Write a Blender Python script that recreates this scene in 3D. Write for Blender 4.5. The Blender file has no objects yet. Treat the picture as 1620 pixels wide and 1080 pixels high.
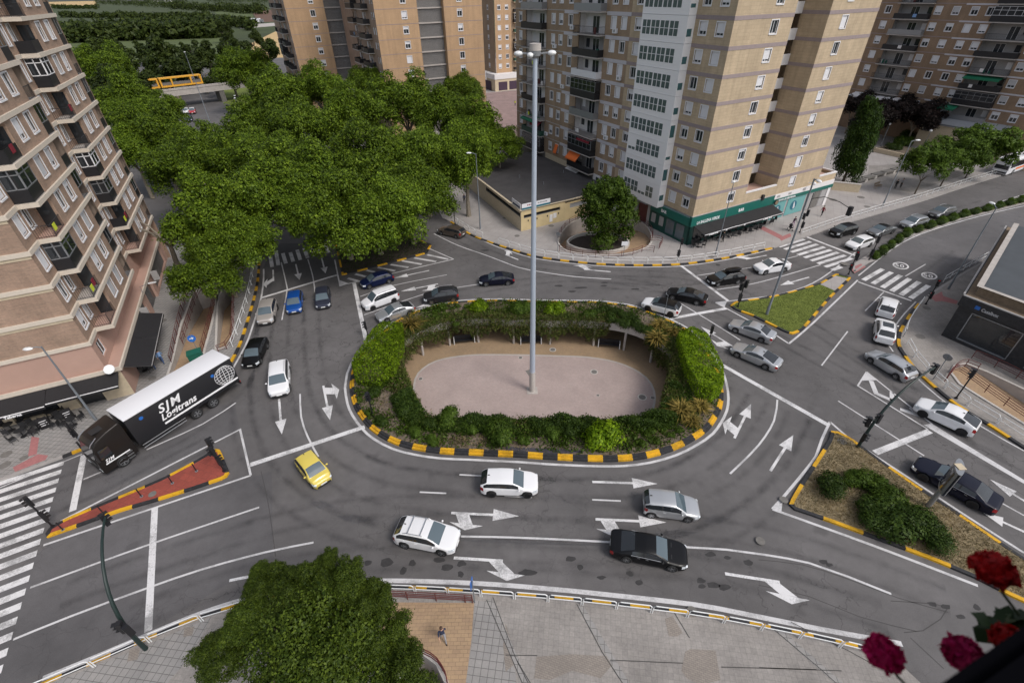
import bpy, bmesh, math, random
from mathutils import Vector, Matrix
from mathutils.geometry import tessellate_polygon
rad = math.radians
RND = random.Random(7)
SC = bpy.context.scene
COL = SC.collection

# ------------------------------------------------------------------ camera
PW, PH, FPX = 1620.0, 1080.0, 759.577
PITCH, ROLL, HC = rad(36.2992), rad(-1.30691), 30.5
_f = Vector((0, math.cos(PITCH), -math.sin(PITCH))); _r = Vector((1, 0, 0)); _u = _r.cross(_f)
CR = math.cos(ROLL) * _r + math.sin(ROLL) * _u
CU = -math.sin(ROLL) * _r + math.cos(ROLL) * _u
cam_d = bpy.data.cameras.new('camera'); cam = bpy.data.objects.new('camera', cam_d); COL.objects.link(cam)
cam.matrix_world = Matrix(((CR.x, CU.x, -_f.x, 0), (CR.y, CU.y, -_f.y, 0), (CR.z, CU.z, -_f.z, HC), (0, 0, 0, 1)))
cam_d.sensor_width = 36.0; cam_d.lens = FPX / PW * 36.0
cam_d.clip_start = 0.05; cam_d.clip_end = 6000
cam_d.dof.use_dof = True; cam_d.dof.focus_distance = 42.0; cam_d.dof.aperture_fstop = 2.8
SC.camera = cam

def G(px, py, z=0.0):
    """point of the place that the photograph shows at px,py, on the level z"""
    d = CR * ((px - PW / 2) / FPX) - CU * ((py - PH / 2) / FPX) + _f
    t = (z - HC) / d.z
    return Vector((d.x * t, d.y * t, z))
def GL(pts, z=0.0): return [G(x, y, z) for x, y in pts]
def D2(deg): return Vector((math.cos(rad(deg)), math.sin(rad(deg)), 0))

# ------------------------------------------------------------------ materials
MATS = {}
def newmat(name):
    m = bpy.data.materials.new(name); m.use_nodes = True
    nt = m.node_tree; b = nt.nodes['Principled BSDF']; MATS[name] = m
    return m, nt, b
def N(nt, typ, **kw):
    n = nt.nodes.new(typ)
    for k, v in kw.items():
        if k in n.inputs: n.inputs[k].default_value = v
        else: setattr(n, k, v)
    return n
def LK(nt, a, b): nt.links.new(a, b)
def ramp(nt, fac, stops):
    n = nt.nodes.new('ShaderNodeValToRGB'); e = n.color_ramp.elements
    while len(e) < len(stops): e.new(0.5)
    for i, (p, c) in enumerate(stops):
        e[i].position = p; e[i].color = (*c, 1) if len(c) == 3 else c
    LK(nt, fac, n.inputs[0]); return n.outputs[0]
def mixc(nt, fac, a, b, mode='MIX'):
    n = nt.nodes.new('ShaderNodeMix'); n.data_type = 'RGBA'; n.blend_type = mode
    for s, v in ((0, fac), (6, a), (7, b)):
        if hasattr(v, 'is_linked'): LK(nt, v, n.inputs[s])
        else: n.inputs[s].default_value = v if s == 0 else ((*v, 1) if len(v) == 3 else v)
    return n.outputs[2]
def coords(nt, uv=False):
    if uv: return nt.nodes.new('ShaderNodeUVMap').outputs[0]
    return nt.nodes.new('ShaderNodeTexCoord').outputs['Object']
def noise(nt, co, scale, detail=4, rough=.55):
    n = N(nt, 'ShaderNodeTexNoise', Scale=scale, Detail=detail, Roughness=rough); LK(nt, co, n.inputs['Vector']); return n.outputs[0]
def simple(name, col, rough=.6, metal=0.0, var=0.0, scale=3.0, coat=0.0, spec=None, bump=0.0, bscale=40):
    m, nt, b = newmat(name)
    b.inputs['Roughness'].default_value = rough; b.inputs['Metallic'].default_value = metal
    if coat: b.inputs['Coat Weight'].default_value = coat; b.inputs['Coat Roughness'].default_value = .05
    if spec is not None: b.inputs['Specular IOR Level'].default_value = spec
    if var or bump: co = coords(nt)
    if var:
        f = noise(nt, co, scale, 5, .65)
        c = ramp(nt, f, [(.25, [x * (1 - var) for x in col]), (.75, [min(1, x * (1 + var)) for x in col])])
        LK(nt, c, b.inputs['Base Color'])
    else: b.inputs['Base Color'].default_value = (*col, 1)
    if bump:
        bm = N(nt, 'ShaderNodeBump', Strength=bump, Distance=.02); LK(nt, noise(nt, co, bscale, 3), bm.inputs['Height']); LK(nt, bm.outputs[0], b.inputs['Normal'])
    return m
def asphalt(name, base, crack=1.0):
    m, nt, b = newmat(name); co = coords(nt)
    big = ramp(nt, noise(nt, co, .09, 5, .6), [(.3, (.74,) * 3), (.7, (1.24,) * 3)])
    mid = ramp(nt, noise(nt, co, .9, 5, .7), [(.3, (.88,) * 3), (.7, (1.1,) * 3)])
    fine = ramp(nt, noise(nt, co, 22, 3, .7), [(.3, (.8,) * 3), (.75, (1.2,) * 3)])
    c = mixc(nt, 1, base, big, 'MULTIPLY'); c = mixc(nt, 1, c, mid, 'MULTIPLY'); c = mixc(nt, 1, c, fine, 'MULTIPLY')
    # cracks: warped voronoi edges, only in worn zones
    wp = N(nt, 'ShaderNodeTexNoise', Scale=.8, Detail=4.0); LK(nt, co, wp.inputs['Vector'])
    va = N(nt, 'ShaderNodeVectorMath', operation='MULTIPLY_ADD'); LK(nt, wp.outputs[1], va.inputs[0]); va.inputs[1].default_value = (2.2,) * 3; LK(nt, co, va.inputs[2])
    v = N(nt, 'ShaderNodeTexVoronoi', feature='DISTANCE_TO_EDGE', Scale=.42); LK(nt, va.outputs[0], v.inputs['Vector'])
    line = ramp(nt, v.outputs['Distance'], [(0, (1,) * 3), (.016, (0,) * 3)])
    zone = ramp(nt, noise(nt, co, .06, 3), [(.44, (0,) * 3), (.58, (.75 * crack,) * 3)])
    mm = N(nt, 'ShaderNodeMath', operation='MULTIPLY'); LK(nt, line, mm.inputs[0]); LK(nt, zone, mm.inputs[1])
    c = mixc(nt, mm.outputs[0], c, [x * .35 for x in base])
    # dark oily spots
    sp = ramp(nt, noise(nt, co, .55, 2, .4), [(.66, (0,) * 3), (.74, (.45,) * 3)])
    c = mixc(nt, sp, c, [x * .5 for x in base])
    LK(nt, c, b.inputs['Base Color']); b.inputs['Roughness'].default_value = .8
    bm = N(nt, 'ShaderNodeBump', Strength=.25, Distance=.01); LK(nt, noise(nt, co, 60, 2), bm.inputs['Height']); LK(nt, bm.outputs[0], b.inputs['Normal'])
    return m
def tiles(name, c1, c2, mortar, w, h, gap=.012, rot=0.0, uv=False, var=.12, offset=.5, rough=.8, msm=.1, stain=1.0):
    m, nt, b = newmat(name); co = coords(nt, uv)
    mp = N(nt, 'ShaderNodeMapping'); mp.inputs['Rotation'].default_value[2] = rad(rot); LK(nt, co, mp.inputs[0])
    br = N(nt, 'ShaderNodeTexBrick', Scale=1.0); br.offset = offset
    br.inputs['Color1'].default_value = (*c1, 1); br.inputs['Color2'].default_value = (*c2, 1); br.inputs['Mortar'].default_value = (*mortar, 1)
    br.inputs['Mortar Size'].default_value = gap; br.inputs['Mortar Smooth'].default_value = msm
    br.inputs['Brick Width'].default_value = w; br.inputs['Row Height'].default_value = h
    LK(nt, mp.outputs[0], br.inputs['Vector'])
    n1 = ramp(nt, noise(nt, co, .35, 5, .65), [(.3, (1 - var,) * 3), (.7, (1 + var,) * 3)])
    n2 = ramp(nt, noise(nt, co, 7, 3, .7), [(.3, (1 - var * .6,) * 3), (.7, (1 + var * .6,) * 3)])
    if uv:      # rain streaks running down the face
        st = N(nt, 'ShaderNodeMapping'); st.inputs['Scale'].default_value = (1.3, .07, 1); LK(nt, co, st.inputs[0]); n1 = mixc(nt, 1, n1, ramp(nt, noise(nt, st.outputs[0], 1.0, 5, .7), [(.3, (.86,) * 3), (.7, (1.1,) * 3)]), 'MULTIPLY')
    c = mixc(nt, stain, br.outputs[0], n1, 'MULTIPLY'); c = mixc(nt, 1, c, n2, 'MULTIPLY')
    LK(nt, c, b.inputs['Base Color']); b.inputs['Roughness'].default_value = rough
    return m
def foliage(name, dark, light, trans=.25, clump=2.2):
    m, nt, b = newmat(name)
    g = nt.nodes.new('ShaderNodeNewGeometry'); oi = nt.nodes.new('ShaderNodeObjectInfo')
    c = ramp(nt, g.outputs['Random Per Island'], [(0, dark), (.55, [(a + c2) / 2 for a, c2 in zip(dark, light)]), (1, light)])
    cl = ramp(nt, noise(nt, coords(nt), clump, 3, .6), [(.34, (.62, .66, .6)), (.66, (1.3, 1.22, 1.1))]); c = mixc(nt, 1, c, cl, 'MULTIPLY')  # sky-lit and darker leaf clumps painted into the colour as noise
    hs = N(nt, 'ShaderNodeHueSaturation'); LK(nt, c, hs.inputs['Color'])
    mr = N(nt, 'ShaderNodeMapRange'); LK(nt, oi.outputs['Random'], mr.inputs[0]); mr.inputs[3].default_value = .8; mr.inputs[4].default_value = 1.15
    LK(nt, mr.outputs[0], hs.inputs['Value'])
    LK(nt, hs.outputs[0], b.inputs['Base Color']); b.inputs['Roughness'].default_value = .5
    b.inputs['Specular IOR Level'].default_value = .16
    tr = nt.nodes.new('ShaderNodeBsdfTranslucent'); LK(nt, hs.outputs[0], tr.inputs[0])
    ms = nt.nodes.new('ShaderNodeMixShader'); ms.inputs[0].default_value = trans
    LK(nt, b.outputs[0], ms.inputs[1]); LK(nt, tr.outputs[0], ms.inputs[2])
    LK(nt, ms.outputs[0], nt.nodes['Material Output'].inputs[0])
    return m
def paint_worn(name, col, wear=.45):
    m, nt, b = newmat(name); co = coords(nt)
    f = noise(nt, co, 9, 6, .75); f2 = noise(nt, co, .7, 3)
    mm = N(nt, 'ShaderNodeMath', operation='MULTIPLY'); LK(nt, f, mm.inputs[0]); LK(nt, f2, mm.inputs[1])
    c = ramp(nt, mm.outputs[0], [(.15, [x * wear for x in col]), (.27, col)])
    LK(nt, c, b.inputs['Base Color']); b.inputs['Roughness'].default_value = .7
    return m
def carpaint(name, col, metal=.0, rough=.35):
    m, nt, b = newmat(name)
    b.inputs['Base Color'].default_value = (*col, 1); b.inputs['Metallic'].default_value = metal
    b.inputs['Roughness'].default_value = rough; b.inputs['Coat Weight'].default_value = .7 if max(col) > .1 else .12; b.inputs['Specular IOR Level'].default_value = .5 if max(col) > .1 else .28; b.inputs['Coat Roughness'].default_value = .06
    return m

asphalt('asphalt', (.122, .115, .116)); asphalt('asphalt_dark', (.085, .082, .085), .3); asphalt('asphalt_mid', (.11, .105, .109), .6)
simple('asphalt_patch', (.036, .034, .035), .75, var=.35)
paint_worn('white_paint', (.68, .67, .68)); paint_worn('white_thin', (.60, .59, .60), .6)
simple('seam', (.06, .057, .056), .85)
tiles('pavers', (.30, .285, .275), (.26, .25, .245), (.12, .115, .11), .4, .4, .016, 8, offset=0)
tiles('pavers_light', (.295, .272, .253), (.258, .238, .224), (.212, .197, .186), .3, .3, .010, 8, offset=0, var=.22)
tiles('pavers_warm', (.27, .235, .205), (.235, .205, .18), (.17, .15, .135), .22, .11, .01, 20)
tiles('pavers_far', (.36, .335, .325), (.335, .31, .30), (.27, .25, .24), 1.2, 1.2, .02, 27, offset=0, var=.1)
tiles('plaza_far', (.30, .21, .2), (.27, .19, .18), (.2, .15, .14), .8, .8, .02, 27, offset=0, var=.2)
simple('pave_red', (.36, .15, .15), .8, var=.2, scale=5)
tiles('tan_pavers', (.40, .275, .165), (.345, .235, .15), (.24, .17, .11), .42, .21, .012, 0, var=.14)
tiles('plaza_pink', (.43, .335, .31), (.38, .305, .285), (.29, .235, .22), .22, .11, .008, 0, var=.1)
tiles('plaza_tan', (.36, .25, .15), (.31, .22, .14), (.2, .145, .095), .24, .12, .009, 0, var=.12)
tiles('red_island', (.30, .065, .045), (.25, .055, .04), (.16, .045, .035), .6, .6, .01, 20, var=.2)
simple('kerb_stone', (.33, .31, .30), .8, var=.15); simple('kerb_black', (.024, .024, .027), .65, var=.6, scale=4); paint_worn('kerb_yellow', (.68, .37, .012), .55)
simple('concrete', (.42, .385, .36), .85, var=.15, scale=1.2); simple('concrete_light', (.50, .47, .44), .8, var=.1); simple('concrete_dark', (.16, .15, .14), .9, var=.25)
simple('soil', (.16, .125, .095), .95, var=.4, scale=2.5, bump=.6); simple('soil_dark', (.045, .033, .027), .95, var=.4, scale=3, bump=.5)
simple('geotextile', (.055, .05, .06), .8, var=.2); simple('dry_grass', (.235, .185, .11), .95, var=.35, scale=2.2, bump=.8, bscale=25)
simple('lawn', (.14, .175, .03), .95, var=.35, scale=2, bump=.8, bscale=30)
simple('meadow', (.042, .058, .018), 1, var=.45, scale=.02); simple('field_tan', (.50, .35, .17), 1, var=.1, scale=.03); simple('field_green', (.075, .10, .03), 1, var=.3, scale=.03)
tiles('brick_tower', (.50, .395, .27), (.46, .36, .245), (.40, .315, .215), .9, .36, .02, uv=True, var=.11, msm=.5)
tiles('brick_tower_old', (.36, .255, .165), (.32, .225, .15), (.27, .2, .14), .25, .075, .01, uv=True, var=.14)
tiles('brick_orange', (.50, .325, .19), (.46, .30, .175), (.38, .26, .16), .5, .2, .02, uv=True, var=.08)
tiles('brick_left', (.39, .255, .185), (.30, .205, .15), (.28, .215, .17), .5, .07, .01, uv=True, var=.2)
tiles('brick_right', (.30, .20, .125), (.26, .17, .11), (.2, .145, .1), .25, .075, .01, uv=True, var=.15)  # darkened brick: lens falloff put into its colour
simple('band_mauve', (.30, .245, .245), .8, var=.1); simple('band_lilac', (.52, .50, .53), .7, var=.06); simple('band_cream', (.60, .53, .45), .7, var=.08)
simple('plaster_pink', (.45, .29, .235), .85, var=.06, scale=.6); simple('plaster_white', (.72, .70, .70), .7, var=.05); simple('plaster_beige', (.56, .47, .34), .85, var=.12)
simple('plaster_yellow', (.58, .46, .26), .85, var=.12, scale=.8); simple('plaster_gray', (.34, .33, .33), .8, var=.1)
simple('white_alu', (.74, .74, .77), .45); simple('white_gloss', (.8, .8, .82), .35); simple('blind', (.70, .70, .73), .6, var=.04, scale=1); simple('blind_gray', (.48, .48, .50), .6); simple('white_bay_lit', (.86, .85, .86), .4); simple('glass_bay', (.10, .135, .135), .08, spec=.7); simple('shade_black', (.003, .003, .004), 1.0, spec=0.0)  # bay white raised in colour to stand in for missing light
simple('brown_metal', (.12, .03, .028), .45); simple('black_metal', (.014, .014, .017), .5); simple('green_black', (.012, .026, .024), .45); simple('dark_green', (.02, .07, .05), .5)
simple('gray_metal', (.30, .31, .33), .4, .5); simple('pole_gray', (.20, .22, .245), .45, .3); simple('mast_blue', (.46, .52, .61), .4, .2); simple('lamp_white', (.74, .75, .76), .35)
simple('steel', (.55, .56, .58), .3, .9); simple('glass_dark', (.020, .023, .027), .04, spec=.8); simple('glass_blue', (.085, .115, .135), .05, spec=.9); simple('glass_teal', (.05, .13, .14), .08, spec=.8); simple('pane', (.028, .034, .04), .08, spec=.7); simple('curtain', (.20, .20, .21), .5)  # windscreen glass: sky reflection painted into its pale base colour
simple('void', (.008, .008, .009), .95); simple('rubber', (.016, .016, .017), .75); simple('rim', (.42, .43, .45), .3, .8); simple('rim_dark', (.03, .03, .033), .35, .4); simple('plastic', (.02, .02, .022), .6)
simple('headlight', (.62, .66, .70), .08, spec=.9); simple('taillight', (.30, .01, .012), .15, spec=.7); simple('plate', (.75, .76, .76), .5)
simple('shop_green', (.008, .125, .10), .4, var=.05); simple('shop_green_dark', (.006, .06, .05), .45); simple('awning_black', (.014, .013, .015), .75, var=.2); simple('white_text', (.82, .82, .84), .5)
simple('teal_glass', (.14, .36, .36), .15, spec=.6); simple('teal_dark', (.015, .13, .19), .3); simple('orange_cloth', (.75, .16, .03), .8); simple('green_cloth', (.01, .16, .08), .7); simple('blue_sign', (.02, .13, .46), .4); simple('bin_green', (.01, .11, .075), .5)
simple('roof_dark', (.062, .058, .06), .9, var=.25, scale=.5); simple('roof_slate', (.06, .068, .078), .7, var=.15, scale=.6); simple('roof_pale', (.30, .31, .33), .7, var=.1); simple('gravel_tan', (.21, .155, .105), .95, var=.3, scale=3); simple('train_yellow', (.72, .36, .03), .6, var=.1); simple('rust', (.12, .06, .035), .8, var=.3)
simple('red_light', (.75, .02, .02), .3); simple('bark', (.10, .08, .06), .95, var=.3, scale=6, bump=.6, bscale=14); simple('bark_pale', (.22, .19, .15), .95, var=.35, scale=4)
simple('skin', (.50, .30, .21), .5); simple('hair', (.02, .014, .01), .5); simple('hair_brown', (.07, .035, .02), .5)
for nm, c in dict(blue=(.19, .33, .58), olive=(.10, .095, .06), teal=(.05, .33, .33), mauve=(.45, .28, .40), navy=(.02, .03, .07), jeans=(.05, .09, .20), red=(.20, .012, .025), black=(.012, .012, .014), hivis=(.55, .62, .04), gray=(.28, .28, .30), plum=(.06, .035, .06)).items(): simple('cloth_' + nm, c, .85, var=.12, scale=12)
foliage('leaf_plane', (.032, .066, .004), (.175, .265, .024), .16, 5); foliage('leaf_front', (.020, .040, .005), (.095, .14, .016), .14, 5.5); foliage('leaf_hedge', (.065, .13, .004), (.24, .37, .014), .32, 2)
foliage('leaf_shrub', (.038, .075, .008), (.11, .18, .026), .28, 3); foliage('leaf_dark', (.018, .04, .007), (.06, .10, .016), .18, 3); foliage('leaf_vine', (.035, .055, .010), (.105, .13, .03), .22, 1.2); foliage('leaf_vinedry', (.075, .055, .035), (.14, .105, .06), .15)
foliage('leaf_purple', (.010, .008, .009), (.030, .020, .020), .1); foliage('leaf_conifer', (.014, .038, .005), (.055, .105, .012), .15, 4); foliage('leaf_phormium', (.085, .07, .015), (.36, .27, .08), .15); foliage('leaf_grass', (.075, .105, .02), (.15, .19, .045), .25, .6); foliage('leaf_straw', (.17, .135, .075), (.33, .27, .16), .2, .5)
foliage('leaf_far', (.022, .038, .008), (.065, .09, .02), .18, .6)
foliage('petal_red', (.28, .003, .005), (.48, .008, .010), .3, .01); foliage('petal_magenta', (.32, .002, .06), (.52, .008, .13), .3, .01); foliage('leaf_geranium', (.008, .018, .006), (.02, .04, .012), .1)

# ------------------------------------------------------------------ mesh builder
class MB:
    def __init__(s): s.v = []; s.f = []; s.mi = []; s.uv = {}; s.mats = []
    def m(s, name):
        if name is None: return 0
        if name not in s.mats: s.mats.append(name)
        return s.mats.index(name)
    def face(s, pts, mat=None, uv=None):
        i = len(s.v); s.v += [tuple(p) for p in pts]; s.f.append(tuple(range(i, i + len(pts)))); s.mi.append(s.m(mat))
        if uv: s.uv[len(s.f) - 1] = uv
    def box(s, c, size, mat=None, rot=0.0, bevel=0.0):
        cx, cy, cz = c; hx, hy, hz = size[0] / 2, size[1] / 2, size[2] / 2; ca, sa = math.cos(rot), math.sin(rot)
        i = len(s.v)
        for z in (-hz, hz):
            for x, y in ((-hx, -hy), (hx, -hy), (hx, hy), (-hx, hy)): s.v.append((cx + x * ca - y * sa, cy + x * sa + y * ca, cz + z))
        k = s.m(mat)
        for q in ((0, 3, 2, 1), (4, 5, 6, 7), (0, 1, 5, 4), (1, 2, 6, 5), (2, 3, 7, 6), (3, 0, 4, 7)): s.f.append(tuple(i + a for a in q)); s.mi.append(k)
    def fbox(s, P, u, n, s0, s1, d0, d1, z0, z1, mat=None):
        """box in a wall's frame: P origin, u along the wall, n outward"""
        i = len(s.v)
        for z in (z0, z1):
            for a, d in ((s0, d0), (s1, d0), (s1, d1), (s0, d1)):
                p = P + u * a + n * d; s.v.append((p.x, p.y, z))
        k = s.m(mat)
        for q in ((0, 3, 2, 1), (4, 5, 6, 7), (0, 1, 5, 4), (1, 2, 6, 5), (2, 3, 7, 6), (3, 0, 4, 7)): s.f.append(tuple(i + a for a in q)); s.mi.append(k)
    def tube(s, pts, r, n=8, mat=None, cap=True):
        pts = [Vector(p) for p in pts]; rs = r if isinstance(r, (list, tuple)) else [r] * len(pts)
        i0 = len(s.v); k = s.m(mat); prev = None
        for j, p in enumerate(pts):
            t = (pts[min(j + 1, len(pts) - 1)] - pts[max(j - 1, 0)]).normalized()
            a = Vector((0, 0, 1)) if abs(t.z) < .9 else Vector((1, 0, 0))
            if prev is not None and abs(prev.dot(t)) < .95: a = prev
            x = (a - t * a.dot(t)).normalized(); y = t.cross(x); prev = x
            for q in range(n):
                w = 2 * math.pi * q / n; s.v.append(tuple(p + (x * math.cos(w) + y * math.sin(w)) * rs[j]))
        for j in range(len(pts) - 1):
            for q in range(n):
                a = i0 + j * n + q; b = i0 + j * n + (q + 1) % n; s.f.append((a, b, b + n, a + n)); s.mi.append(k)
        if cap:
            s.f.append(tuple(i0 + q for q in reversed(range(n)))); s.mi.append(k)
            e = i0 + (len(pts) - 1) * n; s.f.append(tuple(e + q for q in range(n))); s.mi.append(k)
    def disc(s, c, axis, r, th, n=16, mat=None):
        c = Vector(c); a = Vector(axis).normalized(); s.tube([c - a * th / 2, c + a * th / 2], r, n, mat)
    def sphere(s, c, r, nu=10, nv=7, mat=None, sc=(1, 1, 1)):
        i0 = len(s.v); k = s.m(mat)
        for j in range(nv + 1):
            t = math.pi * j / nv
            for q in range(nu):
                w = 2 * math.pi * q / nu; s.v.append((c[0] + r * sc[0] * math.sin(t) * math.cos(w), c[1] + r * sc[1] * math.sin(t) * math.sin(w), c[2] + r * sc[2] * math.cos(t)))
        for j in range(nv):
            for q in range(nu):
                a = i0 + j * nu + q; b = i0 + j * nu + (q + 1) % nu; s.f.append((a, a + nu, b + nu, b)); s.mi.append(k)
    def poly(s, pts, z=None, mat=None, holes=()):
        loops = [[Vector((p[0], p[1], 0)) for p in pts]] + [[Vector((p[0], p[1], 0)) for p in h] for h in holes]
        zz = [[(z if z is not None else p[2]) for p in L] for L in [pts] + list(holes)]
        fl = [(v.x, v.y, zz[i][j]) for i, L in enumerate(loops) for j, v in enumerate(L)]
        i0 = len(s.v); s.v += fl; k = s.m(mat)
        for t in tessellate_polygon(loops):
            a, b, c = (Vector(fl[q]) for q in t)
            t = tuple(t) if (b - a).cross(c - a).z > 0 else (t[0], t[2], t[1])
            s.f.append(tuple(i0 + q for q in t)); s.mi.append(k)
    def skirt(s, pts, z0, z1, mat=None, closed=True, flip=False):
        n = len(pts)
        for i in range(n if closed else n - 1):
            a, b = pts[i], pts[(i + 1) % n]
            q = [(a[0], a[1], z0), (b[0], b[1], z0), (b[0], b[1], z1), (a[0], a[1], z1)]
            s.face(q[::-1] if flip else q, mat)
    def slab(s, pts, z0, z1, mat=None, side=None, holes=()):
        s.poly(pts, z1, mat, holes); s.skirt(pts, z0, z1, side or mat)
    def ribbon(s, pts, w, z, mat=None, closed=False):
        pts = [Vector((p[0], p[1], 0)) for p in pts]; L = offset(pts, w / 2, closed); R = offset(pts, -w / 2, closed); n = len(pts)
        for i in range(n if closed else n - 1):
            j = (i + 1) % n; s.face([(R[i].x, R[i].y, z), (R[j].x, R[j].y, z), (L[j].x, L[j].y, z), (L[i].x, L[i].y, z)], mat)
    def build(s, name, mat=None, parent=None, smooth=False, loc=None, world=False, sharp=35):
        """world=True: the coordinates are the place's, moved into the parent's (unrotated) frame"""
        off = parent.location.copy() if (world and parent) else Vector((0, 0, 0))
        if parent is not None and world and parent.parent is not None: off = off + parent.parent.location
        me = bpy.data.meshes.new(name)
        me.from_pydata([(x - off.x, y - off.y, z - off.z) for x, y, z in s.v], [], s.f)
        names = s.mats if s.mats else [mat]
        if s.mats and mat and mat not in names and not s.mats: names = [mat]
        for nme in names: me.materials.append(MATS[nme])
        if len(names) > 1: me.polygons.foreach_set('material_index', s.mi)
        if s.uv:
            uvl = me.uv_layers.new(name='UVMap')
            for fi, uv in s.uv.items():
                for li, c in zip(me.polygons[fi].loop_indices, uv): uvl.data[li].uv = c
        if smooth:
            me.polygons.foreach_set('use_smooth', [True] * len(me.polygons)); me.set_sharp_from_angle(angle=rad(sharp))
        me.update()
        o = bpy.data.objects.new(name, me); COL.objects.link(o)
        if parent is not None: o.parent = parent
        elif loc is not None: o.location = loc
        return o
def offset(pts, d, closed=False):
    out = []; n = len(pts)
    for i, p in enumerate(pts):
        a = pts[(i - 1) % n] if (closed or i > 0) else None; b = pts[(i + 1) % n] if (closed or i < n - 1) else None
        t1 = (p - a).normalized() if a is not None else None; t2 = (b - p).normalized() if b is not None else None
        if t1 is None: t1 = t2
        if t2 is None: t2 = t1
        n1 = Vector((-t1.y, t1.x, 0)); n2 = Vector((-t2.y, t2.x, 0)); m = n1 + n2
        if m.length < 1e-5: m = n1
        m.normalize(); out.append(p + m * (d / max(.4, m.dot(n1))))
    return out
def spline(pts, step=.6, closed=False):
    pts = [Vector((p[0], p[1], p[2] if len(p) > 2 else 0)) for p in pts]; n = len(pts); out = []
    for i in range(n if closed else n - 1):
        g = (lambda k: pts[k % n]) if closed else (lambda k: pts[max(0, min(n - 1, k))])
        p0, p1, p2, p3 = g(i - 1), g(i), g(i + 1), g(i + 2); m = max(1, int((p2 - p1).length / step))
        for q in range(m):
            t = q / m; out.append(.5 * ((2 * p1) + (p2 - p0) * t + (2 * p0 - 5 * p1 + 4 * p2 - p3) * t * t + (3 * p1 - p0 - 3 * p2 + p3) * t ** 3))
    if not closed: out.append(pts[-1])
    return out
def resample(pts, step, closed=False):
    """points every `step` metres along the line"""
    P = [p.copy() for p in pts] + ([pts[0].copy()] if closed else []); out = [P[0]]; left = step
    for a, b in zip(P, P[1:]):
        L = (b - a).length; q = 0
        while L - q >= left - 1e-9:
            q += left; out.append(a.lerp(b, q / L if L else 0)); left = step
        left -= L - q
    return out
def tag(o, label=None, cat=None, group=None, kind=None):
    if label: o['label'] = label
    if cat: o['category'] = cat
    if group: o['group'] = group
    if kind: o['kind'] = kind
    return o
def thing(name, label, cat, loc, group=None, rot=0.0):
    o = bpy.data.objects.new(name, None); COL.objects.link(o); o.location = loc; o.rotation_euler = (0, 0, rot); o.empty_display_size = .3
    return tag(o, label, cat, group)
def structure(name, mb, mat=None): return tag(mb.build(name, mat), kind='structure')
def kids(o): return [c for c in bpy.data.objects if c.parent == o]
KIDS = {}
def dup(o, loc, rot=None, label=None, scale=None):
    def cp(x, par):
        c = x.copy(); COL.objects.link(c)
        if par is not None: c.parent = par
        for ch in x.children: cp(ch, c)
        return c
    c = cp(o, None); c.location = loc
    if rot is not None: c.rotation_euler = (0, 0, rot)
    if scale is not None: c.scale = (scale,) * 3 if not isinstance(scale, (tuple, list)) else scale
    if label: c['label'] = label
    return c
def textmesh(txt, size, mat, name, parent, M, shear=0.0, bold=0.0, extrude=.01, align='LEFT', sx=1.0, gap=1.0):
    """lettering as a real solid mesh; M takes the text's plane (x right, y up) to the parent's frame"""
    cu = bpy.data.curves.new('lettering', 'FONT'); cu.body = txt; cu.size = size; cu.shear = shear; cu.offset = bold; cu.extrude = extrude; cu.align_x = align; cu.resolution_u = 3; cu.space_character = gap
    t = bpy.data.objects.new('lettering', cu); COL.objects.link(t); bpy.context.view_layer.update()
    me = bpy.data.meshes.new_from_object(t.evaluated_get(bpy.context.evaluated_depsgraph_get())); bpy.data.objects.remove(t); bpy.data.curves.remove(cu)
    me.transform(Matrix.Scale(sx, 4, (1, 0, 0))); me.transform(M); me.materials.clear(); me.materials.append(MATS[mat])
    o = bpy.data.objects.new(name, me); COL.objects.link(o); o.parent = parent
    return o
def frame(o, x, y):
    """matrix whose x and y axes are given"""
    x = Vector(x).normalized(); y = Vector(y).normalized(); z = x.cross(y)
    return Matrix(((x.x, y.x, z.x, o[0]), (x.y, y.y, z.y, o[1]), (x.z, y.z, z.z, o[2]), (0, 0, 0, 1)))
# ------------------------------------------------------------------ light
w = bpy.data.worlds.new('World'); SC.world = w; w.use_nodes = True
_nt = w.node_tree; _bg = _nt.nodes['Background']; _sky = _nt.nodes.new('ShaderNodeTexSky'); _sky.sky_type = 'NISHITA'; _sky.sun_disc = False
SUN_EL, SUN_AZ = rad(50), math.atan2(.80, -.60)
_sky.sun_elevation = SUN_EL; _sky.sun_rotation = SUN_AZ; _sky.dust_density = 3.0; _sky.air_density = 1.0; _sky.ozone_density = .6
_hs = _nt.nodes.new('ShaderNodeHueSaturation'); _hs.inputs['Saturation'].default_value = .45; _nt.links.new(_sky.outputs[0], _hs.inputs['Color']); _nt.links.new(_hs.outputs[0], _bg.inputs[0]); _bg.inputs[1].default_value = .135      # thin bright overcast
_sd = bpy.data.lights.new('sun', 'SUN'); _sd.energy = 1.3; _sd.angle = rad(18); _sd.color = (1.0, .95, .88)
_so = bpy.data.objects.new('sun', _sd); COL.objects.link(_so)
_so.rotation_euler = Vector((math.sin(SUN_AZ) * math.cos(SUN_EL), math.cos(SUN_AZ) * math.cos(SUN_EL), math.sin(SUN_EL))).to_track_quat('Z', 'Y').to_euler()
SC.view_settings.view_transform = 'Standard'; SC.view_settings.look = 'None'; SC.view_settings.exposure = 0.25; SC.view_settings.gamma = 1.0
SC.cycles.max_bounces = 6; SC.cycles.diffuse_bounces = 3; SC.cycles.glossy_bounces = 3; SC.cycles.transparent_max_bounces = 4

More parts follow.
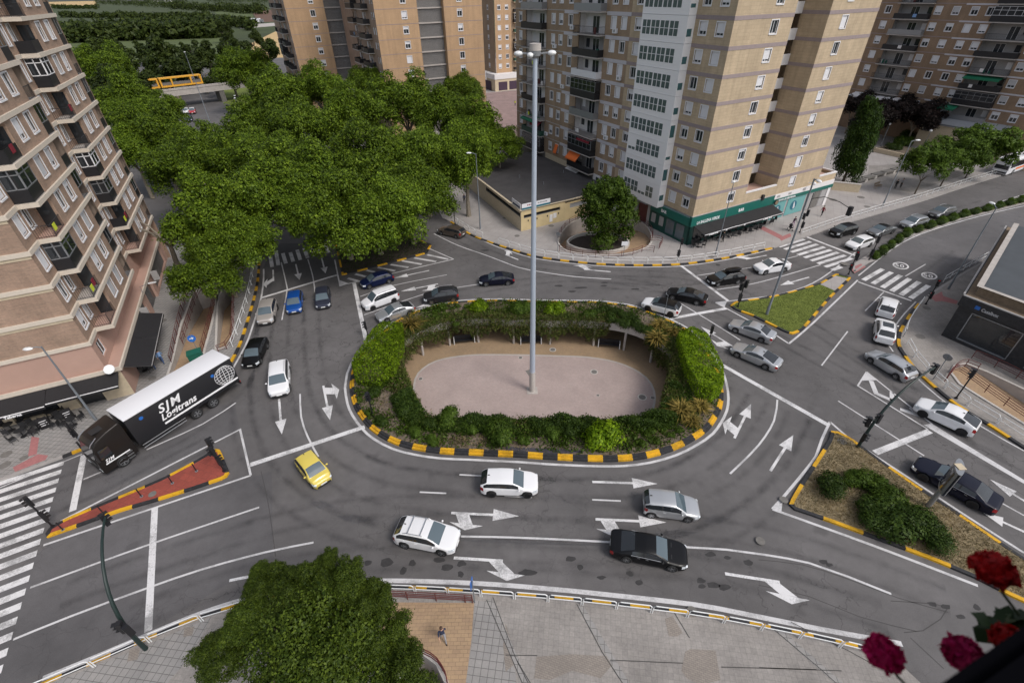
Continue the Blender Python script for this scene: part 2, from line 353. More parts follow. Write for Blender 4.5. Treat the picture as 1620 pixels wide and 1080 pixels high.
# ------------------------------------------------------------------ outlines of the ground
ISL = spline(GL([(554, 604), (553, 612), (557, 636), (565, 654), (580, 674), (597, 689), (626, 704), (661, 713), (701, 718.5), (742, 720.2), (781, 722.2), (822, 724), (862, 727), (903, 729), (945, 730.4), (986, 730), (1025, 725), (1064, 714), (1095, 699), (1121, 681), (1138, 656), (1144, 638), (1144, 618), (1140, 598), (1133, 580), (1115, 551), (1087, 523), (1050, 504), (1004, 487), (970, 481), (947, 478.5), (918, 478), (858, 477.5), (806, 476), (776, 475.8), (724, 478.5), (681, 486.7), (636, 503.7), (600, 531), (575, 556), (562, 575), (556, 590)]), .8, True)
COLS = GL([(637, 587.4), (669.6, 561.5), (711.9, 546), (757, 540.7), (812.6, 542.7), (870, 544), (938.5, 546), (986.4, 553.6), (1028.6, 572.6)], -3.2)
OPEN = spline([*COLS, G(1057, 605, -3.2), G(1056, 637, -3.2), G(1047, 655, 0), G(1010, 669, 0), G(950, 671, 0), G(850, 671, 0), G(760, 670, 0), G(700, 668, 0), G(664, 655, 0), G(640, 622, -3.2)], 1.0, True)
for p in OPEN: p.z = 0
RAMP_TOWER = spline(GL([(884, 384), (889, 369), (905, 353), (932, 343), (965, 340), (1000, 346), (1020, 357), (1029, 371), (1029, 384), (1018, 393), (998, 399.5), (968, 403), (930, 402), (898, 397)], .13), 1.0, True)
RAMP_LEFT = GL([(309, 462), (336, 452), (344, 466), (333, 515), (320, 562), (300, 610), (262, 610), (275, 570), (288, 515)], .13)
RAMP_LEFT2 = GL([(346, 470), (366, 442), (367.5, 530), (358, 548), (343.5, 553)], .13)
RAMP_FRONT = spline(GL([(640, 1032), (668, 1036), (690, 1052), (703, 1080), (702, 1110), (640, 1110)], .13), .6, True)
RAMP_RIGHT = GL([(1506, 590), (1512, 580), (1528, 576.5), (1560, 589), (1640, 627), (1720, 668), (1720, 722), (1640, 682), (1560, 633), (1520, 608)], .13)
PITS = [RAMP_TOWER, RAMP_LEFT, RAMP_LEFT2, RAMP_FRONT, RAMP_RIGHT]
grow = lambda P, d: offset([Vector((p[0], p[1], 0)) for p in P], d * (1 if area(P) < 0 else -1), True)
def area(P): return sum(a[0] * b[1] - b[0] * a[1] for a, b in zip(P, list(P[1:]) + [P[0]])) / 2

m = MB(); m.poly([(-215, -20), (290, -20), (290, 330), (-215, 330)], 0, None, [grow(ISL, -.3)] + [grow(P, .06) for P in PITS]); structure('road', m, 'asphalt')
m = MB(); m.poly([(-4200, -900), (4200, -900), (4200, 5200), (-4200, 5200)], -.4, None, [[(-214, -19), (289, -19), (289, 329), (-214, 329)]]); structure('ground', m, 'meadow')

# resurfaced lanes and repair patches
m = MB()
m.poly(GL([(414, 470), (533, 434), (520, 385), (430, 385), (415, 430)], .003), .003, 'asphalt_dark')
m.poly(GL([(0, 760), (128, 715), (232, 690), (345, 640), (372, 640), (380, 680), (95, 812), (0, 860)], .003), .003, 'asphalt_mid')
m.poly(GL([(75, 862), (250, 801), (430, 745), (432, 880), (230, 1000), (0, 1090), (0, 930)], .003), .003, 'asphalt_mid')
m.poly(GL([(1345, 440), (1440, 380), (1620, 330), (1700, 330), (1700, 350), (1560, 405), (1475, 460), (1440, 500), (1360, 450)], .003), .003, 'asphalt_mid')
structure('road_surface_patch', m)
m = MB(); rr = random.Random(3)
def blob(px, py, a, b, rot=0):
    c = G(px, py); pts = []
    ph = [rr.uniform(.75, 1.2) for _ in range(10)]
    for k in range(10):
        w = 2 * math.pi * k / 10; x, y = a * ph[k] * math.cos(w), b * ph[k] * math.sin(w); pts.append((c.x + x * math.cos(rot) - y * math.sin(rot), c.y + x * math.sin(rot) + y * math.cos(rot)))
    m.poly(pts, .0045)
for q in [(582, 890, .3, .2), (611, 889, .42, .3), (652, 890, .25, .22), (638, 903, .2, .3), (694, 885, .4, .2), (707, 897, .4, .2), (730, 891, .33, .2), (729, 908, .22, .22), (902, 884, .35, .2), (836, 905, .6, .22), (918, 897, .2, .2), (951, 913, .3, .14), (996, 907, .22, .2), (1011, 921, .28, .18), (1109, 918, .3, .2), (1129, 925, .4, .22), (1146, 928, .4, .22), (1110, 927, .25, .15), (1124, 876, .35, .18), (1151, 882, .25, .14), (1184, 889, .3, .2), (1303, 888, .3, .16), (1312, 893, .25, .12), (512, 902, .7, .2), (883, 452, .6, .25), (920, 455, .9, .25), (955, 452, .5, .2), (905, 461, .5, .25), (1005, 457, .5, .2), (957, 447, .45, .2), (1475, 955, .3, .16), (1497, 959, .3, .14), (767, 396, .6, .3), (1136, 419, .35, .3), (1520, 975, .3, .12), (1545, 960, .2, .2)]: blob(*q)
structure('asphalt_repair', m, 'asphalt_patch')
m = MB()
for L in [[(413, 745), (425, 800), (436, 880)], [(1409, 950), (1500, 960), (1460, 997), (1430, 1000)], [(1440, 1008), (1493, 1057)], [(1200, 885), (1270, 893), (1340, 915), (1420, 945), (1500, 968)], [(1200, 925), (1280, 943), (1360, 975), (1450, 998)]]: m.ribbon(spline(GL(L), 1), .05, .0042)
structure('road_seam', m, 'seam')

# tyre-polished tracks: soft-edged films on the asphalt
mt_, nt_, b_ = newmat('tyre_film'); uvn = nt_.nodes.new('ShaderNodeUVMap'); sx_ = nt_.nodes.new('ShaderNodeSeparateXYZ'); LK(nt_, uvn.outputs[0], sx_.inputs[0])
tri_ = ramp(nt_, sx_.outputs[1], [(0, (0,) * 3), (.5, (1,) * 3), (1, (0,) * 3)]); nz_ = ramp(nt_, noise(nt_, coords(nt_), .5, 5, .7), [(.35, (0,) * 3), (.75, (.34,) * 3)]); mu_ = N(nt_, 'ShaderNodeMath', operation='MULTIPLY'); LK(nt_, tri_, mu_.inputs[0]); LK(nt_, nz_, mu_.inputs[1]); LK(nt_, mu_.outputs[0], b_.inputs['Alpha']); b_.inputs['Base Color'].default_value = (.035, .034, .036, 1); b_.inputs['Roughness'].default_value = .6
m = MB(); base_ = GL([(470, 470), (468, 560), (480, 640), (520, 700), (600, 745), (720, 765), (860, 772), (1000, 770), (1090, 742), (1160, 690), (1200, 630)])
TR_ = [offset(spline(base_, 1.0), d) for d in (0, 1.7, -3.4, -5.1)] + [spline(GL(q), 1.0) for q in ([(0, 800), (150, 745), (300, 680), (385, 600), (420, 520), (440, 440)], [(20, 850), (160, 790), (330, 700)], [(100, 940), (300, 870), (520, 810), (760, 800), (1000, 820), (1250, 860), (1500, 950)], [(200, 980), (420, 905), (650, 880), (900, 885), (1150, 905), (1400, 975)], [(1620, 760), (1500, 690), (1350, 600), (1200, 520), (1060, 460), (900, 440), (700, 470), (560, 520)], [(1600, 720), (1450, 635), (1400, 560), (1420, 480), (1520, 400)], [(1560, 320), (1400, 370), (1260, 420), (1100, 455), (950, 450)], [(700, 360), (800, 410), (950, 430), (1100, 440), (1250, 500), (1350, 560), (1500, 660)])]
for P_ in list(TR_):
    for d_ in (-.8, .8):
        Q_ = offset(P_, d_); A_, B_ = offset(Q_, .38), offset(Q_, -.38); s_ = 0
        for i in range(len(Q_) - 1): m.face([(*B_[i].xy, .0035), (*B_[i + 1].xy, .0035), (*A_[i + 1].xy, .0035), (*A_[i].xy, .0035)], None, [(s_, 0), (s_ + 1, 0), (s_ + 1, 1), (s_, 1)]); s_ += 1
structure('tyre_tracks', m, 'tyre_film')
m = MB(); m.poly(GL([(120, 150), (285, 132), (288, 165), (268, 215), (225, 250), (190, 200)], .01), .01); m.poly(GL([(346, 160), (352, 132), (430, 110), (470, 150), (425, 200), (398, 178)], .01), .01); structure('grass_verge', m, 'lawn')

# ------------------------------------------------------------------ painted markings
ZM = .008
m = MB()
def line(pts, wd, sm=True, mt=None):
    P = GL(pts); m.ribbon(spline(P, 1.2) if sm and len(P) > 2 else P, wd, ZM, mt)
m.ribbon(offset(ISL, .42 * (-1 if area(ISL) > 0 else 1), True), .22, ZM, None, True)
for L, wd in [([(722, 848), (820, 850), (965, 857), (1085, 865), (1150, 869), (1210, 877), (1280, 890), (1340, 911), (1410, 939)], .15), ([(21, 1011), (110, 975), (231, 930.4), (320, 900), (420, 873), (496, 857.6)], .15), ([(48, 929), (230, 863), (410, 802)], .15),
              ([(67, 1073), (150, 1039), (235, 1003), (300, 976), (370, 952), (440, 935), (520, 923), (605, 918), (750, 922), (870, 931), (960, 940), (1100, 956), (1200, 975), (1300, 995), (1427, 1018)], .3), ([(232, 711), (321.5, 670), (373, 637)], .14), ([(132, 758), (176, 739.5)], .14),
              ([(1358, 436), (1433, 381), (1521, 350), (1620, 326), (1680, 318)], .16), ([(1392, 394), (1459, 361), (1540, 333), (1620, 307.6), (1680, 291)], .13), ([(1200, 472), (1252, 460.6), (1298, 441), (1353, 399.6)], .16), ([(1248, 543.5), (1286, 511), (1357, 443)], .2),
              ([(1102, 436), (1189, 423)], .14), ([(1134, 458), (1200, 446.8), (1298, 419)], .14), ([(1246, 408.7), (1262, 404.8)], .14), ([(1078, 480.7), (1122, 507), (1171, 537.8)], .15),
              ([(686.5, 369.8), (724, 388), (768, 403.5), (820, 423), (837, 427), (904, 437), (967, 441.6)], .16), ([(729, 364), (776, 386), (800, 395), (838, 407), (878, 413.5), (918, 418), (956, 421), (1010, 422.5), (1077, 421), (1137, 413), (1180, 404.5), (1222, 394)], .16),
              ([(570, 469), (623, 451.5), (707, 434.6)], .13), ([(576, 498), (669.6, 465.7), (721.5, 455), (763, 449)], .13), ([(609, 513), (655, 495)], .12), ([(445, 415), (454.5, 456.7), (453, 467), (446, 506)], .14), ([(487, 410), (494.6, 436), (498.5, 462)], .14),
              ([(417, 425.6), (417, 441), (413, 472), (400, 515), (389, 545), (366, 587)], .2), ([(474.7, 623), (476.5, 659.6), (486.9, 690.7), (503.7, 722)], .15), ([(1229.8, 632), (1224.6, 665), (1200, 704), (1155, 749)], .15), ([(1326, 634), (1462, 720.6)], .13), ([(1575, 790), (1620, 815)], .13),
              ([(1450, 597), (1485, 628), (1550, 673), (1620, 713)], .15), ([(1449, 477), (1430, 497), (1416.5, 515)], .13), ([(1406, 546), (1413, 556)], .13), ([(1368.5, 491.7), (1398, 462)], .13), ([(1341, 524), (1299.8, 578)], .13), ([(1432, 437), (1464.5, 417.8)], .13), ([(130, 718), (0, 771)], .12)]: line(L, wd)
for L in [[(727, 750.5), (765, 752.5)], [(664, 778), (706, 780)], [(798, 784), (841, 786)], [(937, 790), (982, 792)]]: line(L, .13)
# island outlines
line([(396.7, 751.7), (379.8, 679), (96, 824)], .17, False); line([(396.7, 751.7), (250, 801), (68.7, 862)], .17, False)
line([(1313, 667), (1300, 695), (1290.7, 722), (1240, 785), (1222, 805)], .2); line([(1222, 805), (1380, 862), (1547, 926)], .2); line([(1313, 667), (1342, 692), (1440, 757), (1523, 812), (1620, 874)], .19)
line([(1132, 478.7), (1220, 468.4)], .18, False); line([(1132, 478.7), (1171, 499.5), (1226, 529), (1248, 543.5)], .18, False)
m.poly(GL([(1132, 478.7), (1150, 477), (1146, 486)]), ZM + .002); m.poly(GL([(1222, 805), (1238, 793), (1236, 810)]), ZM + .002)
line([(550, 449), (717.6, 410)], .17, False); line([(655, 382.8), (717.6, 410)], .17, False); line([(529.6, 411), (538, 453)], .17, False); m.poly(GL([(538, 453), (536.5, 443), (552, 448.5)]), ZM + .002)
for a, b in [((550, 440), (566, 444.5)), ((562, 433.5), (579, 437.5)), ((580, 427.5), (597, 431.5)), ((598, 423), (625, 428.5)), ((618, 418.5), (646, 423)), ((636, 412.5), (667, 418)), ((655, 408), (690, 413.8)), ((676, 403), (709, 410))]: line([a, b], .42, False)
# merging wedge with chevrons
line([(1371, 588), (1357, 610), (1468, 679)], .14, False); line([(1371, 588), (1475, 671)], .14, False); m.poly(GL([(1371, 588), (1389, 601), (1362, 602)]), ZM + .002)
m.poly(GL([(1461, 672), (1474, 670), (1625, 762), (1625, 768)]), ZM + .004); line([(1378, 602), (1386, 622), (1411, 633)], .4, False); line([(1411, 620), (1411, 634)], .35, False); line([(1424, 647), (1452, 656), (1441, 645)], .4, False)
structure('lane_lines', m, 'white_thin')
ZM = .013
m = MB()
for L, wd in [([(396, 735), (577, 675)], .45), ([(1142, 577), (1310, 672)], .45), ([(560, 447), (579, 538)], .45), ([(1077, 420), (1152, 476)], .4), ([(1059, 504), (1149, 487.8)], .45), ([(414, 471), (533, 435)], .38), ([(245, 803), (234.6, 998)], .42), ([(133, 719), (115, 808)], .45), ([(1384, 716), (1471, 681.6)], .5), ([(1277, 375), (1357, 406)], .4), ([(1358, 446), (1442, 476)], .25)]: line(L, wd, False)
structure('stop_lines', m, 'white_paint')
ZM = .011
m = MB()
A0, B0 = G(101, 732), G(3.9, 1057); dz = (G(0, 764.6) - A0).normalized(); n = round((B0 - A0).length / .98)
for k in range(n + 1):
    p = A0.lerp(B0, k / n)
    if k in (): continue
    m.ribbon([p, p + dz * 5.2], .5, ZM)
for l, r_ in zip([(215, 813), (278, 840), (348, 870), (418, 900), (488, 930), (560, 962), (633, 993), (710, 1028), (785, 1062)], [(488, 732), (556, 758), (630, 785), (703, 815), (775, 845), (848, 873), (925, 903), (1000, 935), (885, 1028)]): line([(1200 + l[0] / 6.75, 270 + l[1] / 6.75), (1200 + r_[0] / 6.75, 270 + r_[1] / 6.75)], .52, False)
for l, r_ in zip([(640, 668), (697, 690), (755, 713), (812, 735), (868, 758), (928, 778)], [(758, 600), (812, 619), (868, 638), (923, 658), (980, 678), (1038, 700)]): line([(1200 + l[0] / 3.857, 270 + l[1] / 3.857), (1200 + r_[0] / 3.857, 270 + r_[1] / 3.857)], .55, False)
for l, r_ in zip([(280, 250), (370, 170), (480, 208), (600, 195), (710, 155), (822, 128), (933, 100), (1043, 78), (1155, 60)], [(310, 430), (410, 402), (530, 372), (648, 345), (762, 315), (878, 285), (990, 258), (1103, 230), (1215, 200)]): line([(400 + l[0] / 10.125, 380 + l[1] / 10.125), (400 + r_[0] / 10.125, 380 + r_[1] / 10.125)], .5, False)
structure('crosswalk_stripes', m, 'white_paint')

ZM = .018
def arrow(tail, tip, kind='S'):
    a, b = G(*tail), G(*tip); d = b - a; L = d.length; u = d.normalized(); n = Vector((-u.y, u.x, 0))
    def P(pts, z=ZM):
        q = [a + u * x + n * y for x, y in pts]; q = q if area(q) > 0 else q[::-1]; m.face([(p.x, p.y, z) for p in q])
    s = 1 if kind.endswith('L') else -1
    if kind[0] == 'S':
        P([(0, -.1), (.62 * L, -.1), (.62 * L, .1), (0, .1)]); P([(.62 * L, -.48), (L, 0), (.62 * L, .48)])
        if len(kind) > 1:
            P([(.07 * L, .1 * s), (.27 * L, .1 * s), (.34 * L, .85 * s), (.14 * L, .8 * s)]); P([(0, .74 * s), (.49 * L, .92 * s), (.24 * L, 1.32 * s)])
    else:
        P([(0, -.1), (.72 * L, -.1), (.72 * L, .1), (0, .1)]); P([(.52 * L, .1 * s), (.72 * L, .1 * s), (.9 * L, .8 * s), (.68 * L, .78 * s)]); P([(.5 * L, .72 * s), (1.05 * L, .86 * s), (.8 * L, 1.3 * s)])
m = MB()
for t, p, k in [((937, 762), (1040, 765), 'S'), ((714, 811), (821, 816), 'SR'), ((942, 821), (1054, 826), 'SR'), ((718, 882), (826, 889), 'TR'), ((1147, 907), (1268, 926), 'TR'), ((441.5, 631), (446, 687), 'S'), ((511.5, 610), (522.4, 665), 'SL'), ((1161.7, 693), (1188, 639), 'SL'), ((1218.7, 744.7), (1255, 688), 'S'), ((1280, 438.5), (1234, 451.5), 'S'),
                ((966, 430), (908, 425), 'TR'), ((1213, 404), (1167, 413), 'TR'), ((820, 411), (792, 400), 'TR'), ((679, 428), (623, 440), 'S'), ((693, 449), (634, 461), 'SL'), ((715, 470), (658, 487), 'SL'), ((1160.7, 549), (1109, 517), 'SL'), ((468, 418), (474, 443), 'S'), ((509, 408.6), (515, 432.5), 'S'), ((432, 427), (433, 452), 'TR'), ((1668, 822), (1566, 758), 'S'), ((1640, 850), (1555, 811), 'S'), ((363, 918), (452, 900), 'TR')]: arrow(t, p, k)
structure('road_arrows', m, 'white_paint')
for cx, cy in ((1425, 420.4), (1470, 436.3)):
    m = MB(); el = lambda r: GL([(cx + r * 13 * math.cos(2 * math.pi * k / 28) + r * 1.2 * math.sin(2 * math.pi * k / 28), cy + r * 5.6 * math.sin(2 * math.pi * k / 28) + r * 1.4 * math.cos(2 * math.pi * k / 28)) for k in range(28)])
    m.poly([(p.x, p.y) for p in el(1)], ZM, 'white_paint', [[(p.x, p.y) for p in el(.78)]]); o = structure('speed_marking', m)
    c = G(cx, cy); ux = (G(cx + 8, cy + 1.6) - G(cx - 8, cy - 1.6)).normalized(); uy = Vector((-ux.y, ux.x, 0))
    textmesh('50', 1.0, 'white_paint', 'speed_number', o, frame(c - ux * .66 - uy * .52 + Vector((0, 0, ZM)), ux, uy) @ Matrix.Diagonal((1.0, 1.4, 1, 1)), bold=.012, extrude=.001, gap=1.1)

# ------------------------------------------------------------------ kerbs
def kerb(name, P, closed=False, wid=.28, h=.15, per=1.25, flip=1, step=False, cols=('kerb_yellow', 'kerb_black'), z0=0.0):
    """concrete kerb in painted lengths; `flip` says on which side of the line it lies"""
    P = resample(P, per / 4, closed); mb = MB(); n = len(P)
    prof = [(0, z0), (0, h), (wid, h), (wid, z0)] if not step else [(0, 0), (.02, .17), (.2, .17), (.24, .30), (.46, .30), (.48, 0)]
    lines = [offset(P, d * flip, closed) for d, _ in prof]
    for i in range(n if closed else n - 1):
        j = (i + 1) % n; c = cols[(i // 4) % len(cols)]
        for k in range(len(prof) - 1):
            q = [(*lines[k][i].xy, prof[k][1]), (*lines[k][j].xy, prof[k][1]), (*lines[k + 1][j].xy, prof[k + 1][1]), (*lines[k + 1][i].xy, prof[k + 1][1])]
            mb.face(q if flip < 0 else q[::-1], c)
    return structure(name, mb)
inw = lambda P: 1 if area(P) > 0 else -1
kerb('island_kerb', ISL, True, per=1.2, flip=inw(ISL), step=True)
K_BACK = spline(GL([(712, 352), (722, 358), (745, 373), (776, 385), (800, 393), (838, 405), (878, 412), (918, 416.5), (955, 419.5), (1010, 421), (1075, 419.5), (1137, 411.5), (1180, 403), (1224, 393.5)]), .8)
K_BACK2 = spline(GL([(1224, 393.5), (1277, 375), (1330, 357), (1394, 338), (1459, 319), (1550, 289), (1640, 262), (1720, 240)]), 1.5)
K_LEFT = spline(GL([(412, 415), (411, 432), (409, 450), (403, 477), (392, 515), (380, 550), (362, 582), (335, 612), (260, 655), (190, 690), (140, 709), (100, 725)]), .8)
K_BOT = spline(GL([(60, 1084), (110, 1062), (160, 1041), (235, 1008), (300, 981), (370, 958), (440, 942), (520, 931), (605, 926), (680, 929), (750, 933), (870, 942), (960, 951), (1100, 968), (1200, 986), (1300, 1007), (1390, 1029)]), .6)
K_RIGHT = spline(GL([(1451, 481), (1437, 498), (1424, 519), (1419, 533), (1419, 547), (1427, 561), (1446, 586), (1485, 621), (1516, 645), (1568, 677), (1620, 711), (1690, 757)]), .6)
kerb('pavement_kerb', K_BACK, wid=.3); kerb('pavement_kerb', K_BACK2, cols=('kerb_stone',)); kerb('pavement_kerb', K_LEFT, flip=-1, wid=.3); kerb('pavement_kerb', K_BOT, flip=-1, wid=.22, per=1.15); kerb('pavement_kerb', K_RIGHT, wid=.3, per=1.6)
K_RIGHT2 = spline(GL([(1451, 481), (1475, 462), (1500, 446), (1535, 425), (1567, 409), (1640, 372), (1720, 345)]), 1.5); kerb('pavement_kerb', K_RIGHT2, flip=-1, cols=('kerb_stone',))
K_LEFT2 = spline(GL([(100, 725), (40, 747), (0, 762), (-120, 805)]), 1.5); kerb('pavement_kerb', K_LEFT2, flip=-1, cols=('kerb_stone',))
def island(name, px, mat, step=.7, sm=False, per=1.3, top=.13, wid=.26):
    P = [p for p in GL(px)]
    P = resample(P, .35, True)[:-1] if not sm else spline(P, step, True)
    kerb(name + '_kerb', P, True, wid, .16, per, inw(P)); Q = offset(P, .2 * inw(P), True); mb = MB(); mb.poly(Q, top); structure(name, mb, mat); return P
ISL_NE = island('lawn_island', [(1155, 484), (1163, 478), (1215, 471), (1252, 462), (1296, 449), (1322, 434), (1347, 440), (1314, 472), (1270, 523), (1253, 530), (1240, 525), (1189, 500), (1163, 491)], 'lawn', per=1.4)
m = MB(); m.poly(GL([(1297, 449.5), (1322, 436), (1344, 441), (1324, 461)], .135), .136); structure('refuge_paving', m, 'pavers_far')
ISL_SE = island('dry_island', [(1314, 683), (1321, 682), (1344, 693), (1396, 732), (1459, 776), (1511, 810), (1568, 849), (1610, 878), (1700, 935), (1690, 985), (1594, 942), (1546, 917), (1472, 886), (1381, 852), (1318, 828.5), (1265, 810), (1248, 805), (1247, 797), (1262, 771), (1291, 727), (1311, 696)], 'dry_grass', per=2.4)
ISL_SW = island('red_island', [(342, 711.5), (349, 712), (364, 748), (358, 757), (309, 774), (244, 794.5), (190, 810), (132, 831), (72.6, 852), (75, 839), (104, 822), (156, 800), (215, 776), (262, 755.6), (311, 729.6)], 'red_island', per=1.7)
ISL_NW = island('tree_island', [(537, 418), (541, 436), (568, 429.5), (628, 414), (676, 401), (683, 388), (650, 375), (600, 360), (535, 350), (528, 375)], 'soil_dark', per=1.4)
P = resample(GL([(1348, 420), (1375, 402), (1400, 389), (1459, 364), (1540, 335), (1620, 309.5), (1720, 278), (1720, 305), (1620, 323), (1521, 347.5), (1433, 378.5), (1385, 408), (1372, 418), (1350, 433)]), .5, True)[:-1]
kerb('median_kerb', P, True, .25, .15, 2.0, inw(P), cols=('kerb_stone',)); m = MB(); m.poly(offset(P, .2 * inw(P), True), .13); structure('median', m, 'soil'); m = MB(); m.poly(GL([(1351, 420), (1374, 404.5), (1389, 411), (1372, 417), (1352, 431)], .136), .136); structure('refuge_paving', m, 'pavers_far')

# ------------------------------------------------------------------ pavements
ZP = .13
def inside(P, Q):
    """is Q's first point inside P"""
    x, y = Q[0][0], Q[0][1]; c = False
    for a, b in zip(P, list(P[1:]) + [P[0]]):
        if (a[1] > y) != (b[1] > y) and x < (b[0] - a[0]) * (y - a[1]) / (b[1] - a[1]) + a[0]: c = not c
    return c
def pavement(P, mat, z=ZP):
    mb = MB(); mb.poly([(p[0], p[1]) for p in P], z, None, [[(p[0], p[1]) for p in h] for h in PITS if inside(P, h)]); return structure('pavement', mb, mat)
xy = lambda L: [(p[0], p[1]) for p in L]
pavement(xy(offset(K_LEFT, -.1)) + xy(offset(K_LEFT2, -.1))[1:] + [(-110, 5), (-110, 70)] + xy(GL([(240, 392), (290, 390), (360, 400)], ZP)), 'pavers')
pavement(xy(offset(K_BACK, .1)) + xy(offset(K_BACK2, .1))[1:] + [(260, 170), (260, 300), (-40, 300), (-22, 190), (-22, 115)] + xy(GL([(690, 325), (700, 345)], ZP)), 'pavers_far')
pavement(xy(offset(K_RIGHT, .1))[::-1] + xy(offset(K_RIGHT2, -.1))[1:] + [(130, 70), (130, 5), (60, 3)], 'pavers_light')
pavement(xy(offset(K_BOT, -.1)) + xy(GL([(1425, 1050), (1500, 1120)], ZP)) + [(14, -.9), (-40, -.9)], 'pavers_light')
m = MB(); Z = ZP + .004
m.poly(GL([(612, 952), (750, 953), (746, 1010), (733, 1110), (712, 1110), (708, 1078), (690, 1049), (668, 1032), (640, 1028), (600, 1010)], Z), Z, 'tan_pavers')
m.poly(GL([(752, 950), (770, 950), (815, 1060), (818, 1090), (735, 1090), (748, 1010)], Z), Z, 'pavers')
Z += .005
for q in ([(849, 1038), (905, 1034), (960, 1037), (968, 1052), (950, 1072), (905, 1060), (870, 1075), (845, 1072)], [(1084, 1030), (1092, 1026), (1132, 1028), (1140, 1075), (1110, 1082), (1087, 1073), (1078, 1060)], [(1052, 978), (1064, 974), (1080, 1000), (1072, 1006), (1058, 1006)], [(1083, 962), (1099, 963), (1101, 976), (1086, 975)], [(800, 985), (818, 1046), (800, 1062), (796, 1020)], [(205, 1027), (222, 1024), (218, 1042), (201, 1046)], [(292, 992), (308, 990), (304, 1004), (290, 1007)]): m.poly(GL(q, Z), Z, 'pavers_warm')
Z -= .005
m.poly(GL([(60, 1090), (235, 1018), (300, 990), (335, 975), (300, 1040), (255, 1090)], Z), Z, 'pavers')
m.poly(GL([(78, 655 + 90), (112, 722), (120, 715), (88, 705), (62, 692), (48, 690), (40, 730), (20, 745), (22, 750)], Z), Z, 'pave_red') if 0 else None
m.poly(GL([(20, 739), (60, 718), (76, 720), (72, 727), (24, 746)], Z), Z, 'pave_red'); m.poly(GL([(44, 722), (58, 718), (62, 692), (50, 690)], Z), Z, 'pave_red')
m.poly(GL([(1232, 376), (1250, 369), (1252, 374), (1236, 381)], Z), Z, 'pave_red'); m.poly(GL([(1200, 361), (1208, 358), (1238, 373), (1232, 377)], Z), Z, 'pave_red'); m.poly(GL([(1345, 424), (1362, 417), (1370, 422), (1352, 432)], Z + .006), Z + .006, 'pave_red')
m.poly(GL([(1472, 470), (1490, 461), (1492, 468), (1516, 476), (1513, 481), (1490, 476), (1480, 477)], Z), Z, 'pave_red')
m.poly(GL([(760, 148), (830, 142), (845, 210), (800, 225), (770, 190)], Z), Z, 'plaza_far'); m.poly(GL([(1375, 262), (1460, 258), (1540, 272), (1440, 305), (1370, 290)], Z), Z, 'pavers_light')
m.poly(GL([(1330, 285), (1420, 235), (1520, 262), (1480, 277), (1405, 262)], Z), Z, 'concrete_light') if 0 else None
structure('paving_patch', m)
m = MB()
for L in ([(770, 950), (830, 1090)], [(912, 956), (952, 1032), (990, 1090)], [(780, 946), (815, 1040), (840, 1090)], [(1220, 994), (1300, 1062), (1325, 1085)], [(800, 1037), (850, 1038)], [(965, 1045), (1080, 1050)], [(1140, 1056), (1290, 1060)], [(818, 1046), (850, 1100)], [(1060, 960), (1090, 1010)], [(1200, 1057), (1330, 1062)], [(1250, 985), (1340, 1030), (1380, 1052)]): m.ribbon(GL(L), .045, ZP + .014, 'seam')
for L in ([(775, 950), (835, 1090)], [(917, 958), (995, 1090)], [(1224, 992), (1330, 1085)]): m.ribbon(GL(L), .35, ZP + .0115, 'pavers')
structure('paving_joint', m)
for px, py, r_ in ((825, 303, .35), (872, 357, .45), (818, 373, .4), (798, 345, .3), (1456, 532, .45), (1372, 327, .5), (1466, 487, .4), (1095, 966, .3), (258, 507, .4), (241, 598, .35), (1318, 316, .6), (1362, 312, .6), (1336, 417, .5), (1240, 790, .3), (1203, 855, .3), (1332, 698, .35), (241, 781, .28), (1125, 406, .4), (10, 718, .4), (8, 735, .4), (38, 724, .3)):
    c = G(px, py, ZP + .012); m = MB(); m.disc((0, 0, 0), (0, 0, 1), r_, .012, 14); tag(m.build('manhole_cover', 'concrete_dark', loc=c), kind='structure')

# ------------------------------------------------------------------ sunken places
def pit(name, P, zf, floor, wall='concrete', rim=.22, rimh=.0):
    """walls and floor of a ramp well; zf gives the floor level at a point"""
    P = [Vector((p[0], p[1], 0)) for p in P]
    if area(P) < 0: P = P[::-1]
    mb = MB(); n = len(P)
    for i in range(n):
        a, b = P[i], P[(i + 1) % n]; mb.face([(b.x, b.y, zf(b) - .02), (a.x, a.y, zf(a) - .02), (a.x, a.y, ZP + rimh), (b.x, b.y, ZP + rimh)], wall)
    if rim:
        O = offset(P, -rim, True)
        for i in range(n):
            j = (i + 1) % n; mb.face([(P[i].x, P[i].y, ZP + .1), (P[j].x, P[j].y, ZP + .1), (O[j].x, O[j].y, ZP + .1), (O[i].x, O[i].y, ZP + .1)][::-1], 'concrete_light')
            mb.face([(O[i].x, O[i].y, ZP), (O[j].x, O[j].y, ZP), (O[j].x, O[j].y, ZP + .1), (O[i].x, O[i].y, ZP + .1)], 'concrete_light'); mb.face([(P[j].x, P[j].y, ZP - .05), (P[i].x, P[i].y, ZP - .05), (P[i].x, P[i].y, ZP + .1), (P[j].x, P[j].y, ZP + .1)], 'concrete_light')
    structure(name + '_walls', mb); mb = MB(); mb.poly([(p.x, p.y, zf(p)) for p in P], None); structure(name + '_floor', mb, floor)
def slope(a, b, za, zb):
    a, b = Vector((a[0], a[1], 0)), Vector((b[0], b[1], 0)); d = b - a
    return lambda p: za + (zb - za) * max(0, min(1, (Vector((p[0], p[1], 0)) - a).dot(d) / d.length_squared))
pit('spiral_ramp', RAMP_TOWER, slope(G(975, 403), G(905, 350), -.1, -2.2), 'tan_pavers')
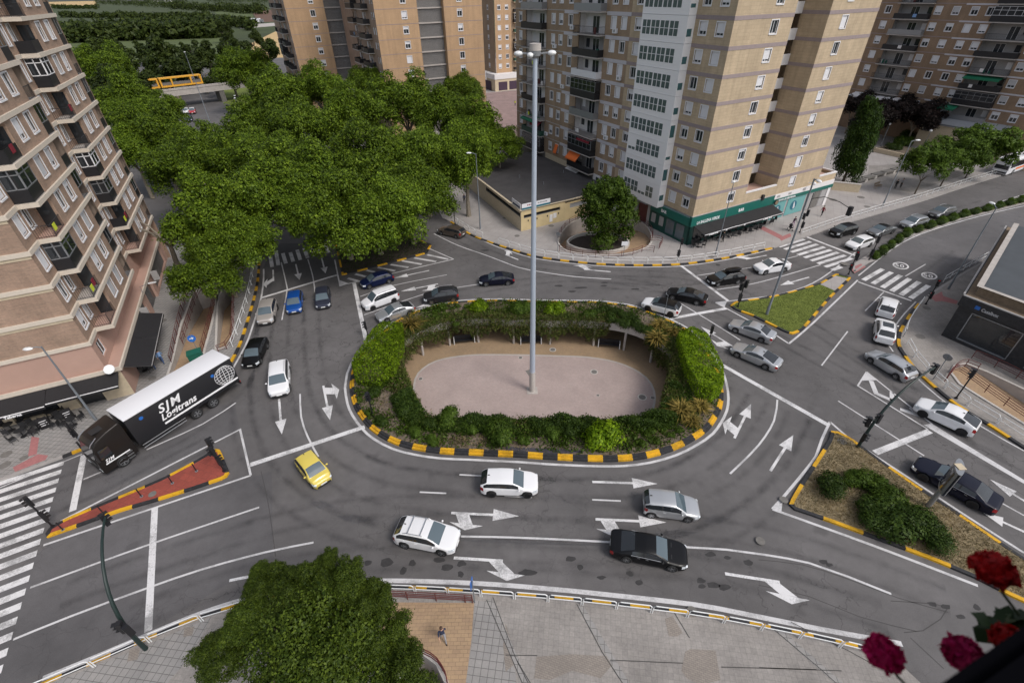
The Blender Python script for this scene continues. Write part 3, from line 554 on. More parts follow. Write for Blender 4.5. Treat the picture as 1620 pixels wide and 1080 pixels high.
pit('left_ramp', RAMP_LEFT, slope(G(280, 600), G(322, 455), -.05, -2.6), 'tan_pavers'); pit('left_ramp', RAMP_LEFT2, slope(G(352, 552), G(360, 442), -.3, -2.4), 'tan_pavers')
pit('front_ramp', RAMP_FRONT, lambda p: -3.4, 'concrete_dark'); pit('right_ramp', RAMP_RIGHT, slope(G(1512, 588), G(1700, 690), -.1, -1.8), 'tan_pavers')
# roundabout plaza
P = OPEN if area(OPEN) > 0 else OPEN[::-1]; isl_in = offset(ISL, .46 * inw(ISL), True); isl_in = isl_in if area(isl_in) > 0 else isl_in[::-1]
m = MB(); m.poly([(p.x, p.y) for p in isl_in], .24, 'soil', [[(p.x, p.y) for p in P]]); structure('island_soil', m)
m = MB(); m.skirt(P, -.8, .26, 'concrete_light', flip=True); m.skirt(offset(P, -.3, True), -.8, .26, 'concrete_light')
a, b = P, offset(P, -.3, True)
for i in range(len(a)):
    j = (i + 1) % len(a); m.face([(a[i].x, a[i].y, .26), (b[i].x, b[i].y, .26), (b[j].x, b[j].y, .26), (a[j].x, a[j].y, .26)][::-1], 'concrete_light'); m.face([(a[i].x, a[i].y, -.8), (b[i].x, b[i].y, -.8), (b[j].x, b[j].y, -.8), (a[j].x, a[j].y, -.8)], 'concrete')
structure('plaza_edge_beam', m)
W_ = offset(P, -5.6, True); W_ = [q if q.y > 37 else Vector((p.x, p.y, 0)) for p, q in zip(P, W_)]
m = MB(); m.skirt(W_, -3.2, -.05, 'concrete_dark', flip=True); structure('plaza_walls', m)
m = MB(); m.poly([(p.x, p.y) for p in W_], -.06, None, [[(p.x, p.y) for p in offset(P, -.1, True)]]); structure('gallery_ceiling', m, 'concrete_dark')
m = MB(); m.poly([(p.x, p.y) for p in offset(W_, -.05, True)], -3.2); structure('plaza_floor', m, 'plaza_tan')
PINK = spline(GL([(655, 612), (662, 590), (690, 571), (740, 562), (800, 561), (870, 562.5), (930, 565), (975, 573), (1010, 588), (1030, 607), (1036, 630), (1030, 655), (1020, 680), (960, 690), (850, 690), (720, 688), (672, 665), (657, 640)], -3.2), .8, True)
m = MB(); m.poly([(p.x, p.y) for p in PINK], -3.195); structure('plaza_paving', m, 'plaza_pink')
m = MB(); m.ribbon(PINK, .22, -3.19, None, True); structure('plaza_paving_edge', m, 'concrete')
for px, py, r_ in ((874.5, 553, .3), (940, 588, .32), (1016, 628, .36), (823.5, 565.5, .2), (946, 625, .14), (1032.5, 629, .2), (665.5, 599, .2)):
    c = G(px, py, -3.18); m = MB(); m.disc((0, 0, 0), (0, 0, 1), r_ * 1.3, .012, 14, 'concrete_light'); m.disc((0, 0, .01), (0, 0, 1), r_, .012, 14, 'concrete_dark'); tag(m.build('manhole_cover', loc=c), kind='structure')
m = MB(); m.poly(GL([(831, 586), (840, 584), (848, 592), (838, 596)], -3.185), -3.185); structure('drain_grate', m, 'concrete_dark')
# far landscape
m = MB()
m.poly(GL([(-200, 6), (152, 2), (153, 9), (-200, 16)], -.38), -.37, 'field_tan'); m.poly(GL([(395, 70), (440, 48), (470, 60), (470, 120), (405, 100)], -.38), -.38, 'field_tan'); m.poly(GL([(100, 70), (340, 58), (370, 66), (345, 95), (100, 100)], -.38), -.385, 'field_green'); m.poly(GL([(330, 12), (370, 8), (400, 20), (400, 32), (345, 24)], -.38), -.385, 'field_green')
m.poly(GL([(380, 40), (440, 36), (440, 41), (380, 46)], -.38), -.375, 'concrete'); m.poly(GL([(400, 22), (445, 12), (445, 34), (410, 36)], -.38), -.38, 'rust')
structure('fields', m)
# ------------------------------------------------------------------ vehicles
_wheel = {}
def wheel_parts(r, wd, rimmat, parent, pos, side):
    key = (r, wd, rimmat)
    if key not in _wheel:
        a = MB(); n = 18
        prof = [(r * .64, -wd / 2), (r * .93, -wd / 2), (r, -wd / 2 + .03), (r, wd / 2 - .03), (r * .93, wd / 2), (r * .64, wd / 2 - .005)]
        for k in range(n):
            w0, w1 = 2 * math.pi * k / n, 2 * math.pi * (k + 1) / n
            for (ra, ya), (rb, yb) in zip(prof, prof[1:]): a.face([(ra * math.cos(w0), ya, ra * math.sin(w0)), (ra * math.cos(w1), ya, ra * math.sin(w1)), (rb * math.cos(w1), yb, rb * math.sin(w1)), (rb * math.cos(w0), yb, rb * math.sin(w0))])
        b = MB(); b.disc((0, wd / 2 - .06, 0), (0, 1, 0), r * .65, .02, 16, 'rim_dark'); b.disc((0, wd / 2 - .03, 0), (0, 1, 0), r * .15, .05, 8, rimmat)
        for k in range(5):
            w0 = 2 * math.pi * k / 5
            for dw in (-.16, .16):
                c, s_ = math.cos(w0 + dw), math.sin(w0 + dw); p, q = Vector((c * r * .08, wd / 2 - .015, s_ * r * .08)), Vector((c * r * .63, wd / 2 - .015, s_ * r * .63)); e = Vector((-s_, 0, c)) * r * .055
                b.face([p - e, q - e, q + e, p + e], rimmat)
        ring = [(r * .60, wd / 2 - .01), (r * .66, wd / 2 - .004)]
        for k in range(n):
            w0, w1 = 2 * math.pi * k / n, 2 * math.pi * (k + 1) / n; (ra, ya), (rb, yb) = ring
            b.face([(ra * math.cos(w0), ya, ra * math.sin(w0)), (ra * math.cos(w1), ya, ra * math.sin(w1)), (rb * math.cos(w1), yb, rb * math.sin(w1)), (rb * math.cos(w0), yb, rb * math.sin(w0))], rimmat)
        t = a.build('tyre', 'rubber', smooth=True); rm = b.build('rim'); _wheel[key] = (t.data, rm.data); bpy.data.objects.remove(t); bpy.data.objects.remove(rm)
    t, rm = _wheel[key]
    e = bpy.data.objects.new('wheel', None); COL.objects.link(e); e.parent = parent; e.location = pos; e.empty_display_size = .1
    if side < 0: e.rotation_euler = (0, 0, math.pi)
    for nm, me in (('tyre', t), ('rim', rm)):
        o = bpy.data.objects.new(nm, me); COL.objects.link(o); o.parent = e

def lerp_pts(P, x):
    if x <= P[0][0]: return P[0][1]
    for (a, za), (b, zb) in zip(P, P[1:]):
        if x <= b:
            t = (x - a) / (b - a) if b > a else 0; return za + (zb - za) * t
    return P[-1][1]

TYPES = dict(
    hatch=dict(L=4.15, W=1.78, H=1.47, wb=2.6, oh=.82, cowl=1.0, rf=1.75, rr=3.55, rb=4.0, zc=.95, zt=1.0, nose=.72, r=.31),
    city=dict(L=3.45, W=1.63, H=1.47, wb=2.34, oh=.64, cowl=.72, rf=1.42, rr=2.95, rb=3.34, zc=.98, zt=1.0, nose=.74, r=.28),
    suv=dict(L=4.38, W=1.84, H=1.62, wb=2.64, oh=.88, cowl=1.05, rf=1.82, rr=3.75, rb=4.25, zc=1.06, zt=1.1, nose=.86, r=.345),
    sedan=dict(L=4.65, W=1.80, H=1.43, wb=2.7, oh=.9, cowl=1.2, rf=1.98, rr=3.2, rb=3.95, zc=.95, zt=1.02, nose=.72, trunk=1.0, r=.32),
    wagon=dict(L=4.7, W=1.82, H=1.47, wb=2.75, oh=.88, cowl=1.15, rf=1.92, rr=4.1, rb=4.58, zc=.96, zt=1.0, nose=.73, r=.32),
    coupe=dict(L=4.7, W=1.84, H=1.39, wb=2.8, oh=.86, cowl=1.2, rf=2.02, rr=3.05, rb=4.2, zc=.93, zt=.98, nose=.70, trunk=.95, r=.33),
    van=dict(L=4.4, W=1.80, H=1.82, wb=2.72, oh=.85, cowl=.92, rf=1.65, rr=4.15, rb=4.34, zc=1.08, zt=1.1, nose=.86, r=.32),
    limo=dict(L=5.15, W=1.93, H=1.46, wb=3.0, oh=.95, cowl=1.35, rf=2.1, rr=3.65, rb=4.45, zc=.98, zt=1.04, nose=.76, trunk=1.02, r=.36))

def car(name, label, cat, F, R, typ, paint, rot=None, rim='rim', roof=None, trim=None, group='cars in traffic at the roundabout', extras=(), **ov):
    S = dict(TYPES[typ]); S.update(ov); L, W, H = S['L'], S['W'], S['H']; r = S['r']
    a, b = G(*F, .6), G(*R, .6); c = (a + b) / 2; d = a - b
    hd = rad(rot) if rot is not None else math.atan2(d.y, d.x)
    root = thing(name, label, cat, (c.x, c.y, .009), group, hd)
    xw1, xw2 = S['oh'], S['oh'] + S['wb']; ra = r + .05; cl = .19 if typ not in ('suv', 'van') else .24
    zc, zt, cow, rf, rr_, rb = S['zc'], S['zt'], S['cowl'], S['rf'], S['rr'], S['rb']; tr = S.get('trunk')
    top = [(0, S['nose'] - .1), (.04, S['nose']), (.25, S['nose'] + .07), (cow - .35, zc - .05), (cow, zc), (cow + (rf - cow) * .5, zc + (H - .05 - zc) * .56), (rf, H - .06), (rf + .35, H - .01), ((rf + rr_) / 2, H), (rr_, H - .07 if tr else H - .06)]
    if tr: top += [(rr_ + (rb - rr_) * .5, tr + (H - .07 - tr) * .55), (rb, tr + .01), (L - .12, tr - .03), (L, tr - .14)]
    else: top += [(rb, zt + .05), (L - .03, zt - .06), (L, zt - .16)]
    belt = [(0, S['nose'] - .16), (.1, S['nose'] - .06), (.5, S['nose'] + .03), (cow, zc - .07), (rr_, zt - .02), (rb, (tr or zt) - .05), (L - .1, (tr or zt) - .1), (L, (tr or zt) - .2)]
    xs = {0, .03, .1, .22, .38, cow, cow + .12, (cow + rf) / 2, rf, rf + .3, (rf + rr_) / 2 - .04, (rf + rr_) / 2 + .05, rr_ - .25, rr_, (rr_ + rb) / 2, rb, L - .22, L - .1, L - .03, L}
    for xw in (xw1, xw2):
        for k in range(9): xs.add(xw - ra * math.cos(math.pi * k / 8))
    xs = sorted(x for x in xs if 0 <= x <= L); X = [xs[0]]
    for x in xs[1:]:
        if x - X[-1] > .022: X.append(x)
    X[-1] = L
    mid = (rf + rr_) / 2; wr = W * .5 * .76
    def ring(x):
        hw = W / 2
        if x < .6: hw *= 1 - .30 * ((.6 - x) / .6) ** 2.4
        if x > L - .5: hw *= 1 - .20 * ((x - L + .5) / .5) ** 2.4
        hw *= 1 - .02 * abs(x - L / 2) / (L / 2)
        zb = cl
        for xw in (xw1, xw2):
            if abs(x - xw) < ra: zb = max(zb, r + math.sqrt(max(0, ra * ra - (x - xw) ** 2)) * .98)
        if x < .1 or x > L - .1: zb = max(zb, .26)
        zt_, zs = lerp_pts(top, x), lerp_pts(belt, x)
        z2 = max(zb + .12, zb + (zs - zb) * .58); z1 = max(zb + .05, min(zb + .13, z2 - .04))
        if x <= cow or x >= (rb if tr else L - .02):
            y4 = hw * .86; z4 = min(zt_ - .015, zs + (zt_ - zs) * .62)
        else:
            kf = min(1, (x - cow) / (rf - cow)); kb = min(1, (rb - x) / (rb - rr_)) if x > rr_ else 1; k = max(0, min(kf, kb))
            y4 = (hw * .88) * (1 - k) + wr * k * (hw / (W / 2)) ; z4 = zt_ - .015 - .05 * k
        ys = hw * .965
        def mixp(t, bulge=0): return (ys + (y4 - ys) * t + bulge, zs + (z4 - zs) * t)
        return [(hw * .93, zb), (hw * .985, z1), (hw, z2), (ys, zs), mixp(.12, .004), mixp(.88, .012), (y4, z4), (y4 * .93, z4 + (zt_ - z4) * .35), (y4 * .55, zt_ - .012), (0, zt_)]
    RG = [ring(x) for x in X]; NR = 10
    parts = {}
    def put(key, mat, pts, sm=True):
        parts.setdefault(key, (MB(), mat))[0].face(pts)
    P = lambda i, k, s: (L / 2 - X[i], RG[i][k][0] * s, RG[i][k][1])
    dA, dB, dC = cow + .12, mid, rr_ - .02
    rearq = typ in ('suv', 'van', 'wagon', 'hatch', 'city')
    lowtrim = trim or ('plastic' if typ == 'suv' else paint)
    for i in range(len(X) - 1):
        xm = (X[i] + X[i + 1]) / 2
        for s in (1, -1):
            for k in range(NR - 1):
                key, mat = 'body', paint
                if k == 0: key, mat = ('sill', lowtrim) if lowtrim != paint else ('body', paint)
                elif k in (1, 2) and dA + .1 < xm < dC and not any(abs(xm - xw) < ra - .01 for xw in (xw1, xw2)): key, mat = ('door_f%d' % s if xm < dB else 'door_r%d' % s), paint
                elif k == 2 and .03 < xm < .36: key, mat = 'headlight%d' % s, 'headlight'
                elif k == 2 and xm > L - .22: key, mat = 'taillight%d' % s, 'taillight'
                elif k == 4:
                    if cow + .3 < xm < (rr_ + (.28 if rearq else .15)):
                        if abs(xm - mid) < .045: mat = 'plastic'; key = 'pillar%d' % s
                        else: key, mat = ('side_window_f%d' % s if xm < mid else 'side_window_r%d' % s), 'glass_dark'
                elif k in (7, 8):
                    if cow < xm < rf: key, mat = 'windscreen', 'glass_blue'
                    elif rr_ < xm < rb: key, mat = 'rear_window', 'glass_dark'
                if roof and k >= 6 and rf <= xm <= rr_ or (roof and k in (5, 6) and cow + .3 < xm < rb): key, mat = 'roof', roof
                q = [P(i, k, s), P(i + 1, k, s), P(i + 1, k + 1, s), P(i, k + 1, s)]
                put(key, mat, q if s < 0 else q[::-1])
    for i, end in ((0, 1), (len(X) - 1, -1)):
        for k in range(NR - 1):
            q = [P(i, k, 1), P(i, k + 1, 1), P(i, k + 1, -1), P(i, k, -1)]
            if k == 0: key, mat = 'bumper_f' if end > 0 else 'bumper_r', 'plastic'
            elif k == 1 and end > 0: key, mat = 'grille', 'plastic'
            else: key, mat = 'body', paint
            put(key, mat, q if end > 0 else q[::-1])
    NAMES = dict(sill='sill_trim', bumper_f='front_bumper', bumper_r='rear_bumper')
    order = sorted(parts); doors = []
    for key in order:
        mb, mat = parts[key]; nm = key.rstrip('-1'); nm = nm[:-2] if nm[-2:] in ('_f', '_r') and not nm.startswith('bumper') else nm
        nm = NAMES.get(nm, nm)
        o = mb.build(nm, mat, root, smooth=False)
        bm = bmesh.new(); bm.from_mesh(o.data); bmesh.ops.remove_doubles(bm, verts=bm.verts, dist=.001); bm.to_mesh(o.data); bm.free()
        o.data.polygons.foreach_set('use_smooth', [True] * len(o.data.polygons)); o.data.set_sharp_from_angle(angle=rad(48))
        if nm == 'door': doors.append((o, key))
    m = MB()
    for o, key in doors:
        s = 1 if key.endswith('1') and not key.endswith('-1') else -1; f = '_f' in key; h = MB(); hx = L / 2 - ((dB if f else dC - .12) - .16)
        h.box((hx, s * W * .497, lerp_pts(belt, L / 2 - hx) - .13), (.17, .03, .03)); h.build('handle', 'steel' if 'chrome' in extras else paint, o)
    m.box((0, 0, .46), (L - .5, W - .5, .42)); m.box((L / 2 - xw1, 0, .5), (.8, W - .52, .3)); m.build('underbody', 'void', root)
    for xw in (xw1, xw2):
        for s in (1, -1): wheel_parts(r, .21, rim, root, (L / 2 - xw, s * (W / 2 - .115), r), s)
    for s in (1, -1):
        m = MB(); m.sphere((L / 2 - cow - .33, s * (W / 2 + .08), lerp_pts(belt, cow + .3) + .08), .1, 8, 6, None, (.75, 1.0, .7)); m.build('mirror', 'plastic' if 'blackmirror' in extras else paint, root, True)
        # lamps sit slightly proud of the bodywork
        m = MB(); m.sphere((L / 2 - .12, s * W * .36, S['nose'] - .09), .13, 8, 6, None, (.85, 1.15, .5)); m.build('headlight', 'headlight', root, True)
    for e in (1, -1):
        m = MB(); m.box((e * (L / 2 + .01), 0, .48 if e > 0 else .62), (.02, .48, .11)); m.build('number_plate', 'plate', root)
    if 'rails' in extras:
        for s in (1, -1):
            m = MB(); y = wr * .96 * s; m.tube([(L / 2 - rf - .2, y, H - .06), (L / 2 - rf - .35, y, H + .03), (L / 2 - rr_ + .35, y, H + .02), (L / 2 - rr_ + .2, y, H - .06)], .02, 6); m.build('roof_rail', 'steel', root)
    if 'bars' in extras:
        for x in (rf + .5, rr_ - .55):
            m = MB(); m.box((L / 2 - x, 0, H + .05), (.06, wr * 1.95, .03)); m.build('roof_bar', 'steel', root)
    if 'box' in extras:
        m = MB(); x0, x1 = L / 2 - rf - .15, L / 2 - rr_ - .1; n = 8
        for i in range(n):
            for k in range(12):
                def q(i, k):
                    t = i / n; sc = (1 - abs(2 * t - 1) ** 4 * .55); w0 = 2 * math.pi * k / 12; return (x0 + (x1 - x0) * t, math.copysign(abs(math.cos(w0)) ** .6, math.cos(w0)) * .40 * sc, H + .24 + math.copysign(abs(math.sin(w0)) ** .6, math.sin(w0)) * .19 * sc)
                m.face([q(i, k), q(i, k + 1), q(i + 1, k + 1), q(i + 1, k)])
        for t in (0, 1): m.face([q(t * n, k) for k in range(12)])
        m.build('roof_box', paint, root, True, sharp=60)
    if 'sunroof' in extras:
        m = MB(); m.box((L / 2 - rf - .75, 0, H - .004), (.95, wr * 1.35, .02)); m.build('sunroof', 'glass_dark', root)
    if 'chrome' in extras:
        for s in (1, -1):
            m = MB(); m.tube([(L / 2 - x, s * (W * .5 * .965 + .006), lerp_pts(belt, x) + .01) for x in (cow + .25, mid, rr_ + .2)], .014, 5); m.build('window_trim', 'steel', root)
    if 'aerial' in extras: m = MB(); m.sphere((L / 2 - rr_ + .12, 0, H - .02), .06, 6, 5, None, (1.6, .5, .9)); m.build('aerial', 'plastic', root)
    if 'vents' in extras:
        for s in (1, -1): m = MB(); m.box((L / 2 - cow + .25, s * .42, zc - .035), (.06, .32, .02)); m.build('bonnet_vent', 'plastic', root)
    return root

for nm, c, mt in [('white', (.78, .78, .80), 0), ('silver', (.50, .51, .53), .6), ('beige', (.50, .46, .43), .4), ('blue', (.012, .085, .36), .3), ('dkblue', (.008, .014, .055), .3), ('navy', (.005, .006, .018), .1), ('black', (.004, .004, .005), .0), ('slate', (.045, .05, .075), .4), ('char', (.035, .035, .04), .4), ('yellow', (.68, .54, .10), .0), ('bronze', (.14, .11, .09), .5), ('lgray', (.40, .42, .45), .6), ('mgray', (.20, .205, .215), .6), ('lorry', (.018, .015, .014), .2), ('red', (.45, .02, .03), .1)]: carpaint('car_' + nm, c, mt)
E = ('aerial',)
car('beige_suv', 'beige compact SUV in the leftmost lane by the kerb', 'car', (419, 511), (427, 478), 'suv', 'car_beige', rot=-76, extras=E, L=4.4, rim='rim_dark')
car('blue_car', 'bright blue hatchback just past the stop line', 'car', (464.8, 494), (468, 462), 'hatch', 'car_blue', rot=-74, extras=E, L=4.3)
car('dark_hatchback', 'dark slate hatchback right of the blue car', 'car', (511.5, 486.5), (510, 455.5), 'hatch', 'car_slate', rot=-73, extras=E, L=4.3)
car('black_car', 'black hatchback behind the lorry, on the left bend', 'car', (395.4, 578), (412, 536.5), 'hatch', 'car_black', rot=-82, extras=E, L=4.4)
car('white_suv', 'white SUV driving over the straight-ahead arrow', 'car', (441.5, 627), (442.8, 573), 'suv', 'car_white', rot=-70.5, extras=('rails', 'aerial'), L=4.75, W=1.9, oh=.9, wb=2.85, rr=4.1, rb=4.62)
car('yellow_car', 'small yellow city car turning at the bottom left', 'car', (514, 764.6), (477.8, 720.6), 'city', 'car_yellow', rot=-46, extras=E + ('blackmirror',) * 0)
car('blue_estate', 'dark blue estate car beside the hatched island', 'car', (572.4, 449), (619, 436), 'hatch', 'car_dkblue', rot=-149, extras=E, L=4.2)
car('white_van', 'white passenger van with black roof bars', 'van', (577.6, 482.6), (624.3, 465.8), 'van', 'car_white', rot=-143, extras=('rails',), rim='rim_dark')
car('silver_saloon', 'silver saloon nearest the striped grass plant', 'car', (599.6, 500.7), (650.2, 485.2), 'coupe', 'car_silver', rot=-148, extras=E, L=4.45, H=1.42)
car('black_suv', 'charcoal black boxy SUV behind the white van', 'car', (672.2, 471), (722.8, 465.8), 'suv', 'car_char', rot=-170, extras=('rails', 'aerial'), L=4.2, H=1.6, rim='rim')
car('navy_liftback', 'navy saloon alone above the central island', 'car', (759, 442.4), (812.2, 439.8), 'coupe', 'car_navy', rot=-176, extras=E, L=4.5)
car('brown_estate', 'brown estate car half under the plane trees', 'car', (701, 361), (728, 371), 'wagon', 'car_bronze', rot=149, L=4.5)
car('white_crossover', 'white crossover with a black roof by the island', 'car', (1017.8, 477.4), (1074.8, 493), 'suv', 'car_white', rot=147.5, roof='car_black', extras=E, rim='rim_dark', L=4.3, H=1.56)
car('black_saloon', 'black fastback beside the black-roofed white crossover', 'car', (1058, 460.6), (1116.3, 473.5), 'coupe', 'car_black', rot=151, extras=E, L=4.65, H=1.41)
car('black_estate', 'black estate car carrying a long roof box', 'car', (1120.2, 443.7), (1176, 436), 'wagon', 'car_black', rot=-168, extras=('rails', 'box', 'aerial'), L=4.8)
car('white_fastback', 'white coupe SUV behind the estate with roof box', 'car', (1195.4, 425.6), (1246.7, 417.8), 'coupe', 'car_white', rot=-167, extras=E, L=4.7, H=1.6, zc=1.05, nose=.84, trunk=1.12, zt=1.1, r=.35)
car('silver_sedan', 'silver saloon nearer the grass island of its pair', 'car', (1156.5, 509.8), (1224.6, 534.5), 'sedan', 'car_silver', rot=137.5, extras=E, L=4.6)
car('silver_coupe', 'silver coupe nearer the central island of its pair', 'car', (1160.4, 546.9), (1233.7, 578), 'coupe', 'car_silver', rot=134.5, extras=E, L=4.7)
car('black_crossover', 'black crossover first in the kerbside lane by the crossing', 'car', (1314, 369.3), (1353.3, 360.4), 'suv', 'car_black', rot=-158, extras=E, H=1.56, trim='car_black')
car('white_hatchback', 'white hatchback waiting at the stop line beside the median', 'car', (1340, 390), (1380, 378), 'hatch', 'car_white', rot=-155, extras=E, L=4.35)
car('grey_saloon', 'dark grey saloon behind the waiting white hatchback', 'car', (1377.8, 368.5), (1411.9, 358.9), 'coupe', 'car_mgray', rot=-156, extras=E, roof='car_black')
car('grey_suv', 'pale grey SUV third along the median hedge', 'car', (1425.6, 356.9), (1465.7, 347.8), 'suv', 'car_lgray', rot=-158, extras=('rails',), L=4.5)
car('grey_suv', 'mid grey SUV last in the queue along the median', 'car', (1470.9, 340), (1509.8, 332.2), 'suv', 'car_mgray', rot=-160, extras=('rails',), L=4.5)
car('white_suv', 'white SUV leaving just below the right-hand crossing', 'car', (1408.7, 474.8), (1398.3, 498.2), 'suv', 'car_white', rot=50, extras=E, L=4.3)
car('white_suv', 'white SUV with a dark sunroof next to the bend', 'car', (1399.6, 508.5), (1398.3, 539.6), 'suv', 'car_white', rot=57, extras=('sunroof', 'rails'), L=4.4)
car('silver_hatchback', 'silver hatchback pulling away along the right kerb', 'car', (1382.8, 559.8), (1436, 593.5), 'hatch', 'car_silver', rot=110, extras=E, L=4.3)
car('white_crossover', 'white electric crossover with black wheels by the white railing', 'car', (1455.4, 638.9), (1539.6, 677.8), 'suv', 'car_white', rot=128, extras=E, rim='rim_dark', L=4.27, H=1.6, oh=.8, wb=2.75, trim='car_white', rr=3.1, rb=4.15, zt=1.12)
car('navy_limousine', 'long navy saloon beside the dry grass island', 'car', (1451.5, 732.2), (1576, 799.6), 'limo', 'car_navy', rot=126.7, extras=('chrome',), rim='rim_dark')
car('white_crossover', 'white crossover with a black tailgate below the central island', 'car', (848.3, 765), (764.2, 763.3), 'suv', 'car_white', rot=-3, extras=E, rim='rim_dark', L=4.23, H=1.55, oh=.78, wb=2.65)
car('white_suv', 'white SUV with chrome roof rails nearest the camera', 'car', (720, 855), (632.5, 840), 'suv', 'car_white', rot=-13, extras=('rails', 'bars', 'aerial'), L=4.36, H=1.6)
car('silver_hatchback', 'silver five-door hatchback in front of the white arrow', 'car', (1103, 803.7), (1020.7, 794.8), 'hatch', 'car_silver', rot=-9.5, extras=E, L=3.85, H=1.5, wb=2.5)
car('black_saloon', 'glossy black saloon with a bonnet vent, nearest the camera', 'car', (1085.2, 880.7), (967.4, 857), 'limo', 'car_black', rot=-13.5, extras=('chrome', 'vents'), L=4.92, W=1.87, H=1.41, wb=2.86, r=.34, cowl=1.3, rf=2.05, rr=3.4, rb=4.25)
# cars on the far road beneath the railway bridge
car('red_car', 'tiny red car on the far road below the railway bridge', 'car', (301, 184), (308, 169), 'suv', 'car_red', rot=-65, group='far cars by the railway bridge', roof='car_white', L=4.6)
car('white_car', 'tiny white car left of the red one by the bridge', 'car', (291, 182), (297, 170), 'hatch', 'car_white', rot=-65, group='far cars by the railway bridge')
car('dark_car', 'tiny dark blue car nearest us on the far road', 'car', (296, 193), (302, 183), 'hatch', 'car_dkblue', rot=-65, group='far cars by the railway bridge')

# ------------------------------------------------------------------ box lorry
def lorry():
    w1 = Vector((-31.317, 25.771, 0)); hd = rad(59.06 + 180); u = Vector((math.cos(hd), math.sin(hd), 0)); lf = Vector((-u.y, u.x, 0))
    org = w1 - lf * 1.2; org.z = .008
    T = thing('box_lorry', 'black box lorry with a white roof and globe lettering', 'lorry', org, None, hd)
    def rbox(c, size, bev, name, mat, par=T, seg=2):
        m = MB(); m.box(c, size); o = m.build(name, mat, par); bm = bmesh.new(); bm.from_mesh(o.data); bmesh.ops.bevel(bm, geom=bm.edges[:], offset=bev, segments=seg, profile=.5, affect='EDGES'); bm.to_mesh(o.data); bm.free()
        o.data.polygons.foreach_set('use_smooth', [True] * len(o.data.polygons)); o.data.set_sharp_from_angle(angle=rad(40)); return o
    # cab: a lofted shell, raked screen and roof deflector
    m = MB(); prof = [(1.38, .42), (1.42, 1.0), (1.36, 1.85), (1.05, 2.95), (.75, 3.3), (-.1, 3.55), (-1.05, 3.75), (-1.2, 3.7), (-1.2, .6)]
    wid = [1.18, 1.24, 1.22, 1.1, 1.02, .98, .98, 1.0, 1.22]
    for i in range(len(prof) - 1):
        (x0, z0), (x1, z1) = prof[i], prof[i + 1]; a, b = wid[i], wid[i + 1]; m.face([(x0, -a, z0), (x0, a, z0), (x1, b, z1), (x1, -b, z1)][::1], None)
    for s in (1, -1):
        q = [(x, s * wd, z) for (x, z), wd in zip(prof, wid)]; m.face(q if s < 0 else q[::-1])
    cab = m.build('cab', 'car_lorry', T)
    bm = bmesh.new(); bm.from_mesh(cab.data); bmesh.ops.remove_doubles(bm, verts=bm.verts, dist=.001); bmesh.ops.recalc_face_normals(bm, faces=bm.faces[:]); bmesh.ops.bevel(bm, geom=bm.edges[:], offset=.07, segments=2, profile=.5, affect='EDGES'); bm.to_mesh(cab.data); bm.free()
    cab.data.polygons.foreach_set('use_smooth', [True] * len(cab.data.polygons)); cab.data.set_sharp_from_angle(angle=rad(40))
    m = MB(); m.face([(1.375, -1.08, 1.9), (1.375, 1.08, 1.9), (1.09, .98, 2.88), (1.09, -.98, 2.88)]); m.build('windscreen', 'glass_dark', T)
    for s in (1, -1):
        m = MB(); q = [(1.1, s * 1.262, 1.75), (.25, s * 1.262, 1.75), (.25, s * 1.19, 2.6), (.95, s * 1.17, 2.6)]; m.face(q if s > 0 else q[::-1]); m.build('side_window', 'glass_dark', T)
        m = MB(); m.box((1.25, s * 1.38, 2.2), (.12, .22, .75)); m.build('mirror', 'plastic', T)
        m = MB(); m.box((1.40, s * .9, .78), (.06, .38, .2)); m.build('headlight', 'headlight', T)
        m = MB(); m.fbox(Vector((0, 0, 0)), Vector((1, 0, 0)), Vector((0, s, 0)), -.75, 1.0, 1.235, 1.262, 1.18, 1.28); m.build('side_stripe', 'white_text', T)
        m = MB(); m.tube([(1.15, s * .9, 3.02), (1.02, s * .9, 3.22), (.5, s * .86, 3.52)], .035, 6); m.build('air_horn', 'steel', T)
        for k in range(3): m = MB(); m.box((-.62, s * 1.2, .5 + .28 * k), (.45, .18, .05)); m.build('step', 'steel', T)
    m = MB(); m.box((.1, 0, 3.56), (.85, .7, .06)); m.build('roof_hatch', 'plastic', T)
    m = MB(); m.box((1.41, 0, 1.45), (.05, 1.7, .5)); m.box((1.43, 0, .6), (.05, 2.0, .28)); m.build('grille', 'plastic', T)
    textmesh('SJM', .42, 'white_text', 'cab_lettering', T, frame((.95, 1.268, 1.36), (-1, 0, 0), (0, 0, 1)), shear=.35, bold=.01, extrude=.003, gap=1.2, sx=.85)
    # load box
    bx = rbox((-6.0, 0, 2.42), (9.15, 2.5, 2.74), .05, 'load_box', 'black_metal')
    rf = rbox((-6.0, 0, 3.81), (9.2, 2.56, .12), .04, 'box_roof', 'white_alu')
    for s in (1, -1):
        m = MB(); sx = Vector((1, 0, 0)); m.fbox(Vector((0, 0, 0)), sx, Vector((0, s, 0)), -10.5, -3.7, 1.252, 1.262, 1.42, 1.6, 'white_text'); m.build('side_stripe', None, T)
        m = MB(); m.tube([(-1.6, s * 1.2, .55), (-5.2, s * 1.2, .55)], .035, 6); m.tube([(-1.6, s * 1.2, .85), (-5.2, s * 1.2, .85)], .035, 6); m.build('side_guard', 'steel', T)
    Mt = lambda x, z: frame((x, 1.254, z), (-1, 0, 0), (0, 0, 1))
    textmesh('SJM', 1.12, 'white_text', 'side_lettering', T, Mt(-3.7, 2.62), shear=.3, bold=.022, extrude=.004, sx=.95, gap=1.22); textmesh('Logitrans', .86, 'white_text', 'side_lettering', T, Mt(-3.62, 1.86), shear=.3, bold=.022, extrude=.004, sx=.9, gap=1.04)
    m = MB(); c = Vector((-9.55, 1.262, 2.5)); R_ = .92
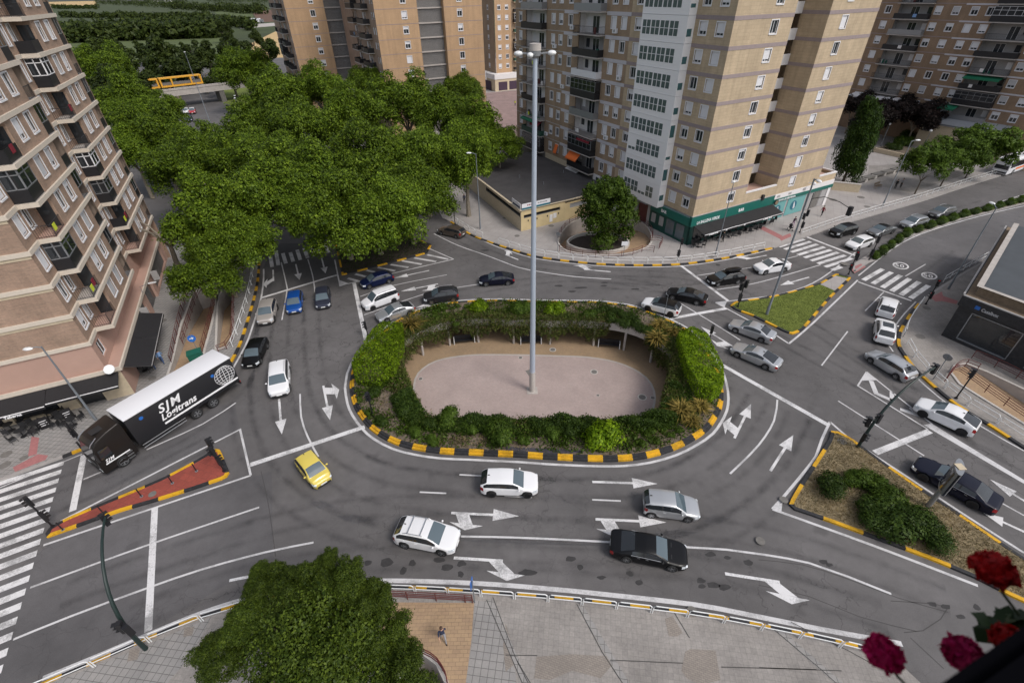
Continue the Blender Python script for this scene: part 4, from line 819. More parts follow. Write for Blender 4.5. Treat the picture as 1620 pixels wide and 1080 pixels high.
    def arcs(fn, n=16, closed=True):
        pts = [fn(k / n) for k in range(n + 1)]
        for p, q in zip(pts, pts[1:]):
            d = (q - p).normalized() * 1; nn = Vector((-d.z, 0, d.x)) * .022; m.face([p - nn, p + nn, q + nn, q - nn])
    for k in range(-4, 5):
        if abs(k) < 4: arcs(lambda t, k=k: c + Vector((math.sin(math.pi * k / 9) * R_ * math.cos(math.pi * (t - .5)) * 1.15, 0, R_ * math.sin(math.pi * (t - .5)))))
        arcs(lambda t, k=k: c + Vector((R_ * math.cos(math.pi * k / 10) * (2 * t - 1), 0, R_ * math.sin(math.pi * k / 10) + .12 * (2 * t - 1) ** 2 * 0 + .14 * math.cos(math.pi * (2 * t - 1) / 2) * R_ * math.cos(math.pi * k / 10))))
    arcs(lambda t: c + Vector((R_ * math.cos(2 * math.pi * t), 0, R_ * math.sin(2 * math.pi * t))), 28); m.build('globe_emblem', 'white_text', T)
    m = MB(); m.box((-5.6, 0, .85), (9.6, .9, .35)); m.box((-3.2, 0, .75), (2.6, 2.0, .5)); m.build('chassis', 'plastic', T)
    m = MB(); m.box((-10.6, 0, .7), (.12, 2.3, .16)); m.build('rear_bumper', 'plastic', T)
    for s in (1, -1): m = MB(); m.box((-10.62, s * .95, .9), (.06, .35, .16)); m.build('taillight', 'taillight', T)
    for x in (0, -6.16, -7.73):
        for s in (1, -1): wheel_parts(.5, .36, 'rim', T, (x, s * 1.02, .5), s)
    for s in (1, -1):
        m = MB()
        for x in (-6.16, -7.73): m.box((x, s * 1.02, 1.05), (1.15, .4, .05))
        m.build('mudguard', 'plastic', T)
        for nm, x, z in (('side_badge', -2.5, 3.2), ('side_badge', -8.6, 3.1)):
            m = MB(); m.disc((x, s * 1.256, z), (0, 1, 0), .16, .012, 10); m.build(nm, 'blue_sign', T)
lorry()
def bus():
    f = Vector((93.6, 91.7, .008)); hd = rad(180 + 28.5); u = Vector((math.cos(hd), math.sin(hd), 0)); T = thing('city_bus', 'white bus with an orange stripe behind the right-hand trees', 'bus', f - u * 6, None, hd)
    m = MB(); secs = [(6.0, .35, 2.95), (5.75, .3, 3.1), (-5.9, .3, 3.15), (-6, .35, 3.0)]
    def rg(x, z0, z1, k): return [(x, -1.2 * k, z0), (x, -1.25 * k, 1.2), (x, -1.2 * k, z1 - .25), (x, -1.0 * k, z1), (x, 1.0 * k, z1), (x, 1.2 * k, z1 - .25), (x, 1.25 * k, 1.2), (x, 1.2 * k, z0)]
    R_ = [rg(x, a, b, .96 if abs(x) > 5.95 else 1) for x, a, b in secs]
    for A, B in zip(R_, R_[1:]):
        for k in range(7): m.face([A[k], A[k + 1], B[k + 1], B[k]][::-1])
    m.face(R_[0]); m.face(R_[-1][::-1]); m.build('body', 'white_alu', T, True)
    m = MB(); m.face([(6.02, -1.08, 1.15), (6.02, 1.08, 1.15), (5.98, 1.0, 2.6), (5.98, -1.0, 2.6)]); m.build('windscreen', 'glass_dark', T); m = MB(); m.box((6.0, 0, 2.78), (.06, 1.7, .24)); m.build('destination_display', 'plastic', T)
    for s in (1, -1):
        m = MB(); m.fbox(Vector(), Vector((1, 0, 0)), Vector((0, s, 0)), -5.7, 5.7, 1.22, 1.262, 1.45, 2.55); m.build('side_window', 'glass_dark', T)
        m = MB(); m.fbox(Vector(), Vector((1, 0, 0)), Vector((0, s, 0)), -5.8, 3.0, 1.24, 1.27, .85, 1.2); m.build('side_stripe', 'orange_cloth', T)
        m = MB(); m.box((6.0, s * .85, .75), (.08, .4, .2)); m.build('headlight', 'headlight', T); m = MB(); m.box((6.1, s * 1.32, 2.3), (.1, .2, .5)); m.build('mirror', 'plastic', T)
        for x in (3.4, -3.2): wheel_parts(.48, .3, 'rim', T, (x, s * 1.1, .48), s)
    m = MB(); m.box((-.5, 0, 3.2), (3.2, 1.5, .18)); m.box((3.6, 0, 3.18), (1.2, 1.2, .12)); m.build('roof_unit', 'white_alu', T); m = MB(); m.box((6.02, 0, .6), (.06, 2.2, .25)); m.build('front_bumper', 'plastic', T)
bus()
# ------------------------------------------------------------------ buildings
def V2(x, y): return Vector((x, y, 0))
def wall(mb, P, u, n, s0, s1, z0, z1, holes=(), mat=None, rev=.22, rmat=None):
    """wall with real window openings; holes are (s0, s1, z0, z1)"""
    ss = sorted({s0, s1, *[a for h in holes for a in h[:2]]}); zz = sorted({z0, z1, *[a for h in holes for a in h[2:4]]})
    up = u.cross(Vector((0, 0, 1))).dot(n) > 0
    f = lambda q: q if up else q[::-1]
    pt = lambda s, z, d=0: ((P + u * s - n * d).x, (P + u * s - n * d).y, z)
    cov = {}
    for h in holes:
        for i, a in enumerate(ss[:-1]):
            if h[0] - 1e-6 <= a < h[1] - 1e-6: cov.setdefault(i, []).append(h)
    for i, (a, b) in enumerate(zip(ss, ss[1:])):
        hs = sorted(cov.get(i, []), key=lambda h: h[2]); z = z0; spans = []
        for h in hs:
            if h[2] > z + 1e-6: spans.append((z, h[2]))
            z = max(z, h[3])
        if z < z1 - 1e-6: spans.append((z, z1))
        for c, d in spans: mb.face(f([pt(a, c), pt(b, c), pt(b, d), pt(a, d)]), mat, f([(a, c), (b, c), (b, d), (a, d)]))
    for a, b, c, d in [h[:4] for h in holes]:
        for q, w_ in (([pt(a, c), pt(b, c), pt(b, c, rev), pt(a, c, rev)], 0), ([pt(b, d), pt(a, d), pt(a, d, rev), pt(b, d, rev)], 0), ([pt(a, d), pt(a, c), pt(a, c, rev), pt(a, d, rev)], 0), ([pt(b, c), pt(b, d), pt(b, d, rev), pt(b, c, rev)], 0)): mb.face(f(q), rmat or mat, [(0, 0)] * 4)
def quad(mb, P, u, n, s0, s1, z0, z1, d, mat):
    q = [P + u * s0 + n * d, P + u * s1 + n * d]; up = u.cross(Vector((0, 0, 1))).dot(n) > 0
    f = [(q[0].x, q[0].y, z0), (q[1].x, q[1].y, z0), (q[1].x, q[1].y, z1), (q[0].x, q[0].y, z1)]; mb.face(f if up else f[::-1], mat)
BR = random.Random(11)
def window(par, P, u, n, h, dep=.16, fm='white_alu', surround=True, state=None, blindm='blind', stuff=None):
    s0, s1, z0, z1 = h; m = MB(); t = .07
    if surround:   # light stone surround standing proud of the wall
        for a, b, c, d in ((s0 - .1, s0, z0 - .1, z1 + .1), (s1, s1 + .1, z0 - .1, z1 + .1), (s0, s1, z1, z1 + .1), (s0 - .04, s1 + .04, z0 - .12, z0)): m.fbox(P, u, n, a, b, -.02, .035 if d - c > .2 or c > z0 else .09, c, d)
    for a, b, c, d in ((s0, s0 + t, z0, z1), (s1 - t, s1, z0, z1), (s0 + t, s1 - t, z0, z0 + t), (s0 + t, s1 - t, z1 - t, z1), ((s0 + s1) / 2 - .03, (s0 + s1) / 2 + .03, z0 + t, z1 - t)): m.fbox(P, u, n, a, b, -dep, -dep + .05, c, d)
    w_ = m.build('window', fm, par, world=True)
    m = MB(); quad(m, P, u, n, s0, s1, z0, z1, -dep + .012, None); m.build('pane', 'pane', w_, world=True)
    st = BR.choice((1, 1, .82, .8, .72, .65, .4, .25, 0)) if state is None else state
    if st:
        m = MB(); zb = z1 - (z1 - z0) * st; m.fbox(P, u, n, s0 + .02, s1 - .02, -dep + .05, -dep + .075, zb + .01, z1 - .005); m.build('blind', blindm, w_, world=True)
    return w_
def railing(mb, P, u, n, s0, s1, d, z, hgt=1.0, step=.16, mat=None, r=.014, sides=None):
    """vertical-bar railing on a balcony edge (and returning to the wall at the ends)"""
    segs = [((s0, d), (s1, d))] + ([((s0, sides), (s0, d)), ((s1, sides), (s1, d))] if sides is not None else [])
    for (a, da), (b, db) in segs:
        A, B = P + u * a + n * da, P + u * b + n * db; L = (B - A).length
        if L < .05: continue
        k = max(1, int(L / step))
        for zz in (z + .08, z + hgt): mb.tube([(A.x, A.y, zz), (B.x, B.y, zz)], r * 1.5, 4, mat)
        for i in range(k + 1):
            q = A.lerp(B, i / k); mb.tube([(q.x, q.y, z), (q.x, q.y, z + hgt)], r, 3, mat, cap=False)
def balcony(par, P, u, n, s0, s1, z, H=2.9, out=1.1, inn=1.2, style='bars', back='plaster_gray', slab='band_lilac', floor='concrete', fm='white_alu', side=None, label=None):
    """loggia: recess behind the facade, slab and railing in front"""
    m = MB(); b = m
    m.fbox(P, u, n, s0 - .15, s1 + .15, 0, out, z - .16, z, slab); quad(m, P, u, n, s0, s1, z, z + H - .2, -inn, back)
    for s, nn in ((s0, u), (s1, -u)):
        q0, q1 = P + u * s, P + u * s - n * inn; f = [(q0.x, q0.y, z), (q1.x, q1.y, z), (q1.x, q1.y, z + H - .2), (q0.x, q0.y, z + H - .2)]; m.face(f, side or back)
    q = [P + u * s0 - n * inn, P + u * s1 - n * inn, P + u * s1, P + u * s0]; m.face([(p.x, p.y, z + .001) for p in q], floor); m.face([(p.x, p.y, z + H - .2) for p in q], back)
    o = m.build('balcony', None, par, world=True)
    w_ = (s1 - s0); m = MB(); a = s0 + w_ * BR.uniform(.28, .45); quad(m, P, u, n, a, a + 1.6, z + .05, z + 2.2, -inn + .03, None); m.build('door', 'pane', o, world=True)
    m = MB()
    for x in (a - .05, a + .78, a + 1.6): m.fbox(P, u, n, x, x + .05, -inn + .02, -inn + .06, z + .05, z + 2.2)
    m.fbox(P, u, n, a - .05, a + 1.65, -inn + .02, -inn + .06, z + 2.2, z + 2.26); m.build('door_frame', fm, o, world=True)
    m = MB(); x = s0 + w_ * .78; 
    if x + 1.0 < s1: quad(m, P, u, n, x, x + .9, z + .95, z + 2.15, -inn + .03, None); m.build('inner_window', 'blind' if BR.random() < .5 else 'pane', o, world=True)
    r = MB()
    if style == 'bars': railing(r, P, u, n, s0 - .1, s1 + .1, out - .06, z, 1.02, .17, None, sides=.02); r.build('railing', 'black_metal', o, world=True)
    elif style in ('panel', 'dark', 'green', 'white'):
        for aa, bb, da, db in ((s0 - .1, s1 + .1, out - .08, out - .04), (s0 - .1, s0 - .06, 0, out - .08), (s1 + .06, s1 + .1, 0, out - .08)): r.fbox(P, u, n, aa, bb, da, db, z + .06, z + 1.0)
        r.build('railing', dict(panel='gray_metal', dark='black_metal', green='dark_green', white='white_alu')[style], o, world=True)
    elif style in ('glazed', 'glazed_white'):
        fmat = 'gray_metal' if style == 'glazed' else 'white_alu'
        for aa, bb, da, db in ((s0 - .1, s1 + .1, out - .08, out - .04), (s0 - .1, s0 - .06, 0, out - .08), (s1 + .06, s1 + .1, 0, out - .08)): r.fbox(P, u, n, aa, bb, da, db, z, z + 1.05)
        r.build('railing', 'black_metal', o, world=True); r = MB(); k = max(2, int(w_ / 1.1))
        for i in range(k + 1): x = s0 - .1 + (w_ + .15) * i / k; r.fbox(P, u, n, x, x + .05, out - .09, out - .03, z + 1.05, z + H - .35)
        for zz in (z + 1.05, z + 1.9, z + H - .4): r.fbox(P, u, n, s0 - .1, s1 + .1, out - .1, out - .02, zz, zz + .05)
        for s in (s0 - .1, s1 + .06): r.fbox(P, u, n, s, s + .04, .0, out - .1, z + H - .4, z + H - .35)
        r.build('glazing_frame', fmat, o, world=True); r = MB(); quad(r, P, u, n, s0 - .08, s1 + .08, z + 1.1, z + H - .4, out - .06, None)
        for s in (s0 - .08, s1 + .08):
            q0, q1 = P + u * s, P + u * s + n * (out - .06); r.face([(q0.x, q0.y, z + 1.1), (q1.x, q1.y, z + 1.1), (q1.x, q1.y, z + H - .4), (q0.x, q0.y, z + H - .4)])
        r.build('glazing', 'glass_dark', o, world=True)
    k = BR.random()
    if style in ('bars', 'panel', 'dark', 'green') and k < .55:
        for q in range(BR.randint(1, 3)):
            r = MB(); x = BR.uniform(s0 + .3, s1 - .8); y = BR.uniform(-.6, out - .4); hh = BR.uniform(.4, 1.1); r.fbox(P, u, n, x, x + BR.uniform(.25, .6), y, y + .25, z + .02, z + hh); r.build('stored_item', BR.choice(('plaster_white', 'gray_metal', 'brown_metal', 'bin_green', 'plastic')), o, world=True)
        if BR.random() < .4:
            r = MB(); x = BR.uniform(s0 + .2, s1 - 1.2)
            quad(r, P, u, n, x, x + BR.uniform(.4, .9), z + .35, z + .95, out - .02, None); r.build('hanging_cloth', BR.choice(('cloth_hivis', 'cloth_gray', 'plaster_white', 'cloth_blue', 'cloth_red')), o, world=True)
    return o
def awning(par, P, u, n, s0, s1, z1, z0, out, mat, trim='white_text', name='awning', d0=.03):
    m = MB(); A = [(P + u * s + n * d, z) for s, d, z in ((s0, d0, z1), (s1, d0, z1), (s1, out, z0), (s0, out, z0))]
    m.face([(p.x, p.y, z) for p, z in A], mat); m.face([(p.x, p.y, z - .02) for p, z in A][::-1], mat)
    for s in (s0, s1):
        p, q = P + u * s + n * d0, P + u * s + n * out; m.tube([(p.x, p.y, z1 - .1), (q.x, q.y, z0 - .02)], .03, 5, 'black_metal')
    m.fbox(P, u, n, s0, s1, out, out + .02, z0 - .24, z0 - .03, mat)
    o = m.build(name, None, par, world=True)
    if trim: m = MB(); m.fbox(P, u, n, s0, s1, out - .01, out + .035, z0 - .03, z0 + .035); m.build('front_bar', trim, o, world=True)
    return o
UPZ = Vector((0, 0, 1))
# ---- main tower with the bar on its corner
def main_tower():
    C = V2(25.555, 63.834); uR, nR = D2(27.668), D2(27.668 - 90); uL, nL = D2(117.668), D2(207.668)
    T = thing('apartment_tower', 'tall pale brick apartment tower with a green corner bar and white glazed bay', 'apartment block', C.copy())
    NF, Z0, FH, TOP = 9, 4.4, 2.9, 36.0
    zr = [7.25 + 2.9 * (k - 1) for k in range(NF)]      # window rows sit between the bands; row k starts at the band top zr[k]
    zr[0] = 4.4
    row = lambda k: 7.25 + 2.9 * (k - 1)
    wz = lambda k: (row(k) + .95, row(k) + 2.3)
    hol = lambda s, w_: [(s - w_ / 2, s + w_ / 2, *wz(k)) for k in range(NF)]
    m = MB()
    R1 = hol(6.95, 1.2); R2 = hol(20.2, 1.15)
    wall(m, C, uR, nR, 0, 10.05, Z0, TOP, R1, 'brick_tower'); wall(m, C, uR, nR, 16.7, 26.95, Z0, TOP, R2, 'brick_tower')
    wall(m, C, uR, nR, 10.05, 16.7, Z0, 5.85, [], 'brick_tower')
    L1 = hol(1.75, 1.15) + hol(4.35, 1.15); wall(m, C, uL, nL, 0, 5.7, Z0, TOP, L1, 'brick_tower')
    L2 = hol(15.9, 1.15); wall(m, C, uL, nL, 14.0, 17.5, Z0, TOP, L2, 'brick_tower')
    L3 = hol(18.9, 1.05) + hol(21.2, 1.05); wall(m, C, uL, nL, 17.5, 22.9, Z0, TOP, L3, 'brick_tower_old')
    bal = [(23.2, 29.8, row(k), row(k) + 2.7) for k in range(NF)]; wall(m, C, uL, nL, 22.9, 30.1, Z0, TOP, bal, 'brick_tower_old')
    L4 = hol(32.2, 1.05) + hol(35.0, 1.0) + hol(37.3, 1.0); wall(m, C, uL, nL, 30.1, 39.2, Z0, TOP, L4, 'brick_tower_old')
    bal2 = [(39.6, 46.6, row(k), row(k) + 2.7) for k in range(NF)]; wall(m, C, uL, nL, 39.2, 47.0, Z0, TOP, bal2, 'brick_tower_old')
    L5 = hol(48.6, 1.0); wall(m, C, uL, nL, 47.0, 50.5, Z0, TOP, L5, 'brick_tower_old')
    # recess: brick returns and far end
    Pr, Pl = C + uR * 16.7, C + uR * 10.05
    wall(m, Pr, -nR, -uR, 0, 3.9, 5.2, TOP, [], 'brick_tower'); wall(m, Pl, -nR, uR, 0, 3.9, 5.2, TOP, [], 'brick_tower')
    wall(m, C + uR * 26.95, -nR, uR, 0, 16, 0, TOP, [], 'brick_tower'); wall(m, C + uL * 50.5, uR, uL, 0, 22, 0, TOP, [], 'brick_tower_old')
    wall(m, C, uL, nL, 5.7, 14.0, Z0 - .3, TOP, [], 'brick_tower')
    q = [C, C + uR * 26.95, C + uR * 26.95 - nR * 16, C + uL * 50.5 + uR * 22, C + uL * 50.5]; m.face([(p.x, p.y, TOP) for p in q], 'roof_dark')
    m.build('wall', None, T, world=True)
    for P, u, n, H in ((C, uR, nR, R1 + R2), (C, uL, nL, L1 + L2)):
        for h in H: window(T, P, u, n, h, .17)
    for h in L3 + L4 + L5: window(T, C, uL, nL, h, .15, surround=True, state=BR.choice((1, .8, .6, 0, 0, .3, 1)))
    for k in range(1, NF + 2):
        z1 = row(k) + .02; z0 = z1 - .42
        for P, u, n, a, b in ((C, uR, nR, -.03, 10.05), (C, uR, nR, 16.7, 26.97), (C, uL, nL, 0, 5.7), (C, uL, nL, 14.0, 17.5), (Pr, -nR, -uR, 0, 3.9)):
            m = MB(); m.fbox(P, u, n, a, b, .0, .03, z0, z1); m.build('string_course', 'band_mauve', T, world=True)
        for a, b in ((17.5, 22.9), (30.1, 34.0)): m = MB(); m.fbox(C, uL, nL, a, b, 0, .06, z0 - .05, z1); m.build('string_course', 'band_lilac', T, world=True)
        for a, b in ((34.0, 39.2), (47.0, 50.5)): m = MB(); m.fbox(C, uL, nL, a, b, 0, .03, z1 - .12, z1); m.build('string_course', 'brick_left' if 0 else 'concrete', T, world=True)
    # recessed landings behind white parapets
    for k in range(1, NF + 1):
        z = row(k); m = MB(); m.fbox(C, uR, nR, 10.07, 16.68, -3.9, -3.75, z - .35, z + .95, None); m.build('landing_parapet', 'plaster_white', T, world=True)
        m = MB(); m.fbox(C, uR, nR, 10.07, 16.68, -6.2, -3.92, z - .2, z, None); m.build('landing_floor', 'concrete', T, world=True)
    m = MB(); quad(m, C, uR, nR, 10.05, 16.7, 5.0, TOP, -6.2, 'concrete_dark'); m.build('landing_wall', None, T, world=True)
    m = MB(); m.fbox(C, uR, nR, 10.07, 16.68, -3.9, -.25, 5.1, 5.2, 'plaster_pink'); m.fbox(C, uR, nR, 10.05, 16.7, -.25, .05, 5.85, 6.05, 'plaster_white'); m.build('terrace', None, T, world=True)
    # white glazed bay
    for k in range(NF + 1):
        z = row(k) - (.3 if k == 0 else 0); m = MB(); s0, s1, d = 5.75, 13.9, 1.25
        m.fbox(C, uL, nL, s0, s1, .0, d, z, row(k + 1) - .03); m.fbox(C, uL, nL, s0 - .02, s1 + .02, .01, d + .025, row(k) + .0, row(k) + .05); m.fbox(C, uL, nL, s0 - .02, s1 + .02, .01, d + .02, row(k) + .62, row(k) + .66)
        o = m.build('glazed_gallery', 'white_bay_lit', T, world=True)
        pat = [BR.choice((2, 2, 1, 0)) for _ in range(4)]
        if BR.random() < .35: pat = [2] * 4
        for i in range(4):
            a = s0 + 1.35 + i * 1.66; hh = (.0, .78, 1.55)[pat[i]] or .38
            m = MB()
            for j in (0, 1): quad(m, C, uL, nL, a + j * .78 + .04, a + j * .78 + .70, row(k) + .72, row(k) + .72 + hh, d + .015, 'glass_bay')
            m.build('gallery_window', None, o, world=True)
            if pat[i] == 2: m = MB(); m.fbox(C, uL, nL, a, a + 1.56, d, d + .04, row(k) + 1.46, row(k) + 1.53); m.build('transom', 'white_alu', o, world=True)
        m = MB(); q0, q1 = C + uL * (s0 - .015) + nL * .35, C + uL * (s0 - .015) + nL * (d - .12); z0 = row(k) + .72; z1 = z0 + BR.choice((.4, .8, 1.55, 0.8))
        m.face([(q0.x, q0.y, z0), (q1.x, q1.y, z0), (q1.x, q1.y, z1), (q0.x, q0.y, z1)]); m.build('gallery_window', 'glass_teal', o, world=True)
    st1 = ['dark', 'glazed', 'bars', 'panel', 'glazed', 'white', 'dark', 'bars', 'panel']; st2 = ['glazed', 'green', 'bars', 'dark', 'bars', 'bars', 'bars', 'dark', 'panel']
    for k in range(NF):
        balcony(T, C, uL, nL, 23.2, 29.8, row(k), out=1.15, style=st1[k], back='plaster_white' if k % 3 else 'plaster_gray', slab='concrete'); balcony(T, C, uL, nL, 39.6, 46.6, row(k), out=1.1, style=st2[k], back='plaster_white', slab='concrete')
    awning(T, C, uL, nL, 26.6, 29.9, row(1) + 2.9 - 2.95, row(1) - 1.4, 1.5, 'orange_cloth', None); awning(T, C, uL, nL, 34.45, 35.5, row(1) - .55, row(1) - 1.9, .5, 'orange_cloth', None)
    awning(T, C, uL, nL, 23.4, 27.0, row(2) - .2, row(2) - .6, 1.3, 'cloth_red', None); awning(T, C, uL, nL, 40, 43, row(1) + 2.6, row(1) + 1.9, 1.3, 'cloth_red', None); awning(T, C, uL, nL, 41, 46.5, row(2) + .1, row(2) - .5, 1.4, 'green_cloth', None)
    # ground floor: bar front
    def gf(nm, P, u, n, a, b, z0, z1, mat, d0=0, d1=.06): m = MB(); m.fbox(P, u, n, a, b, d0, d1, z0, z1); return m.build(nm, mat, T, world=True)
    gf('shop_fascia', C, uR, nR, -.12, 17.0, 2.95, 4.36, 'shop_green', -.3, .12); gf('shop_fascia', C, uL, nL, .0, 8.2, 2.9, 4.1, 'shop_green', -.3, .12); gf('fascia_trim', C, uR, nR, -.14, 17.0, 4.36, 4.44, 'plaster_gray', -.1, .16)
    gf('shop_wall', C, uR, nR, 0, 17.0, .1, 2.95, 'shop_green_dark', -.3, 0); gf('shop_wall', C, uL, nL, .0, 8.2, .1, 2.9, 'shop_green_dark', -.3, 0)
    for a in (.8, 4.2, 7.6, 11.0): gf('shop_window', C, uR, nR, a, a + 2.7, .5, 2.6, 'glass_dark', 0, .02)
    for a, b in ((1.0, 2.6), (3.0, 4.6)): gf('shop_window', C, uL, nL, a, b, .5, 2.6, 'glass_blue', 0, .02)
    for a in (5.2, 6.9): gf('shop_window', C, uL, nL, a, a + .9, 1.1, 2.5, 'plaster_gray', 0, .03)
    for a, b, ang in ((.5, 3.2, 0), (3.25, 7.0, 0), (7.05, 10.3, .04), (10.35, 16.9, .08)): awning(T, C, uR, nR, a, b, 2.98, 2.42 - ang, 2.3, 'awning_black', d0=.13)
    Mx = lambda P, u, s, z, d, n: frame(((P + u * s + n * d).x - C.x, (P + u * s + n * d).y - C.y, z), u, UPZ)
    textmesh('LA BALLENA VERDE', .62, 'white_text', 'sign_lettering', T, Mx(C, uR, .95, 3.12, .14, nR), bold=.012, sx=.82); textmesh('BAR', .62, 'white_text', 'sign_lettering', T, Mx(C, uR, 9.3, 3.3, .14, nR), bold=.02)
    textmesh('BAR', .6, 'white_text', 'sign_lettering', T, frame((uL * 5.9 + nL * .14 + UPZ * 3.25), -uL, UPZ), bold=.02)
    textmesh('La Ballena Verde', .28, 'white_text', 'sign_lettering', T, Mx(C, uR, 12.4, 2.14, 2.335, nR), bold=.008); textmesh('Bar', .26, 'white_text', 'sign_lettering', T, Mx(C, uR, 8.3, 2.18, 2.335, nR), bold=.008); textmesh('La Ballena Verde', .26, 'white_text', 'sign_lettering', T, Mx(C, uR, 1.3, 2.22, 2.335, nR), bold=.008); textmesh('Bar', .26, 'white_text', 'sign_lettering', T, Mx(C, uR, 4.6, 2.22, 2.335, nR), bold=.008)
    # podium to the right: white cornice, green strip, teal shop windows
    m = MB(); wall(m, C, uR, nR, 26.95, 31.4, 4.4, 5.45, [], 'brick_tower'); wall(m, C + uR * 31.4, -nR, uR, 0, 12, 0, 5.45, [], 'brick_tower'); m.build('podium_wall', None, T, world=True)
    m = MB(); m.fbox(C, uR, nR, 26.96, 31.45, -.25, .05, 5.45, 5.65, 'plaster_white'); m.fbox(C, uR, nR, 31.2, 31.45, -12, -.25, 5.45, 5.65, 'plaster_white'); m.fbox(C, uR, nR, 26.96, 31.2, -12, -.25, 4.9, 5.0, 'plaster_pink'); m.build('terrace', None, T, world=True)
    gf('shop_fascia', C, uR, nR, 17.02, 31.45, 3.66, 4.4, 'plaster_white', -.3, .1); gf('shop_fascia', C, uR, nR, 17.02, 31.5, 3.12, 3.66, 'shop_green', -.3, .14)
    gf('shop_wall', C, uR, nR, 17.0, 30.6, .1, 3.12, 'plaster_gray', -.4, -.06); gf('shop_pillar', C, uR, nR, 30.6, 31.3, .1, 3.12, 'plaster_white', -.4, .06)
    for a, b, mt in ((17.3, 20.4, 'teal_glass'), (20.9, 25.2, 'teal_glass'), (25.6, 27.2, 'plaster_gray'), (27.4, 28.9, 'concrete_dark'), (29.1, 30.4, 'plaster_gray')): gf('shop_window', C, uR, nR, a, b, .25, 2.95, mt, -.06, .0)
    for a in (18.7, 22.6):   # round poster with a white figure
        m = MB(); c = C + uR * a + nR * .012 + UPZ * 1.7; m.disc(c, nR, .75, .012, 20, 'teal_dark'); 
        for k in range(3): e = c + nR * .02 + UPZ * (.42 - .34 * k) + uR * (.05 * (k - 1)); m.sphere(e, (.15, .24, .28)[k], 8, 6, 'white_text', (.7, .08, 1.0))
        m.build('shop_poster', None, T, world=True)
    textmesh('CLINICA DE FISIOTERAPIA', .40, 'white_text', 'sign_lettering', T, Mx(C, uR, 18.1, 3.2, .15, nR), bold=.01, sx=.86)
    m = MB(); c = C + uR * 17.5 + nR * .3 + UPZ * 3.2; m.disc(c, nR, .42, .1, 16, 'kerb_black'); m.disc(c + nR * .06, nR, .34, .02, 16, 'gravel_tan'); m.build('round_sign', None, T, world=True)
    for a, z in ((17.6, 4.05), (20.2, 4.05), (23.6, 4.1)): m = MB(); m.fbox(C, uR, nR, a, a + .6, .1, .16, z - .15, z + .15); m.build('vent', 'plaster_gray', T, world=True)
    m = MB(); p = C + uR * 24.5 + nR * .1; m.tube([(p.x, p.y, 5.0), ((p + nR * .8).x, (p + nR * .8).y, 5.15)], .06, 6); m.sphere(p + nR * .9 + UPZ * 5.1, .3, 8, 6, None, (1, 1, .8)); m.build('security_camera', 'white_alu', T, world=True)
    m = MB(); p = C + uR * 14 + nR * .2; m.fbox(C, uR, nR, 13.8, 14.2, .02, .35, 4.2, 5.0); m.build('banner_sign', 'kerb_black', T, world=True)
    # ground floor, left side
    gf('entrance', C, uL, nL, 8.2, 9.9, .1, 3.6, 'plaster_gray', -.8, -.6); gf('entrance_door', C, uL, nL, 8.9, 11.4, .1, 2.9, 'brown_metal', -.6, -.5)
    for a in (8.3, 11.5): gf('shop_pillar', C, uL, nL, a, a + .5, .1, 4.1, 'plaster_gray', -.6, .05)
    gf('shop_wall', C, uL, nL, 12.0, 17.5, .1, 4.2, 'plaster_white', -.4, -.1); gf('shop_fascia', C, uL, nL, 13.9, 17.5, 3.5, 4.4, 'blue_sign', -.4, .08); gf('shop_fascia', C, uL, nL, 12.0, 13.9, 3.4, 4.1, 'kerb_black', -.4, .06)
    gf('shop_wall', C, uL, nL, 17.5, 23.2, .1, 4.4, 'plaster_white', -.4, .03)
    for a in (19.8, 21.3): gf('shop_window', C, uL, nL, a, a + 1.0, 3.2, 4.0, 'pane', .03, .05)
    gf('shop_wall', C, uL, nL, 23.2, 31.2, .1, 4.4, 'concrete_dark', -.6, -.3); gf('shop_fascia', C, uL, nL, 27.2, 31.2, 3.7, 5.2, 'kerb_black', -.3, .06); gf('shop_window', C, uL, nL, 27.4, 31.0, 3.0, 3.6, 'glass_dark', -.3, -.25)
    gf('shop_wall', C, uL, nL, 31.2, 39.0, .1, 4.4, 'brick_orange' if 0 else 'plaster_beige', -.4, .02); gf('entrance_door', C, uL, nL, 36.0, 37.6, .1, 3.0, 'teal_dark', .02, .06); gf('entrance_door', C, uL, nL, 32.6, 33.9, .1, 3.0, 'brown_metal', .02, .06); gf('shop_wall', C, uL, nL, 39.0, 50.5, .1, 4.4, 'concrete_dark', -.4, .02)
    awning(T, C, uL, nL, 27.3, 31.0, 3.6, 3.35, .9, 'plaster_white', None)
main_tower()
def aircon(par, P, u, n, s, z):
    m = MB(); m.fbox(P, u, n, s, s + .85, .06, .38, z, z + .58); o = m.build('air_conditioner', 'white_alu', par, world=True); m = MB(); c = P + u * (s + .42) + n * .385 + UPZ * (z + .29); m.disc(c, n, .2, .02, 12); m.build('fan_grille', 'gray_metal', o, world=True)
T_ = [o for o in COL.objects if o.name == 'apartment_tower'][0]
for s_, k_ in ((20.0, 2), (18.2, 5), (33.2, 4), (36.1, 6), (38.2, 1), (47.6, 3), (20.1, 7), (31.0, 7)): aircon(T_, V2(25.555, 63.834), D2(117.668), D2(207.668), s_, 7.25 + 2.9 * (k_ - 1) + .35)

